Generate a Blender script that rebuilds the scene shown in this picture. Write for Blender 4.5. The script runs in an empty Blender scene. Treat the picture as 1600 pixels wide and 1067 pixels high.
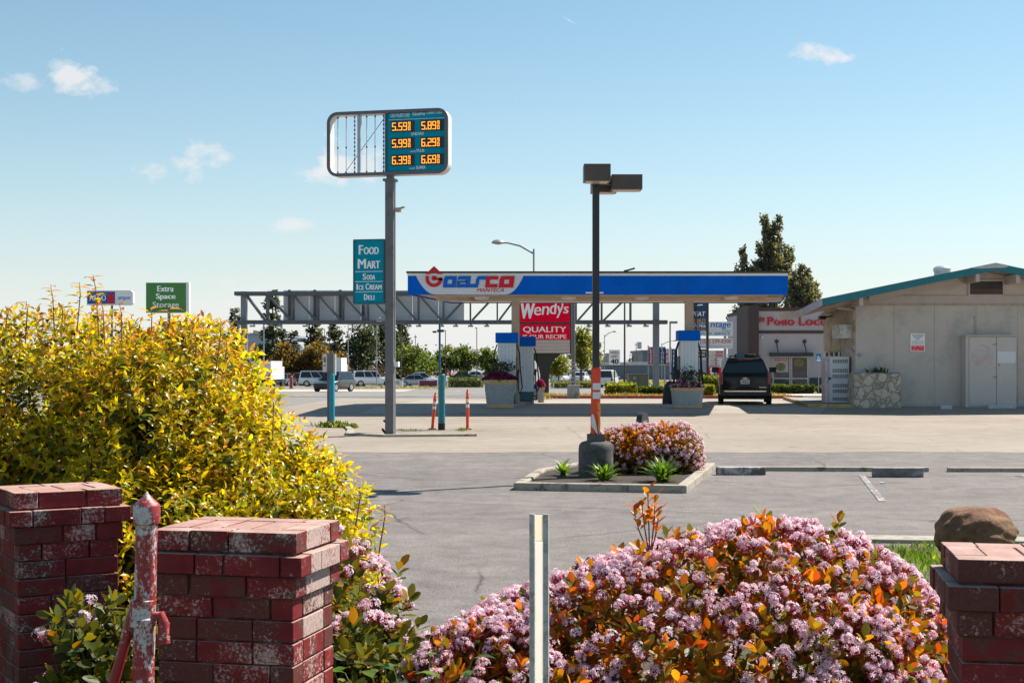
import bpy, bmesh, math, random
import numpy as np
from mathutils import Vector, Matrix
random.seed(7); RNG = np.random.default_rng(7)
C = bpy.context.scene.collection
SC = bpy.context.scene
R = math.radians
# ------------------------------------------------------------------ camera
F, HY, CZ = 2222.0, 565.0, 2.1          # focal length in photo pixels, horizon row, eye height
cam = bpy.data.objects.new('camera', bpy.data.cameras.new('camera')); C.objects.link(cam)
cam.location = (0, 0, CZ); cam.rotation_euler = (R(90), 0, 0)
cam.data.sensor_width = 36.0; cam.data.lens = 36.0 * F / 1600.0
cam.data.shift_y = (HY - 533.5) / 1600.0
cam.data.clip_start = 0.1; cam.data.clip_end = 8000
SC.camera = cam
# ------------------------------------------------------------------ light
SUN_EL, SUN_AZ = 49.0, 57.0              # azimuth clockwise from +Y
sd = Vector((math.sin(R(SUN_AZ)) * math.cos(R(SUN_EL)), math.cos(R(SUN_AZ)) * math.cos(R(SUN_EL)), math.sin(R(SUN_EL))))
sun = bpy.data.objects.new('sun', bpy.data.lights.new('sun', 'SUN')); C.objects.link(sun)
sun.rotation_euler = sd.to_track_quat('Z', 'Y').to_euler()
sun.data.energy = 5.0; sun.data.angle = R(0.5); sun.data.color = (1.0, 0.93, 0.82)
SC.view_settings.view_transform = 'Standard'; SC.view_settings.look = 'None'
SC.view_settings.exposure = 0.86; SC.view_settings.gamma = 1.0
SC.view_settings.use_curve_mapping = False
SC.cycles.max_bounces = 8; SC.cycles.transparent_max_bounces = 6
SC.cycles.use_denoising = True
w = bpy.data.worlds.new('World'); SC.world = w; w.use_nodes = True
def build_world():
    nt = w.node_tree; N = nt.nodes; L = nt.links
    bg = N['Background']; bg.inputs[1].default_value = 0.071
    sky = N.new('ShaderNodeTexSky'); sky.sky_type = 'NISHITA'; sky.sun_disc = False
    sky.sun_elevation = R(SUN_EL); sky.sun_rotation = R(SUN_AZ)
    sky.air_density = 1.0; sky.dust_density = 0.25; sky.ozone_density = 1.6; sky.altitude = 0
    tc = N.new('ShaderNodeTexCoord')
    sep = N.new('ShaderNodeSeparateXYZ'); L.new(tc.outputs['Generated'], sep.inputs[0])
    def M(op, a, b=None, c=None, clamp=False):
        n = N.new('ShaderNodeMath'); n.operation = op; n.use_clamp = clamp
        for i, v in enumerate((a, b, c)):
            if v is None: continue
            if isinstance(v, (int, float)): n.inputs[i].default_value = v
            else: L.new(v, n.inputs[i])
        return n.outputs[0]
    yy = M('MAXIMUM', sep.outputs[1], 0.02)
    u = M('DIVIDE', sep.outputs[0], yy); v = M('DIVIDE', sep.outputs[2], yy)
    cmb = N.new('ShaderNodeCombineXYZ'); L.new(u, cmb.inputs[0]); L.new(M('MULTIPLY', v, 1.5), cmb.inputs[1])
    def noise(scale, detail, rough=0.6):
        n = N.new('ShaderNodeTexNoise'); n.inputs['Scale'].default_value = scale
        n.inputs['Detail'].default_value = detail; n.inputs['Roughness'].default_value = rough
        L.new(cmb.outputs[0], n.inputs['Vector']); return n.outputs[0]
    n1 = noise(26, 8, 0.62); n2 = noise(9, 6, 0.6)
    tot = None
    for (px, py, a, b, s) in [(112, 118, 44, 38, .8), (135, 138, 46, 26, .7), (40, 129, 34, 17, .5), (285, 255, 82, 30, .75), (520, 255, 66, 40, .85), (575, 262, 50, 36, .6),
                              (1283, 85, 52, 19, .8), (465, 350, 40, 13, .6), (360, 441, 42, 13, .35), (215, 432, 40, 20, .2)]:
        du = M('DIVIDE', M('SUBTRACT', u, (px - 800) / F), a / F)
        dv = M('DIVIDE', M('SUBTRACT', v, (HY - py) / F), b / F)
        r = M('SQRT', M('ADD', M('MULTIPLY', du, du), M('MULTIPLY', dv, dv)))
        m = M('ADD', M('SUBTRACT', 1.0, r), M('MULTIPLY', M('SUBTRACT', n1, 0.53), 4.2))
        m = M('MULTIPLY', M('MULTIPLY', m, 1.5, None, True), s)
        tot = m if tot is None else M('MAXIMUM', tot, m)
    # low bank of thin cloud near the horizon
    low = M('SUBTRACT', 1.0, M('DIVIDE', M('SUBTRACT', v, 0.012), 0.055), None, True)
    bank = M('MULTIPLY', M('MULTIPLY', low, M('MULTIPLY', M('SUBTRACT', n2, 0.36), 3.4, None, True)), 0.8)
    tot = M('MAXIMUM', tot, bank)
    # contrail
    lu = M('DIVIDE', M('SUBTRACT', u, (889 - 800) / F), 13 / F)
    ln = M('ADD', M('SUBTRACT', v, (HY - 32) / F), M('MULTIPLY', M('SUBTRACT', u, (889 - 800) / F), 0.55))
    tr = M('MULTIPLY', M('SUBTRACT', 1.0, M('ABSOLUTE', lu), None, True), M('SUBTRACT', 1.0, M('DIVIDE', M('ABSOLUTE', ln), 1.6 / F), None, True))
    tot = M('MAXIMUM', tot, M('MULTIPLY', tr, 0.6))
    front = M('GREATER_THAN', sep.outputs[1], 0.03)
    tot = M('MULTIPLY', tot, front)
    hsv = N.new('ShaderNodeHueSaturation'); hsv.inputs['Hue'].default_value = 0.48; hsv.inputs['Saturation'].default_value = 1.06
    hsv.inputs['Value'].default_value = 1.0
    L.new(sky.outputs[0], hsv.inputs['Color'])
    # pale milky air low over the horizon, all round
    el = M('MAXIMUM', sep.outputs[2], 0.0)
    hz_f = M('MULTIPLY', M('POWER', 2.718, M('MULTIPLY', el, -12.0)), 0.88)
    hm = N.new('ShaderNodeMix'); hm.data_type = 'RGBA'; L.new(hz_f, hm.inputs[0]); L.new(hsv.outputs[0], hm.inputs[6]); hm.inputs[7].default_value = (6.2, 6.65, 6.95, 1)
    mix = N.new('ShaderNodeMix'); mix.data_type = 'RGBA'
    L.new(tot, mix.inputs[0]); L.new(hm.outputs[2], mix.inputs[6]); mix.inputs[7].default_value = (7.0, 6.9, 6.9, 1)
    L.new(mix.outputs[2], bg.inputs[0])
build_world()
# ------------------------------------------------------------------ placing
PROF = [(-20, 0), (27, 0), (40, .19), (47.5, .23), (51, .45), (63, .45), (72, .28), (85, .12), (117, -.37), (165, -.75), (250, -.9), (6000, -.9)]
def GZ(D):
    for (a, za), (b, zb) in zip(PROF, PROF[1:]):
        if D <= b: return za + (zb - za) * (D - a) / (b - a)
    return PROF[-1][1]
def GD(v):                                # depth at which the ground shows on photo row v
    lo, hi = 8.0, 3000.0
    for _ in range(60):
        m = (lo + hi) / 2
        if HY + (CZ - GZ(m)) * F / m > v: lo = m
        else: hi = m
    return lo
def S(D): return F / D
def X(u, D): return (u - 800) / F * D
def Z(v, D): return CZ + (HY - v) / F * D
def P(u, v, D): return Vector((X(u, D), D, Z(v, D)))
def G(u, v):
    D = GD(v); return Vector((X(u, D), D, GZ(D)))
# ------------------------------------------------------------------ materials
MATS = {}
def new_mat(name):
    m = bpy.data.materials.new(name); m.use_nodes = True; MATS[name] = m
    return m, m.node_tree.nodes, m.node_tree.links, m.node_tree.nodes['Principled BSDF']
def nz(N, L, co, scale, detail=4, rough=.6):
    n = N.new('ShaderNodeTexNoise'); n.inputs['Scale'].default_value = scale
    n.inputs['Detail'].default_value = detail; n.inputs['Roughness'].default_value = rough
    L.new(co, n.inputs['Vector']); return n
def ramp(N, L, src, stops):
    r = N.new('ShaderNodeValToRGB'); e = r.color_ramp.elements
    while len(e) < len(stops): e.new(0.5)
    for k, (p, c) in enumerate(stops):
        e[k].position = p; e[k].color = (*c, 1) if len(c) == 3 else c
    L.new(src, r.inputs[0]); return r.outputs[0]
def mixc(N, L, f, a, b, mode='MIX'):
    m = N.new('ShaderNodeMix'); m.data_type = 'RGBA'; m.blend_type = mode
    for i, v in ((0, f), (6, a), (7, b)):
        if isinstance(v, (int, float)): m.inputs[i].default_value = v
        elif isinstance(v, tuple): m.inputs[i].default_value = (*v, 1)
        else: L.new(v, m.inputs[i])
    return m.outputs[2]
def pbr(name, col, rough=.6, metal=0.0, var=.2, scale=3.0, bump=0.0, bscale=40.0, dirt=None, dirt_amt=.0, dirt_scale=2.0, coat=0.0, emis=None, spec=.5):
    if name in MATS: return MATS[name]
    m, N, L, b = new_mat(name)
    tc = N.new('ShaderNodeTexCoord'); co = tc.outputs['Object']
    n = nz(N, L, co, scale, 6, .65)
    c0 = tuple(max(0, c * (1 - var)) for c in col); c1 = tuple(min(1, c * (1 + var)) for c in col)
    cc = ramp(N, L, n.outputs[0], [(.3, c0), (.7, c1)])
    if dirt:
        d = nz(N, L, co, dirt_scale, 8, .7)
        lo = .62 - dirt_amt * .3
        f = ramp(N, L, d.outputs[0], [(lo, (0, 0, 0)), (lo + .12, (1, 1, 1))])
        cc = mixc(N, L, f, cc, dirt)
    L.new(cc, b.inputs['Base Color'])
    b.inputs['Roughness'].default_value = rough; b.inputs['Metallic'].default_value = metal
    b.inputs['Specular IOR Level'].default_value = spec
    if coat: b.inputs['Coat Weight'].default_value = coat; b.inputs['Coat Roughness'].default_value = .05
    if bump:
        bn = nz(N, L, co, bscale, 4, .7); bp = N.new('ShaderNodeBump'); bp.inputs['Strength'].default_value = bump
        bp.inputs['Distance'].default_value = .02
        L.new(bn.outputs[0], bp.inputs['Height']); L.new(bp.outputs[0], b.inputs['Normal'])
    if emis:
        b.inputs['Emission Color'].default_value = (*emis[0], 1); b.inputs['Emission Strength'].default_value = emis[1]
    return m
def leafmat(name, trans=.45, tcol=(1.25, 1.2, .5), rough=.35, spec=.5):
    m, N, L, b = new_mat(name)
    at = N.new('ShaderNodeAttribute'); at.attribute_name = 'tint'
    L.new(at.outputs['Color'], b.inputs['Base Color']); b.inputs['Roughness'].default_value = rough
    b.inputs['Specular IOR Level'].default_value = spec
    tr = N.new('ShaderNodeBsdfTranslucent')
    L.new(mixc(N, L, 1.0, at.outputs['Color'], tcol, 'MULTIPLY'), tr.inputs[0])
    ms = N.new('ShaderNodeMixShader'); ms.inputs[0].default_value = trans
    L.new(b.outputs[0], ms.inputs[1]); L.new(tr.outputs[0], ms.inputs[2])
    L.new(ms.outputs[0], N['Material Output'].inputs[0])
    return m
def asphalt(name, base, patch, grain=.35, cracks=0.0, stain=None):
    m, N, L, b = new_mat(name)
    geo = N.new('ShaderNodeNewGeometry'); co = geo.outputs['Position']
    big = nz(N, L, co, .22, 6, .6); mid = nz(N, L, co, 2.2, 6, .7); fine = nz(N, L, co, 55, 3, .8)
    c = ramp(N, L, big.outputs[0], [(.35, base), (.65, patch)])
    g = ramp(N, L, mid.outputs[0], [(.3, (1 - grain * .5,) * 3), (.7, (1 + grain * .3,) * 3)])
    c = mixc(N, L, 1.0, c, g, 'MULTIPLY')
    g2 = ramp(N, L, fine.outputs[0], [(.32, (1 - grain,) * 3), (.68, (1 + grain * .9,) * 3)])
    c = mixc(N, L, 1.0, c, g2, 'MULTIPLY')
    mp = N.new('ShaderNodeMapping'); mp.inputs['Scale'].default_value = (.25, 2.2, 1); L.new(co, mp.inputs[0])
    st = nz(N, L, mp.outputs[0], 1.0, 4, .6)
    c = mixc(N, L, 1.0, c, ramp(N, L, st.outputs[0], [(.35, (.95, .95, .95)), (.65, (1.03, 1.03, 1.03))]), 'MULTIPLY')
    if stain:
        sn = nz(N, L, co, .8, 5, .55)
        c = mixc(N, L, ramp(N, L, sn.outputs[0], [(.62, (0, 0, 0)), (.78, (.55, .55, .55))]), c, stain)
    if cracks:
        wn = nz(N, L, co, 1.3, 5, .6)
        wv = mixc(N, L, .22, co, wn.outputs['Color'], 'ADD')
        vo = N.new('ShaderNodeTexVoronoi'); vo.feature = 'DISTANCE_TO_EDGE'; vo.inputs['Scale'].default_value = .19
        L.new(wv, vo.inputs['Vector'])
        f = ramp(N, L, vo.outputs['Distance'], [(0, (cracks,) * 3), (.0055, (0, 0, 0))])
        ms = nz(N, L, co, .35, 2, .5)
        f = mixc(N, L, 1.0, f, ramp(N, L, ms.outputs[0], [(.42, (0, 0, 0)), (.52, (1, 1, 1))]), 'MULTIPLY')
        c = mixc(N, L, f, c, (.03, .03, .03))
    on = nz(N, L, co, 1.6, 3, .45)            # oil drips and rubber marks
    c = mixc(N, L, ramp(N, L, on.outputs[0], [(.67, (0, 0, 0)), (.75, (.5, .5, .5))]), c, tuple(k * .45 for k in base))
    L.new(c, b.inputs['Base Color']); b.inputs['Roughness'].default_value = .85; b.inputs['Specular IOR Level'].default_value = .3
    bp = N.new('ShaderNodeBump'); bp.inputs['Strength'].default_value = .35; bp.inputs['Distance'].default_value = .01
    L.new(fine.outputs[0], bp.inputs['Height']); L.new(bp.outputs[0], b.inputs['Normal'])
    return m
# ------------------------------------------------------------------ mesh building
class MB:
    def __init__(s): s.v = []; s.f = []; s.m = []; s.k = 0
    def mat(s, k): s.k = k; return s
    def add(s, vs, fs):
        o = len(s.v); s.v += [tuple(v) for v in vs]
        for f in fs: s.f.append(tuple(i + o for i in f)); s.m.append(s.k)
        return s
    def box(s, x0, y0, z0, x1, y1, z1, rz=0, piv=None):
        vs = [(x, y, z) for z in (z0, z1) for (x, y) in ((x0, y0), (x1, y0), (x1, y1), (x0, y1))]
        if rz:
            p = piv or ((x0 + x1) / 2, (y0 + y1) / 2); c, n = math.cos(rz), math.sin(rz)
            vs = [(p[0] + (x - p[0]) * c - (y - p[1]) * n, p[1] + (x - p[0]) * n + (y - p[1]) * c, z) for x, y, z in vs]
        return s.add(vs, [(3, 2, 1, 0), (4, 5, 6, 7), (0, 1, 5, 4), (1, 2, 6, 5), (2, 3, 7, 6), (3, 0, 4, 7)])
    def cbox(s, c, d, rz=0):
        return s.box(c[0] - d[0] / 2, c[1] - d[1] / 2, c[2] - d[2] / 2, c[0] + d[0] / 2, c[1] + d[1] / 2, c[2] + d[2] / 2, rz)
    def quad(s, a, b, c, d): return s.add([a, b, c, d], [(0, 1, 2, 3)])
    def bar(s, a, b, wd, ht=None, up=(0, 0, 1)):            # square bar from a to b
        a, b = Vector(a), Vector(b); ht = ht or wd; t = (b - a).normalized(); u = Vector(up)
        if abs(t.dot(u)) > .95: u = Vector((0, 1, 0))
        x = t.cross(u).normalized() * wd / 2; y = x.cross(t).normalized() * ht / 2
        vs = [p + i * x + j * y for p in (a, b) for (i, j) in ((-1, -1), (1, -1), (1, 1), (-1, 1))]
        return s.add(vs, [(3, 2, 1, 0), (4, 5, 6, 7), (0, 1, 5, 4), (1, 2, 6, 5), (2, 3, 7, 6), (3, 0, 4, 7)])
    def tube(s, pts, rs, n=10, cap=True):
        pts = [Vector(p) for p in pts]
        if isinstance(rs, (int, float)): rs = [rs] * len(pts)
        o = []; prev = None
        for i, p in enumerate(pts):
            t = (pts[min(i + 1, len(pts) - 1)] - pts[max(i - 1, 0)]).normalized()
            if prev is None:
                a = t.cross(Vector((0, 0, 1)) if abs(t.z) < .9 else Vector((1, 0, 0))).normalized()
            else: a = (prev - t * prev.dot(t)).normalized()
            prev = a; b = t.cross(a)
            o += [p + rs[i] * (math.cos(2 * math.pi * k / n) * a + math.sin(2 * math.pi * k / n) * b) for k in range(n)]
        fs = [(i * n + k, i * n + (k + 1) % n, (i + 1) * n + (k + 1) % n, (i + 1) * n + k) for i in range(len(pts) - 1) for k in range(n)]
        if cap: fs += [tuple(reversed(range(n))), tuple(range((len(pts) - 1) * n, len(pts) * n))]
        return s.add(o, fs)
    def lathe(s, prof, c=(0, 0, 0), n=20, sq=1.0):            # prof: (radius, z) bottom to top
        o = [(c[0] + r * math.cos(2 * math.pi * k / n), c[1] + r * sq * math.sin(2 * math.pi * k / n), c[2] + z) for r, z in prof for k in range(n)]
        fs = [(i * n + k, i * n + (k + 1) % n, (i + 1) * n + (k + 1) % n, (i + 1) * n + k) for i in range(len(prof) - 1) for k in range(n)]
        fs += [tuple(reversed(range(n))), tuple(range((len(prof) - 1) * n, len(prof) * n))]
        return s.add(o, fs)
    def prism(s, pts, y0, y1):                                # pts: (x, z) outline, anticlockwise seen from -Y
        n = len(pts)
        vs = [(x, y0, z) for x, z in pts] + [(x, y1, z) for x, z in pts]
        fs = [tuple(range(n)), tuple(reversed(range(n, 2 * n)))] + [(i, i + n, (i + 1) % n + n, (i + 1) % n) for i in range(n)]
        return s.add(vs, fs)
    def plan(s, pts, z0, z1):                                 # pts: (x, y) outline, anticlockwise from above
        n = len(pts)
        vs = [(x, y, z0) for x, y in pts] + [(x, y, z1) for x, y in pts]
        fs = [tuple(reversed(range(n))), tuple(range(n, 2 * n))] + [(i, (i + 1) % n, (i + 1) % n + n, i + n) for i in range(n)]
        return s.add(vs, fs)
    def xf(s, M, start=0):
        for i in range(start, len(s.v)): s.v[i] = tuple(M @ Vector(s.v[i]))
        return s
    def build(s, name, mats, parent=None, smooth=False, world=False, bevel=0, sub=0):
        if not isinstance(mats, (list, tuple)): mats = [mats]
        if world and parent:
            r = parent
            while r.parent: r = r.parent
            s.xf(r.matrix_basis.inverted())
        me = bpy.data.meshes.new(name); me.from_pydata(s.v, [], s.f)
        for m in mats: me.materials.append(m)
        me.polygons.foreach_set('material_index', s.m)
        if smooth:
            me.polygons.foreach_set('use_smooth', [True] * len(s.f))
            if smooth != 'all':
                try: me.set_sharp_from_angle(angle=R(38))
                except Exception: pass
        me.update()
        o = bpy.data.objects.new(name, me); C.objects.link(o)
        if parent: o.parent = parent
        if bevel:
            b = o.modifiers.new('bevel', 'BEVEL'); b.width = bevel; b.segments = 2; b.limit_method = 'ANGLE'; b.harden_normals = False
        if sub:
            d = o.modifiers.new('sub', 'SUBSURF'); d.levels = sub; d.render_levels = sub
        return o
def tag(o, label=None, cat=None, group=None, kind=None):
    if label: o['label'] = label
    if cat: o['category'] = cat
    if group: o['group'] = group
    if kind: o['kind'] = kind
    return o
def thing(name, label, cat, loc=(0, 0, 0), rz=0, group=None):
    o = bpy.data.objects.new(name, None); C.objects.link(o)
    o.location = loc; o.rotation_euler = (0, 0, rz); o.empty_display_size = .2
    o.matrix_basis = Matrix.Translation(Vector(loc)) @ Matrix.Rotation(rz, 4, 'Z')
    return tag(o, label, cat, group)
def dup(root, loc, rz=None, label=None):
    r = root.copy(); C.objects.link(r); r.location = loc
    if rz is not None: r.rotation_euler = (0, 0, rz)
    if label: r['label'] = label
    for ch in list(root.children):
        c = ch.copy(); C.objects.link(c); c.parent = r
        for g in list(ch.children):
            d = g.copy(); C.objects.link(d); d.parent = c
    return r
_TC = {}
def text_geo(s, bold=0.0, shear=0.0, space=1.0):
    key = (s, bold, shear, space)
    if key in _TC: return _TC[key]
    cu = bpy.data.curves.new('t', 'FONT'); cu.body = s; cu.shear = shear; cu.space_character = space
    cu.fill_mode = 'FRONT'; cu.resolution_u = 3
    o = bpy.data.objects.new('t', cu); C.objects.link(o)
    dg = bpy.context.evaluated_depsgraph_get(); dg.update()
    me = bpy.data.meshes.new_from_object(o.evaluated_get(dg))
    vs = np.array([v.co[:2] for v in me.vertices]); fs = [tuple(p.vertices) for p in me.polygons]
    bpy.data.objects.remove(o); bpy.data.curves.remove(cu); bpy.data.meshes.remove(me)
    _TC[key] = (vs, fs); return _TC[key]
def text(mb, s, x0, x1, z0, z1, y, bold=0.0, shear=0.0, space=1.0):  # letters facing -Y fitted into a rectangle
    vs, fs = text_geo(s, 0.0, shear, space)
    mn, mx = vs.min(0), vs.max(0)
    q = (vs - mn) / (mx - mn); bd = bold * 1.6 * (z1 - z0); st = (-1, -.33, .33, 1) if bold > 0 else (0,)
    for i, k in enumerate(st):                # heavier letters: the same letter laid again slightly to the side
        mb.add([(x0 + bd + a * (x1 - x0 - 2 * bd) + k * bd, y - .0006 * i, z0 + b * (z1 - z0)) for a, b in q], fs)
    return mb
# ------------------------------------------------------------------ foliage
LEAF = (np.array([(0, 0, 0), (0, .36, -.02), (0, .7, -.07), (0, 1, -.24), (-.19, .28, .06), (-.16, .62, .0), (.19, .28, .06), (.16, .62, .0)]),
        [(0, 1, 4), (4, 1, 2, 5), (5, 2, 3), (0, 6, 1), (6, 7, 2, 1), (7, 3, 2)])
OVAL = (np.array([(0, 0, 0), (0, .5, -.03), (0, 1, -.06), (-.2, .3, .03), (-.27, .62, .03), (-.13, .92, -.02), (.2, .3, .03), (.27, .62, .03), (.13, .92, -.02)]),
        [(0, 1, 4, 3), (4, 1, 2, 5), (0, 6, 7, 1), (7, 8, 2, 1)])
CARD = (np.array([(0, 0, 0), (-.4, .45, .08), (0, 1, 0), (.4, .55, -.08)]), [(0, 3, 2, 1)])
NEEDLE = (np.array([(0, 0, 0), (-.22, .5, .05), (0, 1, -.1), (.22, .5, -.02)]), [(0, 3, 2, 1)])
STRAP = (np.array([(-.03, 0, 0), (.03, 0, 0), (-.04, .35, .02), (.04, .35, .02), (-.035, .7, -.06), (.035, .7, -.06), (0, 1, -.22)]),
         [(0, 1, 3, 2), (2, 3, 5, 4), (4, 5, 6)])
def _flower():
    v = []; f = []
    for k in range(5):
        a = 2 * math.pi * k / 5; o = len(v)
        def pt(r, da, z): return (r * math.cos(a + da), r * math.sin(a + da), z)
        v += [(0, 0, 0), pt(.62, -.42, .16), pt(1, -.16, .2), pt(1, .16, .2), pt(.62, .42, .16)]
        f.append((o, o + 1, o + 2, o + 3, o + 4))
    return np.array(v), f
FLOWER = _flower()
def unit(a): return a / np.maximum(np.linalg.norm(a, axis=1, keepdims=True), 1e-9)
def leaf_mesh(name, pos, axis, up, size, col, tmpl, mat, parent=None, wid=1.0, smooth=False):
    T, fs = tmpl; n = len(pos); k = len(T)
    axis = unit(axis); side = unit(np.cross(axis, up)); nrm = np.cross(side, axis)
    size = np.broadcast_to(np.asarray(size, float), (n,))[:, None, None]
    wid = np.broadcast_to(np.asarray(wid, float), (n,))[:, None, None]
    V = pos[:, None, :] + size * (T[None, :, 0:1] * wid * side[:, None, :] + T[None, :, 1:2] * axis[:, None, :] + T[None, :, 2:3] * nrm[:, None, :])
    if parent is not None:
        r = parent
        while r.parent: r = r.parent
        mi = np.array(r.matrix_basis.inverted()); V = V @ mi[:3, :3].T + mi[:3, 3]
    lt = np.array([len(f) for f in fs]); li = np.concatenate([np.array(f) for f in fs])
    me = bpy.data.meshes.new(name); me.vertices.add(n * k); me.vertices.foreach_set('co', V.reshape(-1).astype(np.float32))
    loops = (li[None, :] + (np.arange(n) * k)[:, None]).reshape(-1)
    tot = np.tile(lt, n); start = np.concatenate([[0], np.cumsum(tot)[:-1]])
    me.loops.add(len(loops)); me.loops.foreach_set('vertex_index', loops.astype(np.int32))
    me.polygons.add(len(tot)); me.polygons.foreach_set('loop_start', start.astype(np.int32))
    try: me.polygons.foreach_set('loop_total', tot.astype(np.int32))
    except Exception: pass
    if smooth: me.polygons.foreach_set('use_smooth', np.ones(len(tot), bool))
    at = me.attributes.new('tint', 'FLOAT_COLOR', 'POINT')
    cc = np.ones((n, k, 4), np.float32); cc[:, :, :3] = col[:, None, :]
    at.data.foreach_set('color', cc.reshape(-1))
    me.materials.append(mat); me.update(calc_edges=True); me.validate()
    o = bpy.data.objects.new(name, me); C.objects.link(o)
    if parent is not None: o.parent = parent
    return o
def rdir(n):
    return unit(RNG.normal(size=(n, 3)))
def pick(cols, n, wts=None, jit=.15):
    cols = np.array(cols, float); i = RNG.choice(len(cols), n, p=None if wts is None else np.array(wts) / sum(wts))
    return cols[i] * (1 + jit * RNG.normal(size=(n, 1))).clip(.4, 1.8)
def lump(p, s, seed=0):                     # cheap smooth noise for clumps, -1..1
    r = np.random.default_rng(seed); o = np.zeros(len(p))
    for k in range(5):
        d = r.normal(size=3); d /= np.linalg.norm(d)
        o += np.sin(p @ d * s * (1 + .35 * k) + r.uniform(0, 6.28)) / (1 + .3 * k)
    return o / 2.4
def shell(blobs, n, depth=.3, power=1.0, seed=1, rough=.08, rs=4.0):
    """points with outward normals in the outer shell of a union of ellipsoids"""
    ws = np.array([b[3] * b[4] + b[4] * b[5] + b[3] * b[5] for b in blobs]); ws = ws / ws.sum()
    P_, N_ = [], []
    idx = RNG.choice(len(blobs), n * 3, p=ws)
    b = np.array(blobs)[idx]; d = rdir(n * 3)
    q = b[:, :3] + d * b[:, 3:6]
    nr = unit(d / b[:, 3:6])
    q = q + nr * (rough * lump(q, rs, seed))[:, None] - nr * (depth * RNG.random(n * 3) ** power)[:, None]
    keep = np.ones(len(q), bool)
    for k, e in enumerate(blobs):
        ins = ((((q - np.array(e[:3])) / (np.array(e[3:6]) - depth * .9).clip(.02)) ** 2).sum(1) < 1) & (idx != k)
        keep &= ~ins
    q, nr = q[keep][:n], nr[keep][:n]
    return q, nr
# ================================================================== GROUND
KN = sorted(set([p[0] for p in PROF] + [16, 20, 24, 30, 34, 38, 42, 46, 54, 58, 67, 76, 95, 105, 130, 150, 200, 225]))
def sheet(name, st, dz, m, label=None, kind='structure'):
    """flat sheet that follows the ground; st: (y, x0, x1) rows from near to far"""
    ys = sorted(set([s[0] for s in st] + [k for k in KN if st[0][0] < k < st[-1][0]]))
    mb = MB(); vs = []
    for y in ys:
        for (a, b) in zip(st, st[1:]):
            if a[0] <= y <= b[0]:
                t = (y - a[0]) / (b[0] - a[0]); x0 = a[1] + t * (b[1] - a[1]); x1 = a[2] + t * (b[2] - a[2]); break
        vs += [(x0, y, GZ(y) + dz), (x1, y, GZ(y) + dz)]
    mb.add(vs, [(2 * i, 2 * i + 1, 2 * i + 3, 2 * i + 2) for i in range(len(ys) - 1)])
    return tag(mb.build(name, m), kind=kind, label=label)
m_road = asphalt('road_asphalt', (.19, .182, .175), (.23, .22, .21), .12)
m_lot = asphalt('lot_asphalt', (.155, .138, .132), (.205, .178, .168), .62, cracks=.8)
m_apron = asphalt('apron_asphalt', (.265, .222, .182), (.32, .27, .222), .24, cracks=.35, stain=(.16, .135, .115))
m_slab = asphalt('concrete_slab', (.31, .275, .24), (.37, .335, .295), .10, stain=(.2, .19, .18))
m_walk = asphalt('pale_concrete', (.42, .37, .31), (.5, .44, .37), .12)
m_dirt = pbr('dry_dirt', (.30, .22, .12), .95, var=.35, scale=.8, bump=.4, bscale=12)
m_kerb = pbr('kerb_concrete', (.36, .32, .26), .9, var=.25, scale=3, bump=.3, bscale=60, dirt=(.12, .10, .085), dirt_amt=.35, dirt_scale=3)
m_redk = pbr('red_kerb_paint', (.36, .045, .03), .7, var=.25, dirt=(.3, .25, .2), dirt_amt=.3)
m_white = pbr('worn_white_line', (.46, .44, .41), .8, var=.12, scale=8, dirt=(.15, .14, .135), dirt_amt=.75, dirt_scale=6)
m_yline = pbr('worn_orange_line', (.62, .36, .12), .8, var=.15, scale=6)
sheet('ground', [(-20, -900, 900), (6000, -4000, 4000)], 0, m_road)
sheet('pavement', [(-6, -60, 70), (32.4, -60, 70)], .004, m_lot)
sheet('pavement', [(32.1, -60, 70), (38, -60, 70), (39, -9.5, 60), (48, -8.5, 60), (64.5, -7.5, 60)], .008, m_apron)
ev = []; NE = 420
for i in range(NE + 1):
    x = -60 + 130 * i / NE; y = 31.75 + .07 * math.sin(x * .9) + .05 * math.sin(x * 3.1 + 1) + random.uniform(-.05, .05); ev += [(x, y, GZ(y) + .0082), (x, 32.12, GZ(32.12) + .0082)]
tag(MB().add(ev, [(2 * i, 2 * i + 2, 2 * i + 3, 2 * i + 1) for i in range(NE)]).build('pavement', m_apron), kind='structure')
sheet('pavement', [(48.8, -5.2, 10.6), (60.5, -3.8, 14.0)], .012, m_slab)
sheet('pavement', [(118, -60, -9), (133, -70, -9)], .004, m_walk)
sheet('road', [(133, -90, 90), (330, -200, 200)], .006, m_road)
sheet('ground', [(64.7, .9, 13.2), (72.5, 1.5, 14.0)], .05, m_dirt)
# road markings
def stripe(a, b, wd, m, name='road_marking', dz=.013):
    a, b = Vector(a), Vector(b); n = max(1, int((b - a).length / 2)); d = (b - a).normalized(); s = Vector((-d.y, d.x)) * wd / 2
    vs = []
    for i in range(n + 1):
        p = a + (b - a) * i / n
        vs += [(p.x - s.x, p.y - s.y, GZ(p.y) + dz), (p.x + s.x, p.y + s.y, GZ(p.y) + dz)]
    o = MB().add(vs, [(2 * i, 2 * i + 2, 2 * i + 3, 2 * i + 1) for i in range(n)]).build(name, m)
    return tag(o, kind='structure')
stripe((6.44, 26.2), (5.55, 21.3), .11, m_white, 'road_marking')
stripe((9.42, 26.2), (8.5, 21.3), .11, m_white, 'road_marking')
for (u0, v0, u1, v1, mt) in [(486, 633, 525, 631, m_white), (560, 622, 650, 619, m_white), (440, 621, 490, 617, m_yline), (640, 615, 720, 611, m_yline), (700, 618, 760, 616, m_white), (905, 612, 960, 611, m_white)]:
    a, b = G(u0, v0), G(u1, v1); stripe(a.xy, b.xy, .25, mt)
stripe(G(560, 610).xy, G(750, 608).xy, .5, m_walk, 'kerb')
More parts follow.
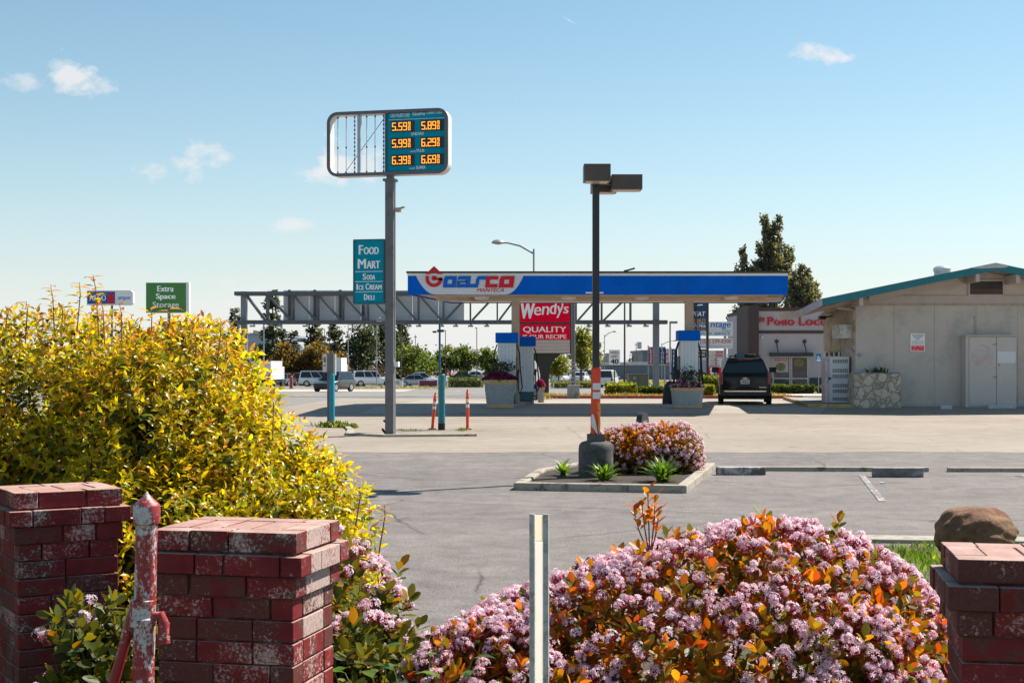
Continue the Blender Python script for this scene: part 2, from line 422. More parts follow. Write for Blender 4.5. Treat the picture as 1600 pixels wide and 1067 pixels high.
def flat(name, pts, z0, z1, mats, bev=0):
    return tag(MB().plan(pts, z0, z1).build(name, mats, bevel=bev), kind='structure')
def kerb_run(pts, wd, ht, m, name='kerb', closed=False, z=None, bev=.02):
    """one kerb along a polyline: mitred strip with real height"""
    p = [Vector(q) for q in pts]; n = len(p); L_, R_ = [], []
    for i in range(n):
        a = p[(i - 1) % n] if (closed or i) else None; b = p[(i + 1) % n] if (closed or i < n - 1) else None
        d1 = (p[i] - a).normalized() if a is not None else None; d2 = (b - p[i]).normalized() if b is not None else None
        if d1 is None: d1 = d2
        if d2 is None: d2 = d1
        t = (d1 + d2).normalized(); nn = Vector((-t.y, t.x)); k = wd / 2 / max(.3, nn.dot(Vector((-d1.y, d1.x))))
        L_.append(p[i] + nn * k); R_.append(p[i] - nn * k)
    mb = MB(); rng = n if closed else n - 1
    vs = []
    for i in range(n):
        zz = GZ(p[i].y) if z is None else z
        vs += [(*L_[i], zz - .02), (*R_[i], zz - .02), (*L_[i], zz + ht), (*R_[i], zz + ht)]
    fs = []
    for i in range(rng):
        a, b = 4 * i, 4 * ((i + 1) % n)
        fs += [(a + 2, a + 3, b + 3, b + 2), (a + 1, b + 1, b + 3, a + 3), (a, a + 2, b + 2, b)]
    if not closed: fs += [(0, 1, 3, 2), (4 * n - 4, 4 * n - 2, 4 * n - 1, 4 * n - 3)]
    mb.add(vs, fs)
    return tag(mb.build(name, m, bevel=bev), kind='structure')
# planted island in the lot
ISL = [(.12, 23.25), (2.72, 22.75), (3.84, 27.55), (1.35, 27.75), (.55, 26.2)]
kerb_run(ISL, .17, .13, m_kerb, closed=True)
m_mulch = pbr('bark_mulch', (.045, .032, .025), .95, var=.6, scale=40, bump=1.0, bscale=45, dirt=(.16, .11, .075), dirt_amt=.25, dirt_scale=30)
flat('ground', [(.16, 23.3), (2.7, 22.8), (3.8, 27.5), (1.36, 27.7), (.58, 26.2)], -.02, .085, m_mulch)
# low kerb behind the stalls, with a gap
kerb_run([(3.95, 27.35), (5.6, 27.25), (7.95, 27.15)], .15, .085, m_kerb)
kerb_run([(8.3, 27.1), (12, 27.0), (24, 26.8)], .15, .085, m_kerb)
# mow strip along the grass
kerb_run([(2.35, 13.2), (2.25, 15.7), (2.6, 16.85), (5.2, 16.55), (12, 15.9)], .42, .05, m_kerb, name='kerb')
# red kerb of the verge
kerb_run([(1.0, 64.6), (7.3, 64.6)], .16, .14, m_redk, name='kerb')
kerb_run([(8.2, 64.6), (13.2, 64.6)], .16, .14, m_redk, name='kerb')
# street-edge bed round the price sign
kerb_run([(X(536, 43), 43), (X(548, 39.2), 39.2), (X(545, 37.6), 37.5), (X(600, 37), 36.9), (X(745, 37.3), 37.2)], .18, .07, m_kerb)
# bed where the photographer stands (berm)
def bed_h(x, y):
    ex = x
    yl = 16.75 - .16 * max(0, x - 2) if x > 2.3 else (10.6 + .15 * x if x < .9 else 10.7 + (x - .9) * 3)
    d = yl - y
    t = max(0, min(1, d / 6.0)); return .03 + .42 * (t * t * (3 - 2 * t)) if d > 0 else None, yl
mb = MB(); xs = [-9 + .25 * i for i in range(100)]; vs = []; idx = {}
NY = 40
for i, x in enumerate(xs):
    yl = bed_h(x, 0)[1]
    for j in range(NY):
        y = -5 + (yl + 5) * j / (NY - 1); d = yl - y; t = max(0, min(1, d / 6.0))
        z = .03 + .42 * (t * t * (3 - 2 * t)) + (.015 * math.sin(x * 5 + y * 3) if j < NY - 1 else -.06)
        vs.append((x, y, z))
fs = [(i * NY + j, (i + 1) * NY + j, (i + 1) * NY + j + 1, i * NY + j + 1) for i in range(len(xs) - 1) for j in range(NY - 1)]
m_bed = pbr('bed_soil', (.07, .05, .03), .95, var=.5, scale=6, bump=.8, bscale=30, dirt=(.10, .12, .035), dirt_amt=.5, dirt_scale=1.5)
tag(mb.add(vs, fs).build('ground', m_bed, smooth='all'), kind='structure')
def bedz(x, y):
    yl = bed_h(x, 0)[1]; t = max(0, min(1, (yl - y) / 6.0)); return .03 + .42 * (t * t * (3 - 2 * t))
# ================================================================== BRICK PILLARS
def brick_mat():
    m, N, L, b = new_mat('painted_brick')
    tc = N.new('ShaderNodeTexCoord'); co = tc.outputs['Object']
    at = N.new('ShaderNodeAttribute'); at.attribute_name = 'tint'
    sp = N.new('ShaderNodeSeparateColor'); L.new(at.outputs['Color'], sp.inputs[0])
    n1 = nz(N, L, co, 9, 8, .7); n2 = nz(N, L, co, 85, 7, .8); n3 = nz(N, L, co, 4.5, 6, .65)
    bare = ramp(N, L, n2.outputs[0], [(.3, (.075, .025, .022)), (.7, (.145, .052, .042))])
    paint = ramp(N, L, n3.outputs[0], [(.3, (.115, .010, .013)), (.7, (.25, .030, .030))])
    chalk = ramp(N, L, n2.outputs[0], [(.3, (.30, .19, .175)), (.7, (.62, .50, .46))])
    def th(a, sh, wdt, src):                      # noise above a per-brick threshold
        ad = N.new('ShaderNodeMath'); ad.operation = 'ADD'; L.new(src, ad.inputs[0]); L.new(sh, ad.inputs[1])
        return ramp(N, L, ad.outputs[0], [(a, (0, 0, 0)), (a + wdt, (.92, .92, .92))])
    c = mixc(N, L, th(.80, sp.outputs[0], .05, n1.outputs[0]), paint, bare)
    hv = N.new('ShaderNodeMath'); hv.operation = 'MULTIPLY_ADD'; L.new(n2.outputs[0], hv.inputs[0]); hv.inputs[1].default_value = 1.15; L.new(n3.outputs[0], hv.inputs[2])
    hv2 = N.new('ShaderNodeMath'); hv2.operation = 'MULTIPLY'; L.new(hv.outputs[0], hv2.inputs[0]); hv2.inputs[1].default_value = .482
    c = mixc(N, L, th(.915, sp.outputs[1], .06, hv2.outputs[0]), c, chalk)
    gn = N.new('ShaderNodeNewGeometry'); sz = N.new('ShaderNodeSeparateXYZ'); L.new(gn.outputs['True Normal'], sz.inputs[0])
    tw = ramp(N, L, sz.outputs[2], [(.6, (0, 0, 0)), (.9, (.8, .8, .8))])        # faded tops, sunlight put into their pale colour
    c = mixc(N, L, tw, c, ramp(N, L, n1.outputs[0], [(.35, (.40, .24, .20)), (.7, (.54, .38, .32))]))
    L.new(c, b.inputs['Base Color']); b.inputs['Roughness'].default_value = .6; b.inputs['Specular IOR Level'].default_value = .2
    bp = N.new('ShaderNodeBump'); bp.inputs['Strength'].default_value = .5; bp.inputs['Distance'].default_value = .004
    L.new(n2.outputs[0], bp.inputs['Height']); L.new(bp.outputs[0], b.inputs['Normal'])
    return m
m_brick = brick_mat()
m_mortar = pbr('mortar', (.13, .10, .095), .95, var=.35, scale=30, bump=.5, bscale=120, dirt=(.10, .014, .016), dirt_amt=.7, dirt_scale=10)
def course(mb, tints, w, d, z0, h, rnd, shift, j=.007):
    """one course of bricks round a w x d pillar centred on the origin; bricks meet at mortar gaps"""
    def row(length, start):
        out = []; x = start
        while x < length - .02:
            n = rnd.choice([.2, .2, .2, .1, .14]); n = min(n, length - x)
            if length - x - n < .05: n = length - x
            out.append((x, x + n)); x += n
        return out
    def br(x0, y0, x1, y1, worn=0):  # worn marks the sunward side, its sunlit brightness put into the chalk tint
        s = len(mb.v); k = .0025
        mb.box(x0 + j / 2 + rnd.uniform(-k, k), y0 + j / 2 + rnd.uniform(-k, k), z0 + j / 2 + rnd.uniform(-k, k) * .5, x1 - j / 2 + rnd.uniform(-k, k), y1 - j / 2 + rnd.uniform(-k, k), z0 + h - j / 2 + rnd.uniform(-k, k) * .5)
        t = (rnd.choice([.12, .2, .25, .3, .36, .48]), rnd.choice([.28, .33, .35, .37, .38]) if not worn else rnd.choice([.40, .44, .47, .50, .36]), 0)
        tints.extend([t] * (len(mb.v) - s))
    t_ = .095
    for (a, b) in row(w, 0 if shift else rnd.choice([0, 0])): br(-w / 2 + a, -d / 2, -w / 2 + b, -d / 2 + t_)
    for (a, b) in row(w, 0): br(-w / 2 + a, d / 2 - t_, -w / 2 + b, d / 2)
    for (a, b) in row(d - 2 * t_, 0):
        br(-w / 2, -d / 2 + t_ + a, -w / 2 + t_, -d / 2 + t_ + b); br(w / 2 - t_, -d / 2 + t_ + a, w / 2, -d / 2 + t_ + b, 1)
def brick_obj(name, courses, parent, seed, top=False):
    rnd = random.Random(seed); mb = MB(); tints = []
    for i, (w, d, z0, h) in enumerate(courses): course(mb, tints, w, d, z0, h, rnd, i % 2)
    if top:                                         # bricks filling the top
        w, d, z0, h = courses[-1]; n = max(1, int((w - .2) / .105)); ww = (w - .19) / n
        for i in range(n):
            x = -w / 2 + .095 + i * ww; s = len(mb.v)
            mb.box(x + .004, -d / 2 + .1, z0 + .006, x + ww - .004, d / 2 - .1, z0 + h - .006 + rnd.uniform(0, .002))
            tints.extend([(rnd.choice([.2, .3]), rnd.choice([.3, .4]), 0)] * (len(mb.v) - s))
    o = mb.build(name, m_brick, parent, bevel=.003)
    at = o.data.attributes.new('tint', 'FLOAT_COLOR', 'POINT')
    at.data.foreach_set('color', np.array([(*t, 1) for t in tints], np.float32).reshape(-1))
    return o
def brick_pillar(label, cx, cy, rz, w, d, ztop, seed):
    z0 = bedz(cx, cy) - .05; t = thing('brick_pillar', label, 'pillar', (cx, cy, z0), rz); H = ztop - z0; h = .0735
    n = int(H / h); base = H - n * h
    cs = [(w - .035, d - .035, H - (i + 1) * h, h) for i in range(n - 1, 2, -1)]
    brick_obj('shaft', cs, t, seed)
    ca = [(w + .0, d + .0, H - 3 * h, h), (w + .055, d + .055, H - 2 * h, h), (w, d, H - h, h)]
    brick_obj('cap', ca, t, seed + 1, top=True)
    mb = MB(); i_ = .014
    mb.box(-w / 2 + .018 + i_, -d / 2 + .018 + i_, -.05, w / 2 - .018 - i_, d / 2 - .018 - i_, H - 3 * h)
    mb.box(-w / 2 + i_, -d / 2 + i_, H - 3 * h - .002, w / 2 - i_, d / 2 - i_, H - 2 * h - .002)
    mb.box(-w / 2 - .027 + i_, -d / 2 - .027 + i_, H - 2 * h + .003, w / 2 + .027 - i_, d / 2 + .027 - i_, H - h - .006)
    mb.box(-w / 2 + i_, -d / 2 + i_, H - h - .004, w / 2 - i_, d / 2 - i_, H - .007)
    mb.build('mortar', m_mortar, t)
    return t
def pillar_at(label, corner, side, rz, w, d, ztop, seed):
    c, s = math.cos(rz), math.sin(rz); ox = (w / 2 if side == 'L' else -w / 2); oy = d / 2
    return brick_pillar(label, corner[0] + ox * c - oy * s, corner[1] + ox * s + oy * c, rz, w, d, ztop, seed), w, d
pillar_at('peeling red brick pillar turned cornerwise, standing against the golden hedge', (-2.066, 5.9), 'L', R(32), .46, .42, 1.557, 11)
pm, w_, d_ = pillar_at('wide red brick pillar with one sunlit side and a rusty eye bolt', (-.70, 4.62), 'R', R(-13), .52, .42, 1.545, 23)
m_rust = pbr('rusty_iron', (.05, .028, .02), .8, metal=.4, var=.5, scale=40, bump=.4, bscale=90)
hk = MB(); hk.tube([(0, 0, 0), (.055, 0, 0)], .006, 8); ring = [(.07 + .018 * math.cos(a), .018 * math.sin(a), 0) for a in np.linspace(0, 6.283, 15)]
hk.tube(ring, .0055, 6, cap=False); hk.lathe([(.02, -.004), (.02, .004)], (0, 0, 0), 12)
for i in range(len(hk.v)):
    x, y, z = hk.v[i]; hk.v[i] = (w_ / 2 - .02 + x, -.02 + z, 1.545 - pm.location.z - .565 + y)
hk.build('eye_bolt', m_rust, pm, smooth=True)
pr, wr, dr = pillar_at('dark shaded red brick pillar in front of the boulder', (1.25, 4.0), 'L', R(-10), .52, .40, 1.548, 37)
st = MB(); st.bar((-.05, -dr / 2 + .012, .735), (.005, -dr / 2 + .012, .715), .014, .008)
st.build('wood_chip', pbr('pale_wood', (.6, .52, .42), .7), pr)
# ================================================================== PIPE POST
def peel_mat(name, paint, under, amt=.5, scale=7, rust=None, metal=0):
    m, N, L, b = new_mat(name); tc = N.new('ShaderNodeTexCoord'); co = tc.outputs['Object']
    mp = N.new('ShaderNodeMapping'); mp.inputs['Scale'].default_value = (1, 1, .45); L.new(co, mp.inputs[0])
    n1 = nz(N, L, mp.outputs[0], scale, 9, .72); n2 = nz(N, L, co, scale * 9, 5, .75)
    p = ramp(N, L, n2.outputs[0], [(.3, tuple(c * .7 for c in paint)), (.7, tuple(c * 1.2 for c in paint))])
    u = ramp(N, L, n2.outputs[0], [(.25, tuple(c * .45 for c in under)), (.6, under)])
    ad = N.new('ShaderNodeMath'); ad.operation = 'MULTIPLY_ADD'; L.new(n2.outputs[0], ad.inputs[0]); ad.inputs[1].default_value = .35; L.new(n1.outputs[0], ad.inputs[2])
    c = mixc(N, L, ramp(N, L, ad.outputs[0], [(.95 - amt * .5, (0, 0, 0)), (.99 - amt * .5, (1, 1, 1))]), p, u)
    if rust: c = mixc(N, L, ramp(N, L, n1.outputs[0], [(.30, (1, 1, 1)), (.36, (0, 0, 0))]), c, rust)
    L.new(c, b.inputs['Base Color']); b.inputs['Roughness'].default_value = .5
    bp = N.new('ShaderNodeBump'); bp.inputs['Strength'].default_value = .4; bp.inputs['Distance'].default_value = .004
    L.new(ad.outputs[0], bp.inputs['Height']); L.new(bp.outputs[0], b.inputs['Normal'])
    return m
m_pipe = peel_mat('peeling_red_pipe', (.30, .022, .025), (.55, .52, .52), .52, 9)
gz = bedz(-1.13, 4.4)
pp = thing('pipe_post', 'peeling red and white steel pipe post with a pointed cap and a slanting brace', 'post', (-1.14, 4.4, gz))
h = Z(769, 4.4) - gz; lean = .016
MB().tube([(-lean, 0, -.05), (lean * .6, 0, h - .095)], .0335, 24).build('pole', m_pipe, pp, smooth=True)
MB().lathe([(.0335, h - .10), (.0405, h - .095), (.0415, h - .09), (.0415, h - .042), (.040, h - .038), (.024, h - .022), (.012, h - .012), (.0085, h - .006), (.004, h)], (lean * .6, 0, 0), 26).build('finial', m_pipe, pp, smooth=True)
zc = Z(948, 4.4) - gz
MB().lathe([(.036, zc - .06), (.041, zc - .055), (.041, zc - .035), (.036, zc - .03), (.036, zc + .0), (.0405, zc + .004), (.0405, zc + .022), (.036, zc + .026)], (-.002, 0, 0), 24).build('collar', m_pipe, pp, smooth=True)
MB().tube([(.02, -.005, zc - .03), (.058, -.01, zc - .025), (.066, -.012, zc - .05), (.064, -.012, zc - .09)], [.013, .016, .018, .018], 14).lathe([(.0215, -.010), (.0215, .010)], (.064, -.012, zc - .098), 14).build('elbow', m_pipe, pp, smooth=True)
MB().tube([(-.03, .01, zc - .0), (-.30, .06, -.05)], .0165, 14).build('brace', m_pipe, pp, smooth=True)
# ================================================================== WHITE MARKER POST
def thin_plastic(name, col):
    m, N, L, b = new_mat(name); b.inputs['Base Color'].default_value = (*col, 1); b.inputs['Roughness'].default_value = .35
    tr = N.new('ShaderNodeBsdfTranslucent'); tr.inputs[0].default_value = (*col, 1); ms = N.new('ShaderNodeMixShader'); ms.inputs[0].default_value = .8
    L.new(b.outputs[0], ms.inputs[1]); L.new(tr.outputs[0], ms.inputs[2]); L.new(ms.outputs[0], N['Material Output'].inputs[0]); return m
m_galv = pbr('dull_zinc', (.48, .48, .47), .55, .3, var=.25, scale=12, bump=.3, bscale=90, dirt=(.26, .25, .24), dirt_amt=.3, dirt_scale=25)
m_plast = pbr('off_white_plastic', (.68, .67, .63), .45, var=.05, scale=9, dirt=(.5, .48, .43), dirt_amt=.3, dirt_scale=14)
gz = bedz(.085, 4.4); tz = Z(803, 4.4) - gz
dp = thing('marker_post', 'slim off white channel marker post in front of the pink bush', 'post', (.083, 4.4, gz), R(-14))
def channel(mb, h0, h1):
    mb.plan([(-.030, .012), (-.030, .0), (-.0145, -.004), (-.0138, .009), (-.022, .012)], h0, h1)
    mb.plan([(.0138, .009), (.0145, -.004), (.030, 0), (.030, .012), (.022, .012)], h0, h1)
mb = MB(); channel(mb, -.05, tz); mb.build('channel', m_galv, dp)
MB().box(-.0136, .0045, -.05, .0136, .0065, tz - .085).build('insert_strip', thin_plastic('thin_white_plastic', (.92, .90, .85)), dp)
MB().box(-.0136, .0025, tz - .083, .0136, .0046, tz - .003).build('sticker', thin_plastic('cream_sticker', (.92, .88, .77)), dp)
# ================================================================== SHRUBS IN FRONT
m_leafy = leafmat('golden_leaf', .5, (1.8, 1.6, .4), .33, .42)
m_leafo = leafmat('hawthorn_leaf', .42, (1.9, 1.3, .45), .45, .3)
m_petal = leafmat('petal', .5, (1.1, 1.02, 1.06), .6, .2)
m_green = leafmat('green_leaf', .4, (1.6, 1.8, .6), .4)
m_twig = pbr('twig', (.10, .055, .035), .8, var=.3, scale=20)
def twigs(name, blobs, n, base, parent, rad=.008, mat=None):
    mb = MB()
    sh = [(*b[:3], b[3] * .72, b[4] * .72, b[5] * .72) for b in blobs]; q, nr = shell(sh, n, .2, 1.0, 3)
    for p in q:
        b = Vector(base) + Vector((random.gauss(0, .12), random.gauss(0, .12), 0)); e = Vector(p)
        mid = b.lerp(e, .55) + Vector((random.gauss(0, .05), random.gauss(0, .05), -.04))
        mb.tube([b, mid, e], [rad * 2.2, rad * 1.3, rad * .4], 5, cap=False)
    return mb.build(name, mat or m_twig, parent, world=True)
def rosettes(q, nr, k, spread, up=.5):
    """k leaves round each shoot tip: positions, leaf axes and leaf-face directions"""
    n = len(q); ax = unit(nr + np.array([0, 0, up]) + .35 * RNG.normal(size=(n, 3)))
    a = unit(np.cross(ax, rdir(n))); b = np.cross(ax, a)
    th = (np.arange(k) * 2.4)[None, :] + RNG.uniform(0, 6.28, (n, 1)); t = np.linspace(0, 1, k)[None, :, None]
    rad = np.cos(th)[:, :, None] * a[:, None, :] + np.sin(th)[:, :, None] * b[:, None, :]
    pos = q[:, None, :] - ax[:, None, :] * spread * (1 - t)
    axis = rad * (1.0 - .55 * t) + ax[:, None, :] * (.25 + .7 * t)
    upv = ax[:, None, :] + .25 * RNG.normal(size=(n, k, 3))
    tt = np.broadcast_to(t, (n, k, 1)).reshape(-1)
    return pos.reshape(-1, 3), axis.reshape(-1, 3), upv.reshape(-1, 3), tt
# golden hedge
hb = [(-2.62, 7.9, 1.49, 1.3, .95, .92), (-1.80, 7.55, 1.33, .66, .85, 1.02), (-1.36, 7.3, .92, .70, .7, .88), (-1.75, 6.75, .95, .75, .5, .66), (-3.2, 7.3, 1.2, .8, .7, .9), (-1.50, 7.4, 1.22, .60, .75, .80)]
hg = thing('golden_hedge', 'large rounded yellow leaved hedge behind two brick pillars and a red pipe post', 'hedge', (-1.9, 7.5, bedz(-1.9, 7.5)))
up0 = np.array([0, 0, -.22]); q, nr = shell(hb, 19000, .33, 1.7, 5, .06, 5.0); kp = lump(q, 9.0, 17) + .5 * RNG.random(len(q)) > -.42; q, nr = q[kp], nr[kp]; n_out = len(q)
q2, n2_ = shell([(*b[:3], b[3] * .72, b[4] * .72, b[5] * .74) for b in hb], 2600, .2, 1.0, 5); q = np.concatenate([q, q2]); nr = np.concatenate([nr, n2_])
pos, ax, up, t = rosettes(q, nr, 8, .11, .35)
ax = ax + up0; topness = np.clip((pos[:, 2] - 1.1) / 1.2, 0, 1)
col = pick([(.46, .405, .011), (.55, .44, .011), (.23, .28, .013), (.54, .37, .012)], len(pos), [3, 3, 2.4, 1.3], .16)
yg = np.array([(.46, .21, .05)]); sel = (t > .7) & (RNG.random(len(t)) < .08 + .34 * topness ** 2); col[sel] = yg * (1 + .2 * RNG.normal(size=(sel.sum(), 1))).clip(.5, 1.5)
old_shaded = (RNG.random(len(t)) < .36) & (t < .5); old_shaded |= np.arange(len(t)) >= n_out * 8; col[old_shaded] = np.array([.06, .09, .011]) * (1 + .2 * RNG.normal(size=(old_shaded.sum(), 1)))  # older and inner leaves: shade between leaves put into their dark colour
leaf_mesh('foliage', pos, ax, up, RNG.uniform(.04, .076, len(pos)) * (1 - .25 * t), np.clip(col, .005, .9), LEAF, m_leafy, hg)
twigs('branches', hb, 260, (-1.9, 7.5, .4), hg)
# long shoots rising above the hedge
sp_, sa_, su_, sc_ = [], [], [], []; stem = MB()
for (u, v, hh, D) in [(8, 505, .18, 7.6), (40, 500, .2, 7.6), (82, 490, .30, 7.6), (95, 505, .2, 7.6), (122, 480, .26, 7.6), (150, 480, .33, 7.5), (160, 500, .2, 7.5), (188, 505, .2, 7.4), (235, 505, .16, 7.4), (262, 510, .2, 7.4), (305, 545, .22, 7.3), (340, 545, .30, 7.3), (350, 560, .2, 7.3), (425, 640, .12, 7.1), (560, 780, .10, 7.0), (597, 822, .2, 6.9)]:
    hh *= .52; b = P(u, v, D); d = Vector((random.gauss(.03, .06), random.gauss(0, .05), 1)).normalized(); e = b + d * hh
    MB().tube([b - d * .15, b.lerp(e, .5) + Vector((.008, 0, 0)), e], [.004, .003, .0015], 5).build('shoot_stem', pbr('red_stem', (.25, .08, .05), .6), hg, world=True)
    n = int(hh / .014)
    for k in range(n):
        f = .15 + .85 * k / n; a = 2.4 * k + u
        sp_.append(b + (e - b) * f); sa_.append((math.cos(a), math.sin(a), .5 - .6 * random.random())); su_.append((0, 0, 1)); sc_.append((.42, .19, .09) if f > .75 else (.42, .30, .02))
leaf_mesh('shoot_leaves', np.array([tuple(p) for p in sp_]), np.array(sa_), np.array(su_), RNG.uniform(.055, .09, len(sp_)), np.array(sc_), LEAF, m_leafy, hg)
# pink flowering bushes
def hawthorn(name, label, blobs, nros, nclus, base, leafcols, w, fl_bias, cat='bush', fsz=.0105, lsz=(.045, .065), seed=3, group=None):
    t = thing(name, label, cat, base, group=group)
    q, nr = shell(blobs, nros, .26, 1.3, seed, .06, 6.0); out_ = (RNG.random(len(q)) < .10)[:, None]; q = q + nr * out_ * RNG.uniform(.02, .09, (len(q), 1))
    pos, ax, up, tt = rosettes(q, nr, 8, .06, .7)
    lf = np.repeat(lump(q, 5.0, seed + 4), 8); hi = pos[:, 2] > np.quantile(pos[:, 2], .35)
    w_o, w_g = (w, w) if len(w) < 5 else ([w[0] * 1.5, w[1] * 1.6, w[2] * .7, w[3] * .4, w[4] * 1.3], [w[0] * .3, w[1] * .4, w[2], w[3], w[4] * .3])
    col = np.where(((lf < .0) & hi)[:, None], pick(leafcols, len(pos), w_o, .22), pick(leafcols, len(pos), w_g, .22))
    leaf_mesh('foliage', pos, ax, up, RNG.uniform(lsz[0], lsz[1], len(pos)), np.clip(col, .004, .9), OVAL, m_leafo, t)
    q, nr = shell(blobs, nclus * 2, .05, 1.0, seed, .06, 6.0)
    q = q + .015 * nr
    pr_ = np.clip(fl_bias[0] + fl_bias[1] * nr[:, 2] + fl_bias[2] * lump(q, 5.0, seed + 4), 0, 1)
    k = RNG.random(len(q)) < pr_; q, nr = q[k][:nclus], nr[k][:nclus]
    n = len(q); K = 14
    d = unit(rdir(n * K).reshape(n, K, 3).reshape(-1, 3) + np.repeat(unit(nr + np.array([0, 0, .6])), K, 0) * .9)
    r = np.repeat(RNG.uniform(.018, .033, n) * (fsz / .0105), K) * RNG.uniform(.7, 1.1, n * K)
    fp = np.repeat(q, K, 0) + d * r[:, None]
    # a flower is built in its own plane: leaf_mesh's axis = in-plane direction, normal = outward
    tang = unit(np.cross(d, rdir(n * K)))
    hue = np.repeat(RNG.random(n), K)[:, None] * .5 + .5 * RNG.random((n * K, 1))
    fc = np.array([.97, .82, .87]) * hue + np.array([.92, .53, .64]) * (1 - hue)
    fc = fc * (1 + .1 * RNG.normal(size=(n * K, 1)))
    leaf_mesh('flowers', fp, tang, d, fsz * RNG.uniform(.75, 1.15, n * K), np.clip(fc, .02, .9), FLOWER, m_petal, t)
    sd_ = unit(rdir(n * 8) + np.repeat(nr, 8, 0) * .8); spos = np.repeat(q, 8, 0) - np.repeat(nr, 8, 0) * .02
    leaf_mesh('flower_stalks', spos, sd_, rdir(n * 8), .045, np.tile([.26, .035, .06], (n * 8, 1)), NEEDLE, m_petal, t, wid=.35)
    twigs('branches', blobs, 70, base, t, .005)
    return t
ORANGE = [(.46, .15, .012), (.42, .24, .012), (.15, .15, .015), (.065, .08, .018), (.40, .075, .012)]
fb = [(.84, 5.8, .50, 1.18, .78, .90), (.10, 5.6, .50, .62, .55, .62), (-.15, 5.5, .48, .40, .45, .50), (1.40, 5.75, .55, .42, .6, .66)]
pb = hawthorn('flowering_bush', 'large pink flowering bush with orange new leaves behind the white marker post', fb, 3800, 3700, (.8, 5.6, bedz(.8, 5.6)), ORANGE, [2.3, 2.2, 3.0, 3.2, .7], (.40, .66, .75), fsz=.0102)
shb = P(1015, 838, 5.75); ss, sa, su = [], [], []; stem = MB()
for (du, dv, D) in [(0, -70, 5.75), (-22, -40, 5.72), (18, -38, 5.78), (-10, -55, 5.76), (12, -62, 5.73)]:
    e = P(1012 + du, 835 + dv, D); b = shb + Vector((du * .0004, 0, -.06)); MB().tube([b, b.lerp(e, .5) + Vector((du * .0003, 0, 0)), e], [.004, .003, .002], 6).build('shoot_stem', MATS['red_stem'], pb, world=True)
    for k in range(9):
        f = .45 + .55 * k / 8; a = 2.4 * k + du; ss.append(tuple(b.lerp(e, f))); sa.append((math.cos(a) * .8, math.sin(a) * .8, .75)); su.append((-math.cos(a), -math.sin(a), .5))
leaf_mesh('shoot_leaves', np.array(ss), np.array(sa), np.array(su), RNG.uniform(.035, .055, len(ss)), pick([(.42, .15, .012), (.38, .21, .015), (.40, .08, .02)], len(ss), None, .15), OVAL, m_leafo, pb)
GREENISH = [(.10, .13, .018), (.15, .16, .015), (.055, .08, .015), (.30, .18, .012)]
hawthorn('flowering_bush', 'green leaved bush with pale pink blossom against the sunlit side of the wide pillar', [(-.92, 5.95, .80, .55, .5, .64), (-.62, 5.6, .62, .36, .4, .50)], 900, 480, (-.8, 5.8, bedz(-.8, 5.8)), GREENISH, [3, 3, 2, 1], (.45, .35, .8), fsz=.011, lsz=(.05, .075), seed=9)
hawthorn('flowering_bush', 'sparse dark green bush with a few pink flowers behind the red pipe post', [(-1.52, 5.15, .92, .26, .25, .36), (-1.25, 5.3, .85, .25, .2, .35)], 280, 40, (-1.4, 5.2, bedz(-1.4, 5.2)), GREENISH, [3, 2, 3, .3], (.4, .3, .6), fsz=.0105, lsz=(.05, .07), seed=14)
# broad leaved weed
wd = thing('weed', 'bright green broad leaved weed below the pale pink blossom', 'weed', (-.42, 5.1, bedz(-.42, 5.1)))
ss, sa, su = [], [], []; stem = MB()
for i in range(26):
    b = Vector((-.42 + random.gauss(0, .05), 5.1 + random.gauss(0, .05), bedz(-.42, 5.1))); e = Vector((-.42 + random.gauss(0, .12), 5.1 + random.gauss(0, .08), random.uniform(.75, 1.1)))
    stem.tube([b, b.lerp(e, .6), e], [.004, .003, .002], 5)
    for k in range(5):
        a = random.uniform(0, 6.28); ss.append(tuple(b.lerp(e, .55 + .45 * k / 4))); sa.append((math.cos(a), math.sin(a), .3)); su.append((0, 0, 1))
leaf_mesh('leaves', np.array(ss), np.array(sa), np.array(su), RNG.uniform(.05, .10, len(ss)), pick([(.07, .16, .02), (.12, .2, .02)], len(ss)), LEAF, m_green, wd, wid=1.4)
stem.build('stems', m_green and pbr('green_stem', (.12, .2, .04), .6), wd, world=True)
# grass patch by the boulder
n = 15000; gx = RNG.uniform(1.9, 12, n); gy = RNG.uniform(8.5, 16.7, n) - .16 * np.maximum(0, gx - 2)
k = gy < 16.4 - .16 * (gx - 2); gx, gy = gx[k], gy[k]
gzv = np.array([bedz(a, b) for a, b in zip(gx, gy)])
n = len(gx); hgt = .06 + .05 * np.clip(lump(np.stack([gx, gy, gx * 0], 1), 2.5, 8), -.6, 1) + .03 * RNG.random(n)
g_ = leaf_mesh('grass', np.stack([gx, gy, gzv], 1), np.stack([RNG.normal(0, .4, n), RNG.normal(0, .4, n), np.ones(n)], 1), rdir(n), hgt, pick([(.10, .17, .015), (.15, .21, .02), (.22, .22, .04)], n, [3, 2, 1]), NEEDLE, m_green, wid=.55)
tag(g_, 'short green grass around the brown boulder', 'grass', kind='stuff')
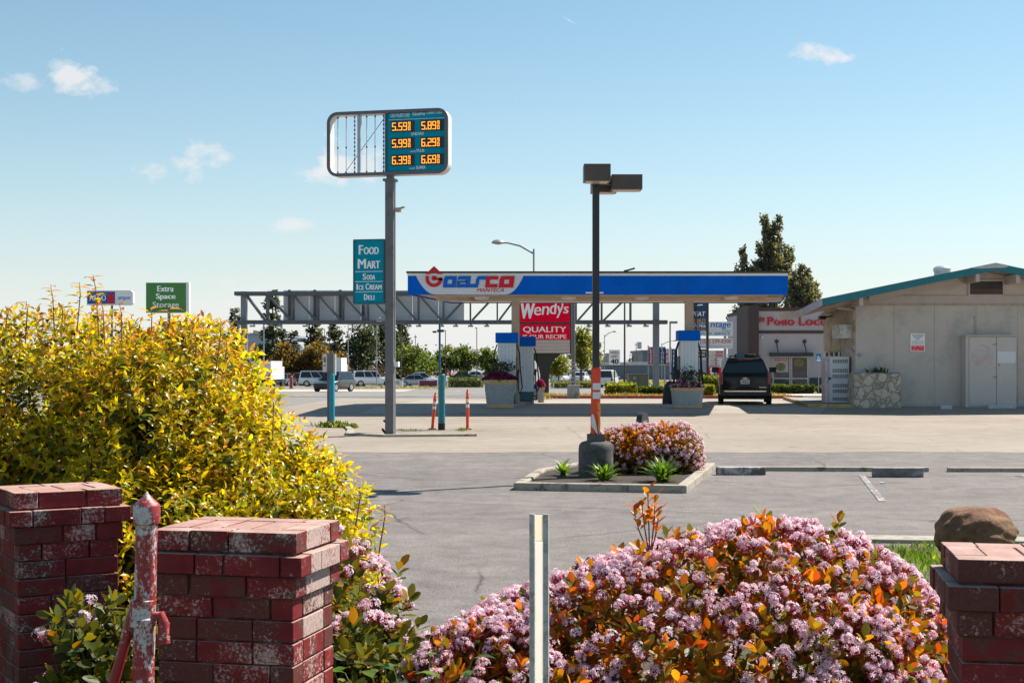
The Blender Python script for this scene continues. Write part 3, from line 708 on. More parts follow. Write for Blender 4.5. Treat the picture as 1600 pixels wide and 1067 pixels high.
# boulder
bo = bmesh.new(); bmesh.ops.create_icosphere(bo, subdivisions=5, radius=1)
for v in bo.verts:
    p = np.array(v.co)[None, :]; d = lump(p, 2.2, 4)[0] * .16 + abs(lump(p, 4.0, 6)[0]) * -.13 + lump(p, 9, 3)[0] * .03 + lump(p, 14, 9)[0] * .015
    v.co *= 1 + d; x, y, z = v.co
    v.co = ((x + .12 * z) * .415, y * .40, (max(z, -.6) * .315) * (1.0 - .22 * x))
me = bpy.data.meshes.new('boulder'); bo.to_mesh(me); bo.free()
for p_ in me.polygons: p_.use_smooth = True
me.materials.append(pbr('brown_stone', (.22, .105, .055), .9, var=.45, scale=9, bump=1.0, bscale=30, dirt=(.10, .085, .025), dirt_amt=.3, dirt_scale=3))
bl = bpy.data.objects.new('boulder', me); C.objects.link(bl); bl.location = (X(1529, 14.6), 14.6, bedz(X(1529, 14.6), 14.6) + .20)
tag(bl, 'rounded brown boulder on the grass beyond the shaded pillar', 'boulder')
# ================================================================== COMMON PAINTS
m_grey = pbr('grey_steel_paint', (.13, .13, .14), .5, .0, var=.12, scale=2, dirt=(.08, .07, .065), dirt_amt=.3, dirt_scale=2.5)
m_lgrey = pbr('light_grey_steel', (.28, .29, .31), .5, .2, var=.12, scale=2)
m_dark = pbr('dark_bronze', (.035, .026, .022), .45, .1, var=.25, scale=3)
m_black = pbr('black_rubber', (.018, .018, .019), .7, var=.3, scale=10)
m_teal = pbr('teal_sign_face', (.0005, .27, .38), .5, var=.08, scale=1.5, spec=.06)
m_tealp = pbr('teal_plastic', (.004, .24, .32), .45, var=.1, scale=3)
m_wht = pbr('white_paint', (.75, .75, .73), .5, var=.05, scale=2)
m_whtx = pbr('white_lettering', (.92, .92, .90), .5, var=.02)
m_red = pbr('red_sign_face', (.92, .002, .035), .5, var=.05, scale=2, spec=.06)
m_redx = pbr('red_lettering', (.62, .015, .03), .4, var=.08, spec=.2)
m_blue = pbr('blue_fascia', (.0005, .115, .56), .5, var=.12, scale=.8, dirt=(.0005, .09, .42), dirt_amt=.2, dirt_scale=.7, spec=.06)
m_bluex = pbr('blue_lettering', (.005, .12, .50), .4, var=.06, spec=.2)
m_conc = pbr('grey_concrete', (.30, .30, .29), .9, var=.22, scale=3, bump=.4, bscale=40, dirt=(.15, .14, .13), dirt_amt=.4, dirt_scale=2)
m_orange = pbr('orange_plastic', (.82, .07, .02), .45, var=.08)
m_beige = pbr('beige_stucco', (.52, .43, .34), .85, var=.08, scale=2, bump=.2, bscale=30)
m_glass = pbr('dark_glass', (.012, .016, .02), .06, 0, var=.2, spec=.7)
m_txt = pbr('black_lettering', (.02, .02, .022), .6, var=.02)
# ================================================================== ISLAND: LAMP, BUSH, PLANTS
D = 25.0; bx, by = X(931, D), D
lp = thing('parking_lamp', 'tall dark square parking lot lamp with box heads on a round concrete base', 'lamp', (bx, by, .085))
MB().lathe([(.305, -.1), (.305, .48), (.295, .55), (.26, .60), (.18, .625), (.0, .63)], (0, 0, 0), 36).box(-.15, -.15, .60, .15, .15, .745).build('concrete_base', pbr('weathered_concrete', (.105, .102, .098), .9, var=.4, scale=3, bump=.4, bscale=35, dirt=(.05, .045, .04), dirt_amt=.6, dirt_scale=2.2), lp, smooth=True)
hz = Z(292, D) - .085; m_pole = pbr('dark_pole', (.022, .021, .022), .4, var=.2)
MB().box(-.06, -.06, .745, .06, .06, hz + .02).box(-.1, -.1, .745, .1, .1, .765).build('pole', m_pole, lp)
for k, (x0, y0, z0) in enumerate([(-.24, -.62, .03), (.27, -.12, -.055), (-.06, .3, -.05)]):
    mb = MB(); wx, wy, hh = [(.46, .40, .29), (.54, .40, .26), (.46, .40, .27)][k]
    mb.box(x0, y0, hz + z0, x0 + wx, y0 + wy, hz + z0 + hh)
    hd = mb.build('lamp_head', pbr('bronze_lamp', (.085, .055, .043), .38, var=.2), lp, bevel=.008)
    MB().box(x0 + .04, y0 + .04, hz + z0 - .012, x0 + wx - .04, y0 + wy - .04, hz + z0 - .001).build('lens', pbr('lamp_lens', (.62, .52, .40), .25, var=.1), hd)
MB().box(-.035, -.24, hz + .07, .035, -.061, hz + .17).box(.061, -.035, hz + .03, .27, .035, hz + .13).box(-.035, .061, hz + .04, .035, .3, hz + .13).build('arm', m_pole, lp)
# banner wrapped round the pole
bn = thing('banner', 'narrow orange pole banner with white blocks and a food picture', 'banner', (bx, by - .075, Z(690, D)))
b0 = 0; bh = Z(574, D) - Z(690, D)
def bx_at(t): return -.005 - .02 * (1 - t), .083 - .005 * (1 - t)
mb = MB(); vs = []; NB = 24
for i in range(NB + 1):
    t = i / NB
    for j in range(7):
        x = -.083 + .166 * j / 6 - .018 * (1 - t) ; wob = .012 * math.sin(t * 9 + j) * (1 - t) - .02 * (abs(j - 3) / 3) * 0
        lift = bh * .10 * max(0, 1 - t * 6) * (1 - j / 6) ** 1 * -1
        vs.append((x, -.012 - wob - .03 * (1 - t) * abs(math.sin(j * .9)), t * bh + (.16 * (1 - j / 6) if t < .001 else 0)))
mb.add(vs, [(i * 7 + j, i * 7 + j + 1, (i + 1) * 7 + j + 1, (i + 1) * 7 + j) for i in range(NB) for j in range(6)])
o = mb.build('cloth', m_orange, bn, smooth='all'); sol = o.modifiers.new('t', 'SOLIDIFY'); sol.thickness = .004
mb = MB(); mb.box(-.06, -.032, bh * .70, .078, -.028, bh * .79).box(-.06, -.032, bh * .58, .078, -.028, bh * .67); mb.build('white_block', m_wht, bn)
mb = MB()
mb.prism([(.0, .42 * bh), (.06, .40 * bh), (.075, .25 * bh), (.06, .08 * bh), (.03, .2 * bh), (.045, .33 * bh)], -.046, -.040)
mb.prism([(.02, .52 * bh), (.07, .54 * bh), (.078, .44 * bh), (.03, .44 * bh)], -.046, -.040)
mb.build('yellow_shape', pbr('banner_yellow', (.75, .36, .03), .5, var=.1), bn)
MB().prism([(-.085, .36 * bh), (-.05, .38 * bh), (-.005, .26 * bh), (.03, .09 * bh), (-.03, .16 * bh), (-.088, .22 * bh)], -.047, -.041).build('pale_shape', m_wht, bn)
# clipped bush
cbx, cby = X(1012, 26.0), 26.0
ib = [(cbx - .05, cby, .46, 1.02, .62, .48), (cbx - .55, cby, .48, .52, .52, .44), (cbx + .45, cby + .05, .50, .57, .58, .49), (cbx - .05, cby, .52, .75, .5, .45), (cbx, cby - .1, .34, .98, .58, .36)]
hawthorn('clipped_bush', 'clipped rounded bush of pink flowers and orange leaves in the kerbed island', ib, 2600, 800, (cbx, cby, .085), ORANGE, [2.6, 2.0, 2.2, 3.6, 1.0], (.40, .40, .5), fsz=.014, lsz=(.045, .07), seed=21)
def strap_plant(label, u, v, rad, n):
    p = G(u, v); t = thing('strap_leaf_plant', label, 'plant', (p.x, p.y, .085), group='strap leaved plants in the kerbed island')
    a = RNG.uniform(0, 6.28, n); el = RNG.uniform(.35, 1.35, n)
    ax = np.stack([np.cos(a) * np.cos(el), np.sin(a) * np.cos(el), np.sin(el)], 1)
    pos = np.tile(np.array([p.x, p.y, .085]), (n, 1)) + RNG.normal(0, .03, (n, 3)) * np.array([1, 1, 0])
    leaf_mesh('leaves', pos, ax, np.tile([0, 0, 1.0], (n, 1)), rad * RNG.uniform(.7, 1.1, n), pick([(.12, .22, .02), (.20, .27, .03), (.07, .14, .02)], n), STRAP, m_green, t, wid=1.5)
strap_plant('thin strap leaved plant on bare mulch in a corner of the kerbed island', 880, 750, .36, 45)
strap_plant('bright strap leaved plant in front of the round concrete lamp base', 944, 758, .40, 75)
strap_plant('wide strap leaved plant in front of the clipped pink bush', 1036, 760, .48, 85)
# small round topped sign behind the bush
p = Vector((X(1004, 29.5), 29.5, GZ(29.5)))
sg = thing('small_sign', 'small dark round topped sign with a red edge behind the clipped bush', 'sign', p, R(62))
zt = Z(644, 29.5) - p.z
ol = [(-.2, 0), (.2, 0)] + [(.2 * math.cos(a), zt - .2 + .2 * math.sin(a)) for a in np.linspace(0, math.pi, 12)]
MB().prism(ol, -.06, .06).build('panel', pbr('sign_back_dark', (.03, .03, .035), .5), sg)
MB().prism([(x * .93, .02 + z * .96) for x, z in ol], .0605, .066).build('red_face', m_red, sg); MB().prism([(x * .6, .15 + z * .75) for x, z in ol], .0665, .07).build('pale_face', m_wht, sg)
# wheel stops
def wheel_stop(label, u0, u1, vb, hpx, m, group='wheel stops at the stalls', name='wheel_stop'):
    D = GD(vb); w = (u1 - u0) / S(D); h = hpx / S(D)
    o = MB().box(-w / 2, 0, 0, w / 2, .16, h).build(name, m, bevel=.025); o.location = (X((u0 + u1) / 2, D), D, GZ(D))
    return tag(o, label, 'wheel stop', group)
m_ws = pbr('worn_stop_paint', (.52, .53, .55), .85, var=.25, scale=4, bump=.4, bscale=30, dirt=(.12, .11, .10), dirt_amt=.7, dirt_scale=4)
m_ws2 = pbr('worn_dark_stop', (.16, .155, .155), .85, var=.4, scale=5, bump=.4, bscale=30, dirt=(.38, .36, .34), dirt_amt=.35, dirt_scale=3)
wheel_stop('pale worn concrete wheel stop beside the kerbed island', 1120, 1197, 742.5, 12.5, m_ws)
wheel_stop('darker stained wheel stop beyond the white stall line', 1365, 1444, 746, 15, m_ws2)
lt = MB().plan([(-.035, -.03), (.04, -.02), (.05, .03), (-.02, .045)], 0, .025).build('litter', m_wht); pl = G(1378, 756); lt.location = (pl.x, pl.y, pl.z + .004)
tag(lt, 'small white scrap of litter lying on the asphalt stall', 'litter')
pu = MB(); pts = [(X(1190, 18.2) + .62 * math.cos(a) * (1 + .12 * math.sin(3 * a)), 18.2 + .55 * math.sin(a)) for a in np.linspace(0, 6.283, 25)[:-1]]  # pale drain patch drawn as a thin raised disc
tag(pu.plan(pts, .004, .009).build('drain_patch', pbr('drain_patch_pale', (.22, .21, .21), .6, var=.2)), 'flat pale round cover set in the asphalt beyond the large pink bush', 'cover')
# ================================================================== PRICE SIGN
D = 37.8; gp = Vector((X(610, D), D, GZ(D)))
ps = thing('price_sign', 'tall grey pole sign with a teal fuel price panel, half its frame empty', 'sign', gp, R(-13))
def lx(u): return (u - 610.5) / 57.3
def lz(v): return Z(v, D) - gp.z
MB().box(-.115, -.115, -.1, .115, .115, lz(282)).box(-.165, -.165, lz(284), .165, .165, lz(280)).box(-.085, -.085, lz(280), .085, .085, lz(274)).build('pole', m_grey, ps, bevel=.01)
def rrect(x0, x1, z0, z1, r, n=8):
    o = []
    for cx, cz, a0 in ((x1 - r, z0 + r, -90), (x1 - r, z1 - r, 0), (x0 + r, z1 - r, 90), (x0 + r, z0 + r, 180)):
        o += [(cx + r * math.cos(R(a0 + 90 * k / n)), cz + r * math.sin(R(a0 + 90 * k / n))) for k in range(n + 1)]
    return o
def frame_ring(mb, x0, x1, z0, z1, r, t, y0, y1):
    a = rrect(x0, x1, z0, z1, r); b = rrect(x0 + t, x1 - t, z0 + t, z1 - t, max(.02, r - t)); n = len(a)
    vs = [(x, y0, z) for x, z in a] + [(x, y0, z) for x, z in b] + [(x, y1, z) for x, z in a] + [(x, y1, z) for x, z in b]
    fs = []
    for i in range(n):
        j = (i + 1) % n
        fs += [(i, j, n + j, n + i), (2 * n + j, 2 * n + i, 3 * n + i, 3 * n + j), (j, i, 2 * n + i, 2 * n + j), (n + i, n + j, 3 * n + j, 3 * n + i)]
    return mb.add(vs, fs)
zc = lz(224.5); X0, X1, Z0, Z1 = lx(512), lx(704.5), zc - .86, zc + .86
frame_ring(MB(), X0 + .004, X1 - .004, Z0 + .004, Z1 - .004, .286, .07, -.158, .19).build('frame_side', pbr('pale_frame', (.62, .60, .57), .5, var=.08), ps)
frame_ring(MB(), X0, X1, Z0, Z1, .29, .085, -.19, -.16).build('frame', pbr('sign_frame', (.10, .105, .12), .45, var=.15), ps)
xp0 = lx(608); pan = rrect(xp0 - .3, X1 - .095, Z0 + .095, Z1 - .095, .18); pan = [(max(x, xp0), z) for x, z in pan]
MB().prism(pan, -.15, .15).build('price_panel', m_teal, ps)
m_led = pbr('led_amber', (.6, .2, .02), .5, emis=((1.0, .34, .02), .95))
SEG = {'0': 'abcdef', '1': 'bc', '2': 'abged', '3': 'abgcd', '4': 'fgbc', '5': 'afgcd', '6': 'afgedc', '7': 'abc', '8': 'abcdefg', '9': 'abfgcd'}
def seg_digit(mb, ch, x0, x1, z0, z1, y, t):
    zm = (z0 + z1) / 2
    L_ = {'a': (x0, z1 - t, x1, z1), 'd': (x0, z0, x1, z0 + t), 'g': (x0, zm - t / 2, x1, zm + t / 2), 'f': (x0, zm, x0 + t, z1), 'b': (x1 - t, zm, x1, z1), 'e': (x0, z0, x0 + t, zm), 'c': (x1 - t, z0, x1, zm)}
    for i, s in enumerate(SEG[ch]):
        a = L_[s]; yy = y - .0005 * i; mb.quad((a[0], yy, a[1]), (a[2], yy, a[1]), (a[2], yy, a[3]), (a[0], yy, a[3]))
m_dispb = pbr('display_black', (.012, .012, .018), .4)
disp = [('5.59', 0, 0), ('5.89', 1, 0), ('5.99', 0, 1), ('6.29', 1, 1), ('6.39', 0, 2), ('6.69', 1, 2)]
for s, cx, ry in disp:
    xa = lx([614.6, 661.0][cx]); xb = lx([651.5, 697.0][cx]); zc_ = lz([200.3, 226.5, 252.6][ry]); hh = .147
    dsp = MB().box(xa, -.165, zc_ - hh, xb, -.151, zc_ + hh).build('price_display', m_dispb, ps)
    mb = MB(); wd_ = (xb - xa); dw = wd_ * .165; xx = xa + wd_ * .045
    for i, ch in enumerate([s[0], s[2], s[3]]):
        x0 = xx + [0, .275, .475][i] * wd_
        seg_digit(mb, ch, x0, x0 + dw, zc_ - hh * .72, zc_ + hh * .72, -.168, .023)
    xd = xx + .196 * wd_; mb.quad((xd, -.168, zc_ - hh * .74), (xd + .03, -.168, zc_ - hh * .74), (xd + .03, -.168, zc_ - hh * .74 + .04), (xd, -.168, zc_ - hh * .74 + .04))
    x0 = xx + .69 * wd_
    seg_digit(mb, '9', x0, x0 + dw * .58, zc_ + .01, zc_ + hh * .78, -.168, .017); seg_digit(mb, '0', x0, x0 + dw * .58, zc_ - hh * .74, zc_ - .012, -.168, .017)
    mb.build('digits', m_led, dsp)
mb = MB(); y = -.152
text(mb, 'CASH VALERO CARD', lx(613.5), lx(644), lz(185.5), lz(180), y, .0); mb.build('lettering', m_whtx, ps); mb = MB(); text(mb, 'Gasoline', lx(648), lx(668), lz(184), lz(178.5), y, .005); mb.build('lettering', m_whtx, ps); mb = MB(); text(mb, 'CREDIT DEBIT', lx(670.5), lx(697), lz(182.5), lz(177.5), y, .0)
mb.build('lettering', m_whtx, ps); mb = MB(); text(mb, 'UNLEAD', lx(646), lx(666), lz(214.5), lz(210), y, .01)
mb.build('lettering', m_whtx, ps); mb = MB(); text(mb, 'UNLEAD', lx(644.5), lx(653.5), lz(240.6), lz(238.2), y, .01); text(mb, 'PLUS', lx(655), lx(667), lz(240.6), lz(236.2), y, .02)
mb.build('lettering', m_whtx, ps); mb = MB(); text(mb, 'UNLEAD', lx(643), lx(652.5), lz(267), lz(264.6), y, .01); text(mb, 'SUPER', lx(654), lx(669), lz(267), lz(262.4), y, .02)
mb.build('lettering', m_whtx, ps); MB().box(lx(610.5), -.155, lz(189.6), lx(700.5), -.152, lz(189.1)).build('rule', m_whtx, ps)
m_tube = peel_mat('spotted_tube', (.62, .60, .60), (.30, .06, .08), .12, 16)
for u in (526.4, 540, 553.6, 573, 586.4, 600):
    t = MB().tube([(lx(u), -.02, Z0 + .08), (lx(u), -.02, Z1 - .08)], .013, 8).build('tube', m_tube, ps, smooth=True)
    n = 14 if u in (553.6, 600) else 3
    for k in range(n):
        mb = MB(); zz = Z0 + .13 + (Z1 - Z0 - .26) * (k / (n - 1) if n > 3 else [0, .45, 1][k]); mb.lathe([(.02, -.022), (.024, 0), (.02, .022)], (lx(u), -.02, zz), 8)
        mb.build('tube_clip', pbr('dark_clip', (.10, .03, .04), .6), t)
MB().box(lx(561) - .045, -.05, Z0 + .084, lx(561) + .045, .05, Z1 - .084).build('mullion', pbr('pale_mullion', (.34, .40, .46), .5), ps)
MB().tube([(lx(535), .03, Z0 + .08), (lx(603.5), .03, Z1 - .1)], .008, 6).build('cable', m_dark, ps)
MB().box(lx(606) - .02, -.188, Z0 + .084, lx(606) + .025, .188, Z1 - .084).build('divider', MATS['sign_frame'], ps)
fm0, fm1, fz0, fz1 = lx(554.5), lx(602.5), lz(474), lz(375)
fm = MB().box(fm0, -.12, fz0, fm1, .12, fz1).build('food_panel', m_teal, ps); frame_ring(MB(), fm0 - .02, fm1 + .02, fz0 - .02, fz1 + .02, .021, .035, -.14, .14).build('panel_frame', pbr('teal_frame', (.02, .10, .12), .5), fm)
y = -.123
def smallcaps(mb, first, rest, u0, um, u1, v0, v1, b=.03):
    text(mb, first, lx(u0), lx(um), lz(v0), lz(v1), y, b); text(mb, rest, lx(um) + .012, lx(u1), lz(v0), lz(v0 - (v0 - v1) * .78), y, b)
for ln_ in ([('F', 'OOD', 562, 569.5, 594.5, 397.5, 383)], [('M', 'ART', 560.5, 574, 596.5, 419.5, 404.5)], [('S', 'ODA', 568.5, 574, 588.5, 437, 427.5)], [('I', 'CE', 558.5, 561, 570.5, 452.8, 443.5), ('C', 'REAM', 573, 579, 599, 452.5, 443)], [('D', 'ELI', 570.5, 576.5, 587.5, 468.5, 459.5)]):
    mb = MB(); [smallcaps(mb, *a) for a in ln_]; mb.build('lettering', m_whtx, fm)
for v in (424.3, 440, 456): MB().box(fm0 + .03, y - .001, lz(v + .4), fm1 - .03, y, lz(v - .4)).build('rule', m_whtx, fm)
MB().box(.115, -.05, lz(331), .19, .05, lz(327)).box(.17, -.12, lz(332), .29, .05, lz(325.5)).add([(.29, -.12, lz(325.5)), (.40, -.16, lz(324)), (.40, .06, lz(324)), (.29, .05, lz(325.5)), (.29, -.12, lz(327)), (.40, -.16, lz(325)), (.40, .06, lz(325)), (.29, .05, lz(327))], [(0, 1, 2, 3), (7, 6, 5, 4), (0, 4, 5, 1)]).build('floodlight', pbr('flood_housing', (.35, .27, .22), .5), ps)
MB().box(.115, -.08, lz(573), .24, .06, lz(565)).build('meter_box', m_wht, ps); MB().box(-.36, -.07, lz(501), -.115, .07, lz(497.5)).box(-.36, -.09, lz(503), -.29, .09, lz(496)).build('camera_box', m_lgrey, ps)
MB().tube([(.15, -.05, lz(280)), (.14, -.06, lz(290)), (.128, -.03, lz(300)), (.128, -.03, lz(560))], .01, 6).build('conduit', m_lgrey, ps)
MB().bar((-.12, 0, .02), (-.23, 0, .16), .05).bar((-.12, 0, .34), (-.19, 0, .38), .05).build('bracket', m_rust, ps)
# ================================================================== POSTS NEAR THE STREET
p = G(518, 664); D = p.y
tp = thing('sign_post', 'square grey post with a teal lower sleeve and pale box at its top', 'post', p)
def zz(v): return Z(v, D) - p.z
s_ = S(D)
MB().box(-6.5 / s_, -.07, 0, 3 / s_, .07, zz(552)).build('post', m_grey, tp)
MB().lathe([(4.2 / s_, 0), (4.2 / s_, zz(586)), (3.5 / s_, zz(584.5)), (.0, zz(584))], (1.6 / s_, -.10, 0), 18).build('sleeve', m_tealp, tp, smooth=True)
MB().box(-13.5 / s_, -.05, zz(581), -6.6 / s_, .10, zz(553)).box(3.1 / s_, -.03, zz(586), 6.6 / s_, .09, zz(553)).build('pale_box', pbr('pale_panel', (.6, .6, .58), .6, var=.1), tp)
mb = MB(); mb.box(-12 / s_, -.053, zz(566), -8.6 / s_, -.0505, zz(558)).box(-12 / s_, -.053, zz(572), -8.6 / s_, -.0505, zz(570)); mb.build('label_plate', m_grey, tp)
p = G(690, 672); D = p.y; s_ = S(D)
bp_ = thing('camera_pole', 'slim blue pole rising from a peeling teal pipe bollard', 'pole', p)
MB().lathe([(5.4 / s_, -.05), (5.4 / s_, zz(585.5)), (4.6 / s_, zz(584.5))], (0, 0, 0), 20).build('bollard_sleeve', peel_mat('peeling_teal', (.01, .17, .21), (.45, .50, .52), .40, 6, rust=(.09, .035, .02)), bp_, smooth=True)
MB().lathe([(5.6 / s_, -.02), (5.6 / s_, 11 / s_)], (0, 0, 0), 20).build('rust_band', m_rust, bp_, smooth=True)
MB().tube([(-3 / s_, 0, zz(584.5)), (-3 / s_, 0, zz(506))], 1.7 / s_, 10).build('pole', pbr('blue_pole_paint', (.01, .09, .22), .5, var=.15), bp_, smooth=True)
MB().box(-7 / s_, -.05, zz(519), 3.5 / s_, .05, zz(515)).box(-14 / s_, -.04, zz(520), -8 / s_, .06, zz(517)).build('camera', m_dark, bp_)
def delineator(label, u, v, vt, tilt, grp='orange channel posts by the driveway'):
    p = G(u, v); s_ = S(p.y); h = (v - vt) / s_
    t = thing('delineator', label, 'delineator', p, 0, grp)
    MB().plan([(-.11, -.11), (.11, -.11), (.11, .11), (-.11, .11)], 0, .035).build('base', m_black, t, bevel=.01)
    q = lambda f: (tilt * f, 0, h * f)
    MB().tube([q(.03), q(.14), q(.16), q(.55)], [.045, .045, .042, .052], 14).tube([q(.63), q(.68)], .05, 14).tube([q(.76), q(.80), q(.83), q(.86), q(.9), q(.93), q(1.0)], [.05, .05, .05, .03, .055, .03, .022], 14).build('tube', m_orange, t, smooth=True)
    MB().tube([q(.55), q(.63)], .051, 14, cap=False).tube([q(.68), q(.76)], .051, 14, cap=False).build('reflector_band', m_wht, t, smooth=True)
delineator('leaning orange channel post with white bands between the price sign and teal bollard', 675.5, 671, 613, .09)
delineator('upright orange channel post with white bands between the teal bollard and flower planter', 730.5, 671.5, 608, 0)
def weedclump(label, u, v, wpx, hpx, n, cols=((.10, .14, .02), (.16, .18, .03), (.22, .2, .05))):
    D = GD(v); s_ = S(D); x0 = X(u, D)
    pos = np.stack([x0 + RNG.normal(0, wpx / s_ / 4, n), D + RNG.normal(0, .12, n), np.full(n, GZ(D))], 1)
    return tag(leaf_mesh('weeds', pos, np.stack([RNG.normal(0, .5, n), RNG.normal(0, .5, n), np.ones(n)], 1), rdir(n), hpx / s_ * RNG.uniform(.5, 1.1, n), pick(cols, n), NEEDLE, m_green, wid=.8), label, 'weeds', kind='stuff')
weedclump('weeds', 520, 668, 40, 12, 260); weedclump('weeds', 548, 669, 24, 9, 120); weedclump('weeds', 722, 673, 18, 6, 90); weedclump('weeds', 635, 673, 50, 4, 140, ((.2, .15, .06), (.12, .12, .03)))
# ================================================================== CANOPY
Dc = 50.2; zb, zt = Z(460.5, Dc), Z(424, Dc); gz = GZ(52)
cp = thing('fuel_canopy', 'flat fuel station canopy with a blue fascia on two beige columns', 'canopy', (X(935, 52), 52, gz))
xl, xr = X(637, Dc), X(1231, Dc); yb = 57.6; sh = 1.15
m_soff = pbr('soffit_paint', (.62, .50, .38), .7, var=.08, scale=1, dirt=(.40, .30, .21), dirt_amt=.3, dirt_scale=.8)
def skew(y): return sh * (y - Dc) / (yb - Dc)
PL = lambda e=0.0: [(xl + e, Dc + e), (xr - e, Dc + e), (xr + sh - e, yb - e), (xl + sh + e, yb - e)]
MB().plan(PL(.05), zb + .05, zb + .11).plan(PL(.6), zb + .005, zb + .049).build('soffit', m_soff, cp, world=True)
MB().plan(PL(.06), zb + .111, zt - .12).build('deck', m_grey, cp, world=True)
def fascia(mb, z0, z1, o, t=.06):
    mb.plan([(xl - o, Dc - o), (xr + o, Dc - o), (xr + o, Dc - o + t), (xl - o, Dc - o + t)], z0, z1)
    mb.plan([(xl - o, Dc - o + t), (xl - o + t, Dc - o + t), (xl + sh - o + t, yb), (xl + sh - o, yb)], z0, z1)
    mb.plan([(xr + o - t, Dc - o + t), (xr + o, Dc - o + t), (xr + sh + o, yb), (xr + sh + o - t, yb)], z0, z1)
    mb.plan([(xl + sh - o, yb), (xr + sh + o, yb), (xr + sh + o, yb + t), (xl + sh - o, yb + t)], z0, z1)
    return mb
fascia(MB(), zb, Z(431, Dc), 0).build('blue_fascia', m_blue, cp, world=True)
fascia(MB(), Z(431, Dc) + .002, Z(427, Dc), .012, .08).build('white_band', m_wht, cp, world=True)
fascia(MB(), Z(427, Dc) + .002, zt, .05, .14).build('roof_edge', m_dark, cp, world=True)
mb = MB()
for u in (800, 935, 1070, 1165): mb.box(X(u, Dc) - .01, Dc - .004, zb + .01, X(u, Dc) + .01, Dc, Z(431.4, Dc))
mb.build('panel_seam', pbr('seam_blue', (.006, .055, .25), .5), cp, world=True)
for u, dd in ((805.5, 52.6), (1076.5, 52.6)):
    c = MB(); c.box(X(u, dd) - .15, dd - .15, gz, X(u, dd) + .15, dd + .15, zb + .004); c.build('column', m_beige, cp, world=True, bevel=.01)
mb = MB(); mb.box(xl + .9, 52.4, zb - .12, xr + .2, 52.8, zb + .003); mb.build('beam', m_soff, cp, world=True)
for u in (753, 888, 1001, 1140):
    x = X(u, 52.4); mb = MB(); mb.lathe([(.12, -.11), (.24, -.09), (.27, -.03), (.27, .0)], (x, 52.0, zb + .003), 16); mb.build('ceiling_light', m_wht, cp, world=True, smooth=True)
# logo panel on the fascia
y0 = Dc - .012
def fx(u): return X(u, Dc)
def fz(v): return Z(v, Dc)
crv = lambda a, b, n=9: [(fx(a[0] + (b[0] - a[0]) * t), fz(a[1] + (b[1] - a[1]) * (1 - (1 - t) ** 2.2))) for t in np.linspace(0, 1, n)]
left = crv((650, 431), (681, 460.2)); right = crv((818, 431), (789, 460.2)); 
MB().prism(left + list(reversed(right)), y0 - .012, y0 + .01).build('logo_panel', pbr('logo_white', (.62, .65, .68), .5, var=.04), cp, world=True)
yl = y0 - .016
mb = MB(); cx, cz, ro, ri = fx(678.2), fz(435.5), 13.2 / S(Dc), 8.0 / S(Dc)
an = np.linspace(R(158), R(366), 26); outer = [(cx + ro * math.cos(a), cz + ro * math.sin(a)) for a in an]; inner = [(cx + ri * math.cos(a), cz + ri * math.sin(a)) for a in an]
for i in range(len(an) - 1): mb.prism([outer[i], outer[i + 1], inner[i + 1], inner[i]], yl - .03, yl)
mb.prism([(fx(683), fz(438.4)), (fx(691.3), fz(438.4)), (fx(691.3), fz(434)), (fx(679), fz(434))][::1], yl - .03, yl)
mb.prism([(cx + .09 * math.cos(a), cz + .015 + .09 * math.sin(a)) for a in np.linspace(0, 6.283, 13)[:-1]], yl - .03, yl)
mb.prism([(fx(665), fz(428.5)), (fx(673), fz(428.5)), (fx(678.4), fz(423.5)), (fx(684), fz(428.5)), (fx(692), fz(428.5)), (fx(678.4), fz(415.8))], yl - .05, yl - .045 + .02)
mb.build('drop_emblem', m_redx, cp, world=True)
def slant(mb, polys, u0, u1, v0=449.5, v1=431.5):
    """letter strokes drawn in a unit box, slanted and laid on the fascia"""
    for pl in polys: mb.prism([(fx(u0 + (a + .10 * b) * (u1 - u0)), fz(v0 + b * (v1 - v0))) for a, b in pl], yl - .03, yl)
t_ = .31
A_ = [[(0, 0), (1, 0), (1, t_), (0, t_)], [(0, t_), (.33, t_), (.33, 1 - t_), (0, 1 - t_)], [(.67, t_), (1, t_), (1, 1 - t_), (.67, 1 - t_)], [(0, 1 - t_), (1, 1 - t_), (1, 1), (.1, 1)]]
A2 = [[(0, 0), (1, 0), (1, t_), (0, t_)], [(0, t_), (.26, t_), (.26, .6), (0, .6)], [(.67, t_), (1, t_), (1, 1 - t_), (.67, 1 - t_)], [(0, 1 - t_), (1, 1 - t_), (1, 1), (.1, 1)], [(.26, .42), (.74, .42), (.74, .6), (.26, .6)]]
S_ = [[(0, 0), (.55, 0), (.62, t_), (0, t_)], [(.38, t_), (.62, t_), (.62, 1 - t_), (.38, 1 - t_)], [(.38, 1 - t_), (1.1, 1 - t_), (1.15, 1), (.5, 1)]]
C_ = [[(0, 0), (1, 0), (1, t_), (0, t_)], [(0, t_), (.33, t_), (.33, 1 - t_), (0, 1 - t_)], [(0, 1 - t_), (1, 1 - t_), (1, 1), (.08, 1)]]
mb = MB(); slant(mb, A_, 692, 712); slant(mb, A2, 713, 734); slant(mb, S_, 734, 756); mb.build('blue_letters', m_bluex, cp, world=True)
mb = MB(); slant(mb, C_, 758, 777); slant(mb, A_, 779, 802); mb.build('red_letters', m_redx, cp, world=True)
mb = MB(); text(mb, 'MANTECA', fx(745), fx(787.5), fz(456.3), fz(450.5), yl - .004, .02, .25); mb.build('place_lettering', m_redx, cp, world=True)
MB().box(fx(915), y0 - .004, fz(458.8), fx(943), y0 + .005, fz(456.4)).build('white_sticker', m_wht, cp, world=True)
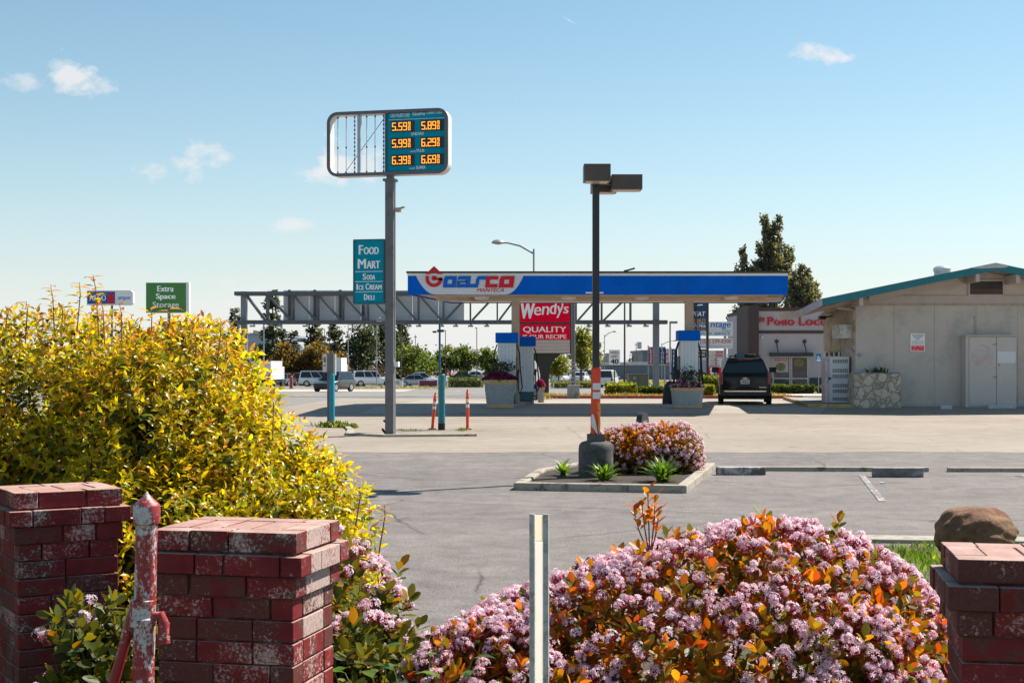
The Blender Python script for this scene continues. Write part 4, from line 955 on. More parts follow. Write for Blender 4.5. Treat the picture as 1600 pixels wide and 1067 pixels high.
MB().tube([(X(976, 51), 51, zt - .02), (X(976, 51), 51, zt + .10)], .02, 6).bar((X(975, 51), 51, zt + .05), (X(992, 51), 51, zt + .16), .06).build('roof_flood', m_dark, cp, world=True)
# islands, pumps, planters
for x, (a, b) in ((X(802, 53), (50.7, 57.6)), (X(1076, 52), (50.7, 54.8))):
    MB().plan([(x - .62 + skew(a) - .6, a), (x + .55 + skew(a) - .6, a), (x + .55 + skew(b) - .6, b), (x - .62 + skew(b) - .6, b)], GZ(a) + .002, GZ(a) + .15).build('pavement', m_conc, bevel=.02)['kind'] = 'structure'
m_pumpw = pbr('pump_panel', (.56, .62, .66), .4, .1, var=.06, scale=2)
def pump(label, x, y, w, d, ztop, hose=(1,), grp='fuel pumps under the canopy'):
    t = thing('fuel_pump', label, 'fuel pump', (x, y, GZ(y) + .15), 0, grp); H = ztop - GZ(y) - .15
    MB().box(-w * .37, -d / 2, .0, w * .37, d / 2, .35).build('base', pbr('pump_base', (.02, .09, .14), .5), t)
    b = MB().box(-w * .40, -d / 2, .352, w * .40, d / 2, H - .37); b.build('body', m_pumpw, t, bevel=.02)
    mb = MB()
    for k in (-.22, -.07, .08, .23): mb.box(k * w - .004, -d / 2 - .004, .4, k * w + .004, -d / 2 - .0005, H - .4)
    mb.build('panel_groove', m_lgrey, t)
    MB().box(-w / 2, -d / 2 - .05, H - .368, w / 2, d / 2 + .05, H).build('topper', m_blue, t, bevel=.02)
    MB().box(w / 2 + .001, -d / 2 + .0, H - .34, w / 2 + .012, d / 2 - .0, H - .03).build('topper_sign', m_wht, t)
    for sgn in (-1, 1):
        MB().box(*(sorted((sgn * w * .402, sgn * (w * .402 + .03)))[0], -d * .38, .75, sorted((sgn * w * .402, sgn * (w * .402 + .03)))[1], d * .38, 1.7)).build('dispenser_face', m_dark, t)
        for yy in (-d * .25, d * .15):
            x1 = sgn * (w * .40 + .03)
            MB().tube([(sgn * w * .43, yy, H - .42), (x1 + sgn * .10, yy, H - .75), (x1 + sgn * .13, yy + .02, 1.25), (x1 + sgn * .20, yy - .06, .55), (x1 + sgn * .10, yy - .03, .32), (x1 + sgn * .05, yy, .55), (x1 + sgn * .05, yy, 1.0)], .022, 8).build('hose', m_black, t, smooth=True)
            MB().bar((x1 + sgn * .03, yy, .98), (x1 + sgn * .06, yy - .02, 1.22), .07).bar((x1 + sgn * .05, yy, 1.18), (x1 + sgn * .16, yy, 1.10), .03).build('nozzle', m_black, t)
    return t
pump('fuel pump with a blue topper directly behind the magenta flower planter', X(792, 52.0), 52.0, .83, .8, Z(520, 52.0))
pump('fuel pump with a blue topper half hidden by another pump, before the red sign', X(820, 54.6), 54.6, .83, .8, Z(526, 54.6))
pump('single fuel pump with a blue topper beside the black car', X(1075, 52.0), 52.0, .80, .8, Z(516.5, 52.0))
m_pl = pbr('planter_grit', (.30, .32, .33), .9, var=.3, scale=20, bump=.5, bscale=60); m_plb = pbr('planter_band', (.52, .34, .17), .8, var=.15)
def planter(label, u, v, vt, wt, wb, fcols, ww, D=None, shrub=True):
    D = D or GD(v); s_ = S(D); H = (v - vt) / s_; a, b = wt / 2 / s_, wb / 2 / s_; z0 = GZ(D)
    t = thing('flower_planter', label, 'planter', (X(u, D), D, z0), 0, 'concrete flower planters on the pump islands')
    f = lambda z: b + (a - b) * z / H; n = 8; st = R(22.5)
    def ring(mb, z0_, z1, o=0):
        mb.lathe([((f(z0_) + o) / math.cos(st), z0_), ((f(z1) + o) / math.cos(st), z1)], (0, 0, 0), 4)
    mb = MB(); k = math.sqrt(2)
    def sq(z0_, z1, o, mbb):
        vs = []
        for z in (z0_, z1):
            r = f(z) + o; c = r * .22
            vs += [(x, y * .8, z) for x, y in ((-r + c, -r), (r - c, -r), (r, -r + c), (r, r - c), (r - c, r), (-r + c, r), (-r, r - c), (-r, -r + c))]
        mbb.add(vs, [tuple(reversed(range(8))), tuple(range(8, 16))] + [(i, (i + 1) % 8, 8 + (i + 1) % 8, 8 + i) for i in range(8)])
        return mbb
    sq(0, H - .02, 0, MB()).build('tub', m_pl, t); sq(H * .85, H, .02, MB()).build('rim', m_plb, t); sq(0, H * .13, .015, MB()).build('foot_band', m_plb, t)
    n = 420; r = np.sqrt(RNG.random(n)) * a * 1.12; an = RNG.uniform(0, 6.283, n)
    c0 = np.array([X(u, D), D, z0 + H])
    pos = c0 + np.stack([r * np.cos(an), .8 * r * np.sin(an), .02 + .26 * (1 - (r / a / 1.15) ** 2) * RNG.uniform(.6, 1.1, n)], 1)
    leaf_mesh('flowers', pos, rdir(n), rdir(n) + np.array([0, -.5, 1]), .05, pick(fcols, n, ww), FLOWER, m_petal, t)
    leaf_mesh('flower_leaves', pos - np.array([0, 0, .05]), rdir(n), rdir(n), .08, pick([(.03, .05, .015), (.05, .07, .02)], n), CARD, m_green, t)
    if shrub:
        n = 260; q = c0 + np.array([a * .15, 0, .1]) + RNG.normal(0, 1, (n, 3)) * np.array([a * .42, .2, .12]) + np.array([0, 0, .32]); q[:, 2] = np.maximum(q[:, 2], c0[2])
        leaf_mesh('foliage', q, rdir(n) + np.array([0, 0, .6]), rdir(n), .09, pick([(.025, .045, .02), (.05, .07, .03), (.07, .05, .04)], n), CARD, m_green, t)
        mb = MB()
        for k in range(14): mb.tube([c0, c0 + np.array([random.gauss(0, .25), random.gauss(0, .1), random.uniform(.3, .75)])], [.012, .005], 5)
        mb.build('stems', m_twig, t, world=True)
planter('grey concrete planter of deep magenta flowers in front of two pumps', 781.5, 637.5, 594, 50, 41, [(.30, .012, .10), (.20, .01, .09), (.42, .03, .16)], [3, 2, 1], 51.0)
planter('grey concrete planter of white and pink flowers near the black car', 1072.5, 635.5, 604, 51, 44, [(.7, .7, .66), (.28, .02, .12), (.45, .05, .2)], [2, 2, 1], 51.0)
planter('small tapered planter of bright pink flowers under the red roadside sign', 844, 627, 602.5, 14, 11, [(.55, .02, .14), (.6, .05, .25)], [1, 1], 57.2, False)
o = MB().lathe([(.24, 0), (.25, .3), (.23, .75), (.17, .9), (.08, .95)], (0, 0, 0), 18).build('dark_shape', m_black, smooth=True); o.location = (X(1044.5, 51.2), 51.2, GZ(51.2)); o.rotation_euler = (0, R(6), 0)  # plain dark rounded solid added beside the planter
tag(o, 'dark rounded post guard leaning beside the white and pink flower planter', 'post guard')
bk = thing('squeegee_bucket', 'small bucket station with purple, white and green stickers beside a pump', 'bucket', (X(833, 55.3), 55.3, GZ(55) + .15))
MB().box(-.17, -.14, 0, .17, .14, .62).build('bucket', pbr('purple_plastic', (.22, .08, .4), .5), bk, bevel=.02); MB().box(-.02, -.155, .05, .16, -.141, .5).build('green_sticker', pbr('dark_green', (.02, .09, .05), .5), bk); MB().box(.02, -.17, .2, .12, -.156, .45).build('white_sticker', m_wht, bk); MB().box(-.0, -.17, .06, .12, -.156, .15).build('yellow_sticker', pbr('yellow_paint', (.7, .55, .05), .5), bk); MB().bar((-.05, 0, .62), (-.12, 0, .95), .03).build('squeegee', m_red, bk)
# ================================================================== BILLBOARD GANTRY
D = 78.0; gz = GZ(D)
bb = thing('billboard_gantry', 'long grey steel truss billboard on two posts behind the fuel canopy', 'billboard', (X(700, D), D, gz))
za, zb2, zc2, zd = Z(456, D), Z(462, D), Z(500.5, D), Z(506.5, D)
def zz(v): return Z(v, D)
for u, w_ in ((381.5, 4.6), (1025, 4.8)):
    mb = MB(); mb.box(X(u - w_, D), D - .16, gz - .3, X(u + w_, D), D + .16, za + .02)
    mb.build('post', pbr('gantry_steel', (.20, .21, .235), .55, .1, var=.15, scale=.7), bb, world=True)
m_gs = MATS['gantry_steel']; m_gd = pbr('gantry_dark', (.10, .10, .11), .55, var=.15)
MB().box(X(368, D), D - .4, zb2, X(1040, D), D - .165, za).build('top_chord', m_gd, bb, world=True)
MB().box(X(369, D), D - .4, zd, X(1042, D), D - .165, zc2).build('bottom_chord', m_gd, bb, world=True)
MB().box(X(368, D), D + .165, zb2, X(1040, D), D + .4, za).box(X(369, D), D + .165, zd, X(1042, D), D + .4, zc2).build('rear_chord', m_gd, bb, world=True)
us = [418, 458, 497, 536, 575, 615, 654, 693, 735, 777, 812, 850, 900, 940, 985]
prev = 384
for k, u in enumerate(us):
    for dy in (-.28, .28):
        MB().bar((X(u, D), D + dy, zb2), (X(u, D), D + dy, zc2), .08).build('upright', m_gd, bb, world=True)
    if u < 700: a, b = (prev + 2, zb2), (u - 3, zc2)
    else: a, b = (u - 3, zb2), (prev + 3, zc2)
    for dy in (-.28, .28):
        MB().bar((X(a[0], D), D + dy, a[1]), (X(b[0], D), D + dy, b[1]), .11 if dy < 0 else .08).build('diagonal', m_gs if dy > 0 else m_gd, bb, world=True)
    prev = u
for k in range(7):
    u0 = 440 + k * 40.7
    MB().box(X(u0, D) + .008, D + .56, zz(500.2), X(u0 + 40.7, D) - .008, D + .62, zz(453)).build('panel', pbr('billboard_back', (.66, .69, .72), .6, var=.06, scale=.8), bb, world=True)
for u in (450, 490, 530, 566): MB().box(X(u, D) - .07, D + .44, zz(500.2), X(u, D) + .07, D + .555, zz(452)).build('panel_rib', m_gd, bb, world=True)
for u in (398, 440, 480, 640, 655, 690, 712, 735, 760, 918, 947, 980, 1006):
    MB().bar((X(u, D), D - .17, zd - .0), (X(u, D) + .1, D - .75, zd - .12), .06).box(X(u - 3, D), D - 1.0, zd - .17, X(u + 5, D), D - .74, zd - .08).build('lamp', m_lgrey, bb, world=True)
# ================================================================== RED ROADSIDE SIGN
D = 70.0; gz = GZ(D)
ws = thing('restaurant_sign', 'big red and white roadside sign on a flared dark pedestal behind the pumps', 'sign', (X(850, D), D, gz))
def zz(v): return Z(v, D) - gz
def xx(u): return X(u, D) - X(850, D)
h1 = zz(553)
MB().prism([(xx(844), 0), (xx(857.5), 0), (xx(857.5), zz(585)), (xx(860), zz(572)), (xx(866), zz(562)), (xx(876), h1), (xx(824), h1), (xx(835), zz(562)), (xx(841), zz(572)), (xx(844), zz(585))], -.18, .18).build('pedestal', pbr('pedestal_dark', (.028, .028, .03), .6), ws)
MB().box(xx(811.5), -.35, zz(553), xx(892.5), .35, zz(471)).build('cabinet', pbr('cabinet_dark', (.05, .035, .04), .5), ws)
MB().box(xx(892.6), -.3, zz(553), xx(896), .34, zz(471)).build('cabinet_side', m_wht, ws)
MB().box(xx(812.6), -.365, zz(503.5), xx(890), -.351, zz(472)).build('upper_face', m_red, ws)
MB().box(xx(812.6), -.365, zz(531), xx(890), -.351, zz(507)).build('middle_face', m_red, ws)
MB().box(xx(812.6), -.365, zz(551.5), xx(890), -.351, zz(531.4)).build('letter_board', pbr('letter_board', (.56, .47, .42), .5, var=.05), ws)
mb = MB()
for v in (536.4, 541.4, 546.4): mb.box(xx(813), -.369, zz(v + .25), xx(889.6), -.3655, zz(v - .25))
mb.build('board_rail', m_conc, ws)
mb = MB(); y = -.368
text(mb, 'QUALITY', xx(817), xx(884.5), zz(521), zz(510.5), y, .02); text(mb, 'IS OUR RECIPE', xx(817), xx(884.5), zz(529.3), zz(523), y, .02); mb.build('slogan', m_whtx, ws)
mb = MB(); text(mb, 'W', xx(813.5), xx(836), zz(498), zz(474.5), y, .028, .12); text(mb, 'e', xx(834), xx(845.5), zz(493), zz(480), y, .014, .12); text(mb, 'n', xx(846), xx(858), zz(492), zz(479), y, .014, .12)
text(mb, 'd', xx(858.5), xx(870), zz(491), zz(471), y, .014, .12); text(mb, 'y', xx(869), xx(880), zz(497), zz(478.5), y, .014, .12); text(mb, "'s", xx(877), xx(888), zz(490), zz(473.5), y, .014, .12); mb.build('name_lettering', m_whtx, ws)
# ================================================================== POLES AND SMALL SIGNS
def pole_thing(name, label, cat, u, vb, vt, wpx, m, D, extra=None, group=None):
    gz = GZ(D); t = thing(name, label, cat, (X(u, D), D, gz), 0, group); s_ = S(D)
    MB().tube([(0, 0, -.05), (0, 0, Z(vt, D) - gz)], [wpx / 2 / s_, wpx / 2 / s_ * .8], 10).build('pole', m, t, smooth=True)
    return t, s_, (lambda v: Z(v, D) - gz)
t, s_, zf = pole_thing('utility_pole', 'grey pole on a square concrete block beside the red roadside sign', 'pole', 896, 625, 474, 6.5, m_grey, 63.8)
MB().box(-9.3 / s_, -.32, -.1, 9.3 / s_, .32, zf(601)).build('concrete_block', m_conc, t, bevel=.03)
mb = MB(); [mb.box(-3.6 / s_, -.13, zf(v + 1.2), 3.6 / s_, -.105, zf(v - 1.2)) for v in (566, 572, 579, 590, 596)]; mb.build('sticker', pbr('pole_sticker', (.3, .3, .34), .6, var=.5, scale=30), t)
def cobra(label, u, vt, D, du, rise, m, wpx, grp='street lamps along the road'):
    t, s_, zf = pole_thing('street_lamp', label, 'street lamp', u, 0, vt, wpx, m, D, group=grp)
    sg = 1 if du > 0 else -1; x1 = du / s_; zt_ = zf(vt)
    MB().tube([(0, 0, zt_ - .25), (x1 * .35, 0, zt_ + rise * .5), (x1 * .65, 0, zt_ + rise * .95), (x1 * .80, 0, zt_ + rise)], [wpx * .42 / s_] * 2 + [wpx * .35 / s_] * 2, 8).build('arm', m, t, smooth=True)
    hd = MB().lathe([(.02, -.09), (.20, -.05), (.24, .0), (.16, .08), (.03, .11)], (0, 0, 0), 12)
    hd.xf(Matrix.Translation((x1 * .9, 0, zt_ + rise + .02)) @ Matrix.Scale(1.1, 4, (1, 0, 0)) @ Matrix.Scale(.75, 4, (0, 1, 0)) @ Matrix.Scale(1.35 if wpx > 2 else 1.1, 4)); hd.build('lamp_head', m_lgrey, t, smooth=True)
    return t
cobra('grey street lamp with a curved arm rising behind the canopy roof', 834, 389, 74, -62, .32, m_lgrey, 3.6)
cobra('distant thin street lamp between the tall dark parking lamp and speed limit sign', 944.5, 523, 170, 18, .35, m_lgrey, 1.4)
cobra('distant thin street lamp among the narrow flag banners', 1034, 536, 190, 24, .3, m_lgrey, 1.3)
def shoebox(label, u, vt, D, w0, w1, wpx, m=m_lgrey, grp='box lamps on thin poles'):
    t, s_, zf = pole_thing('box_lamp', label, 'lamp', u, 0, vt, wpx, m, D, group=grp)
    MB().box(w0 / s_, -.2, zf(vt + 3.5), w1 / s_, .2, zf(vt)).build('lamp_head', m, t); return t
shoebox('slim box lamp between the flag banners and a beige canopy column', 1047, 502, 80, -.8, 11, 3.0)
m_brownp = pbr('brown_pole', (.10, .055, .045), .6)
t, s_, zf = pole_thing('flag_pole', 'thin brown pole rising past the green utility cabinet', 'pole', 976, 600, 470, 3.2, m_brownp, 82); MB().box(-4 / s_, -.14, 0, 4 / s_, .14, .14).build('base', m_brownp, t)
for k, (u, vt, vb, w_, lab) in enumerate([(412, 492, 0, 2.6, 'thin pale lamp pole in front of the box truck'), (515, 502, 0, 1.6, 'thin dark lamp pole above the pale box sign'), (507, 514, 0, 1.2, 'short thin dark pole between two brownish trees'), (544, 505, 0, 1.6, 'thin pale pole in front of the dense dark evergreen'), (588.5, 506, 0, 1.6, 'thin pale pole between the dense evergreens, close to the price sign pole'), (627, 506, 0, 1.8, 'thin dark pole on a white footing beside the silver sedan'), (696, 516, 0, 1.5, 'thin brown pole almost touching the blue camera pole'), (745, 512, 0, 1.5, 'thin brown pole in front of the tallest round green tree')]):
    D = 150; t, s_, zf = pole_thing('light_pole', lab, 'pole', u, 0, vt, w_, m_lgrey if k in (0, 3, 4) else m_brownp, D, group='thin light poles over the far car park')
    if k in (0, 5, 6): MB().box(-2.6 / s_, -.2, 0, 2.6 / s_, .2, zf(595)).build('footing', m_wht, t)
    if k in (1, 2, 6, 7): MB().box(-3.0 / s_, -.15, zf(vt + 1.2), .6 / s_, .15, zf(vt)).build('lamp_head', m_brownp, t)
    if k == 0: MB().box(-1.8 / s_, -.25, zf(575), 1.8 / s_, -.15, zf(565)).build('plate', m_wht, t)
D = 75; t, s_, zf = pole_thing('speed_sign', 'white speed limit 40 sign on a brown post by the road', 'sign', 960, 0, 552, 2.4, m_brownp, D)
MB().box(-8.6 / s_, -.075, zf(570), 8.6 / s_, -.05, zf(546.5)).build('plate', m_whtx, t)
y = -.078
for a in (('SPEED', -6.6 / s_, 6.6 / s_, zf(553), zf(548.8), y, .012), ('LIMIT', -5.6 / s_, 5.6 / s_, zf(559.2), zf(555), y, .012), ('40', -6.4 / s_, 6.4 / s_, zf(568.6), zf(560.8), y, .04)): mb = MB(); text(mb, *a); mb.build('lettering', m_txt, t)
D = 79; g0 = Vector((X(996, D), D, GZ(D))); s_ = S(D)
uc = thing('utility_cabinet', 'olive green metal utility cabinet behind the clipped hedges', 'cabinet', g0, R(6))
m_ol = pbr('olive_paint', (.13, .135, .085), .6, var=.12); hh = Z(584.5, D) - g0.z
MB().box(-15.5 / s_, -.35, 0, 15.5 / s_, .35, hh - .05).build('body', m_ol, uc, bevel=.02); MB().box(-16.3 / s_, -.38, hh - .048, 16.3 / s_, .38, hh).build('lid', m_ol, uc)
MB().box(-.01, -.358, .05, .01, -.351, hh - .1).box(.14, -.362, .35, .17, -.351, .5).box(-.2, -.362, .35, -.17, -.351, .5).build('door_seam', m_dark, uc); MB().box(-.30, -.356, hh - .3, -.15, -.351, hh - .14).build('plate', m_lgrey, uc)
def flag(label, u0, u1, v0, v1, D, m, word, pole=True):
    gz = GZ(D); t = thing('flag_banner', label, 'banner', (X(u0, D), D, gz), 0, 'narrow flag banners at the car lot')
    w_ = (u1 - u0) / S(D)
    MB().box(0, -.015, Z(v1, D) - gz, w_, .015, Z(v0, D) - gz).build('cloth', m, t)
    MB().tube([(-.05, 0, 0), (-.05, 0, Z(v0, D) - gz + .1)], .04, 8).build('pole', m_lgrey, t)
    mb = MB(); n = len(word); H = (v1 - v0) / S(D)
    for i, ch in enumerate(word):
        z1 = Z(v0, D) - gz - H * (.04 + .92 * i / n); z0 = z1 - H * .92 / n * .82; xw = .24 if ch != 'I' else .07
        text(mb, ch, w_ * (.5 - xw), w_ * (.5 + xw), z0, z1, -.018, .03)
    mb.build('lettering', m_whtx, t)
m_fr = pbr('flag_red', (.42, .02, .04), .6, var=.1); m_fb = pbr('flag_blue', (.012, .055, .15), .6, var=.1)
flag('narrow red flag banner reading LEASE against the thick gantry post', 1014, 1020, 542, 569, 96, m_fr, 'LEASE'); flag('narrow blue flag banner reading FINANCE', 1030, 1040, 542, 568.5, 96, m_fb, 'FINANCE')
flag('narrow red flag banner reading BAD between two blue ones', 1039.5, 1045, 545, 569.5, 100, m_fr, 'BAD'); flag('tall blue flag banner reading CREDIT beside a fuel pump', 1049.5, 1058.5, 545, 590, 94, m_fb, 'CREDIT')
# tall pole sign with blue faces
D = 76; gz = GZ(D); s_ = S(D)
rs = thing('pole_sign', 'tall dark blue pole sign with white and orange lettering behind a beige column', 'sign', (X(1107, D), D, gz))
xx = lambda u: X(u, D) - X(1107, D)
zz = lambda v: Z(v, D) - gz
MB().box(xx(1103.5), -.12, 0, xx(1107), .12, zz(462)).build('pole', m_dark, rs); MB().box(xx(1072), -.12, zz(517), xx(1103.4), .12, zz(466)).build('cabinet', m_fb, rs); MB().box(xx(1086.5), -.2, 0, xx(1088), -.14, zz(462)).build('second_pole', m_dark, rs)
mb = MB(); text(mb, 'PEAT', xx(1081), xx(1102), zz(494), zz(487), -.125, .014, .2); text(mb, '673.7456', xx(1081), xx(1102), zz(512), zz(507), -.125, .014, .1); mb.add([(xx(1088), -.125, zz(478)), (xx(1098), -.125, zz(477.2)), (xx(1097), -.125, zz(475.4)), (xx(1090), -.125, zz(476))], [(0, 1, 2, 3)]); mb.box(xx(1080), -.126, zz(505.5), xx(1102), -.123, zz(504.9)).build('white_lettering', m_whtx, rs)
mb = MB(); text(mb, 'O SALES', xx(1081), xx(1102), zz(503.5), zz(497.8), -.125, .014, .1); text(mb, 'FINANCING', xx(1081), xx(1102), zz(516.5), zz(513.5), -.125, .01); mb.build('orange_lettering', pbr('orange_lettering', (.75, .33, .05), .5), rs)
# pale service sign
D = 84; gz = GZ(D)
vs_ = thing('service_sign', 'pale sign boards with blue and red lettering on a grey pole beside the tall tree', 'sign', (X(1133, D), D, gz))
xx = lambda u: X(u, D) - X(1133, D)
MB().box(xx(1131.5), -.05, 0, xx(1135), .2, zz(500) if 0 else Z(520, D) - gz).build('pole', m_lgrey, vs_)
zz = lambda v: Z(v, D) - gz
m_pale = pbr('pale_board', (.66, .68, .66), .5, var=.05)
MB().box(xx(1084), -.2, zz(525), xx(1144), -.06, zz(503)).build('upper_board', m_pale, vs_); MB().box(xx(1086), -.2, zz(544.5), xx(1144), -.06, zz(528.5)).build('lower_board', m_pale, vs_)
mb = MB(); text(mb, 'ntage', xx(1109.5), xx(1141), zz(514.5), zz(503.8), -.203, .014, .15); text(mb, 'POOL SERVICE', xx(1095), xx(1140), zz(523.3), zz(519.5), -.203, .02); text(mb, 'vintagepoolserviceandmore.com', xx(1088), xx(1142), zz(543), zz(540), -.203, .0); mb.build('blue_lettering', m_bluex, vs_)
mb = MB(); text(mb, '& More', xx(1128), xx(1141), zz(518.5), zz(515.3), -.203, .0, .3); mb.build('grey_lettering', m_grey, vs_)
mb = MB(); text(mb, '(209) 599-8300', xx(1093), xx(1142), zz(538.5), zz(530), -.203, .006); mb.build('red_lettering', m_redx, vs_)
def board(name, label, u0, u1, v0, v1, D, m, rows, mt, grp='small boards below the service sign'):
    gz = GZ(D); uc_ = (u0 + u1) / 2; t = thing(name, label, 'sign', (X(uc_, D), D, gz), 0, grp)
    f = lambda u: X(u, D) - X(uc_, D)
    q = lambda v: Z(v, D) - gz
    MB().box(f(u0), -.05, q(v1), f(u1), .05, q(v0)).build('board', m, t); MB().box(-.06, .051, 0, .06, .12, q(v0)).build('post', m_lgrey, t)
    for (s, a, b, c, d, bo) in rows:
        mb = MB(); text(mb, s, f(a), f(b), q(d), q(c), -.053, bo); mb.build('lettering', mt, t)
    return t
board('small_sign', 'small pale board reading WATER TESTING in red', 1107, 1131, 547.5, 558.5, 83, pbr('pinkish_board', (.62, .55, .52), .6), [('WATER', 1118, 1129, 548.5, 552.2, .03), ('TESTING', 1116.5, 1129.5, 553.3, 557.2, .03)], m_redx)
board('small_sign', 'small dark board with white lines behind a fuel pump', 1086, 1105, 545.5, 558.5, 82, m_dark, [('POOLS', 1090, 1102, 548, 551, .02), ('SPAS', 1091, 1101, 553, 556, .02)], m_whtx)
board('small_sign', 'white and red menu board low down beside the black car', 1107, 1127, 560, 585, 83.5, m_pale, [('SUPPLIES', 1110, 1124, 562, 564.2, .02), ('OPEN DAILY', 1110, 1124, 566, 568.2, .0), ('CHLORINE', 1109, 1125, 570, 572.2, .02)], m_redx)
D = 83.3; o = MB().box(X(1107.3, D), D - .02 , Z(585, D), X(1126.7, D), D + .0, Z(573.5, D)).build('poster', m_red); tag(o, 'red poster with two white discs on the menu board beside the black car', 'poster')
mb = MB(); [mb.prism([(X(u, D) + .12 * math.cos(a), Z(v, D) + .12 * math.sin(a)) for a in np.linspace(0, 6.283, 13)[:-1]], D - .03, D - .0205) for u, v in ((1112, 577), (1120, 577), (1112.5, 582))]; mb.build('white_disc', m_whtx, o)
# left far signs
D = 150; s_ = S(D)
t, s_, zf = pole_thing('storage_sign', 'square green storage sign with white lettering above the yellow hedge', 'sign', 263.5, 0, 480, 4.2, m_grey, D)
MB().box(-33.5 / s_, -.5, zf(489), 29 / s_, .5, zf(442)).build('cabinet', m_wht, t); MB().box(29.1 / s_, -.5, zf(489), 33.5 / s_, .1, zf(441.5)).build('cabinet_side', m_wht, t)
MB().box(-33.3 / s_, -.53, zf(488.6), 28.8 / s_, -.505, zf(442.4)).build('green_face', pbr('green_sign_face', (.05, .20, .035), .5, var=.05, scale=.3), t)
y = -.54
for a in (('Extra', -16 / s_, 10 / s_, zf(456), zf(447), y, .035), ('Space', -18 / s_, 13 / s_, zf(470), zf(459), y, .035), ('Storage', -23 / s_, 18 / s_, zf(483), zf(472), y, .008)): mb = MB(); text(mb, *a); mb.build('lettering', m_whtx, t)
D = 165; t, s_, zf = pole_thing('fuel_brand_sign', 'white and blue rounded sign half hidden by the top of the yellow hedge', 'sign', 175, 0, 470, 4, m_grey, D)
MB().prism([(x / s_, z) for x, z in [(-38, zf(477)), (30, zf(477)), (34, zf(474)), (34, zf(457)), (30, zf(454)), (-38, zf(454))]], -.35, .35).build('cabinet', m_wht, t)
MB().box(-37 / s_, -.38, zf(475), 6 / s_, -.352, zf(456)).build('blue_face', pbr('sign_blue', (.02, .07, .25), .5), t)
mb = MB(); text(mb, 'ARCO', -34 / s_, -8 / s_, zf(470), zf(461), -.385, .014); mb.build('white_lettering', m_whtx, t)
mb = MB(); text(mb, 'ampm', 10 / s_, 30 / s_, zf(470.5), zf(464), -.357, .014, .15); mb.build('blue_lettering', m_bluex, t); MB().prism([(-5 / s_, zf(474)), (4 / s_, zf(474)), (4 / s_, zf(461)), (0, zf(458)), (-5 / s_, zf(464))], -.395, -.382).build('red_mark', m_redx, t)
shoebox('tiny far lamp pole beside the green storage sign', 288.5, 500, 160, -.6, 4, 1.3, m_dark); shoebox('tiny far lamp pole above the hedge, beside the rust coloured tree', 328, 506, 160, -4, .6, 1.3, m_dark)
# low red posts / placards by the far pavement
p = G(455, 607); o = MB().box(-.12, -.12, 0, .12, .12, 18 / S(p.y)).lathe([(.2, 0), (.2, .12)], (0, 0, 0), 10).lathe([(.17, 18 / S(p.y)), (.1, 18 / S(p.y) + .12)], (0, 0, 0), 10).build('red_post', pbr('red_post_paint', (.45, .03, .025), .5)); o.location = p; tag(o, 'short bright red post on the far pavement', 'post')
D = 140; gz = GZ(D); t = thing('placard', 'low white framed placard with a dark red face before the parked white cars', 'placard', (X(669, D), D, gz)); s_ = S(D)
MB().box(-14 / s_, -.03, Z(603.5, D) - gz, 14 / s_, .03, Z(594.5, D) - gz).build('face', pbr('burgundy', (.16, .02, .06), .5), t)
for a in (-15, 14): MB().box(a / s_, -.05, 0, (a + 1) / s_, .05, Z(594, D) - gz).build('post', m_wht, t)
MB().box(-14 / s_, -.04, Z(605, D) - gz, 14 / s_, .04, Z(604, D) - gz).build('rail', m_wht, t)
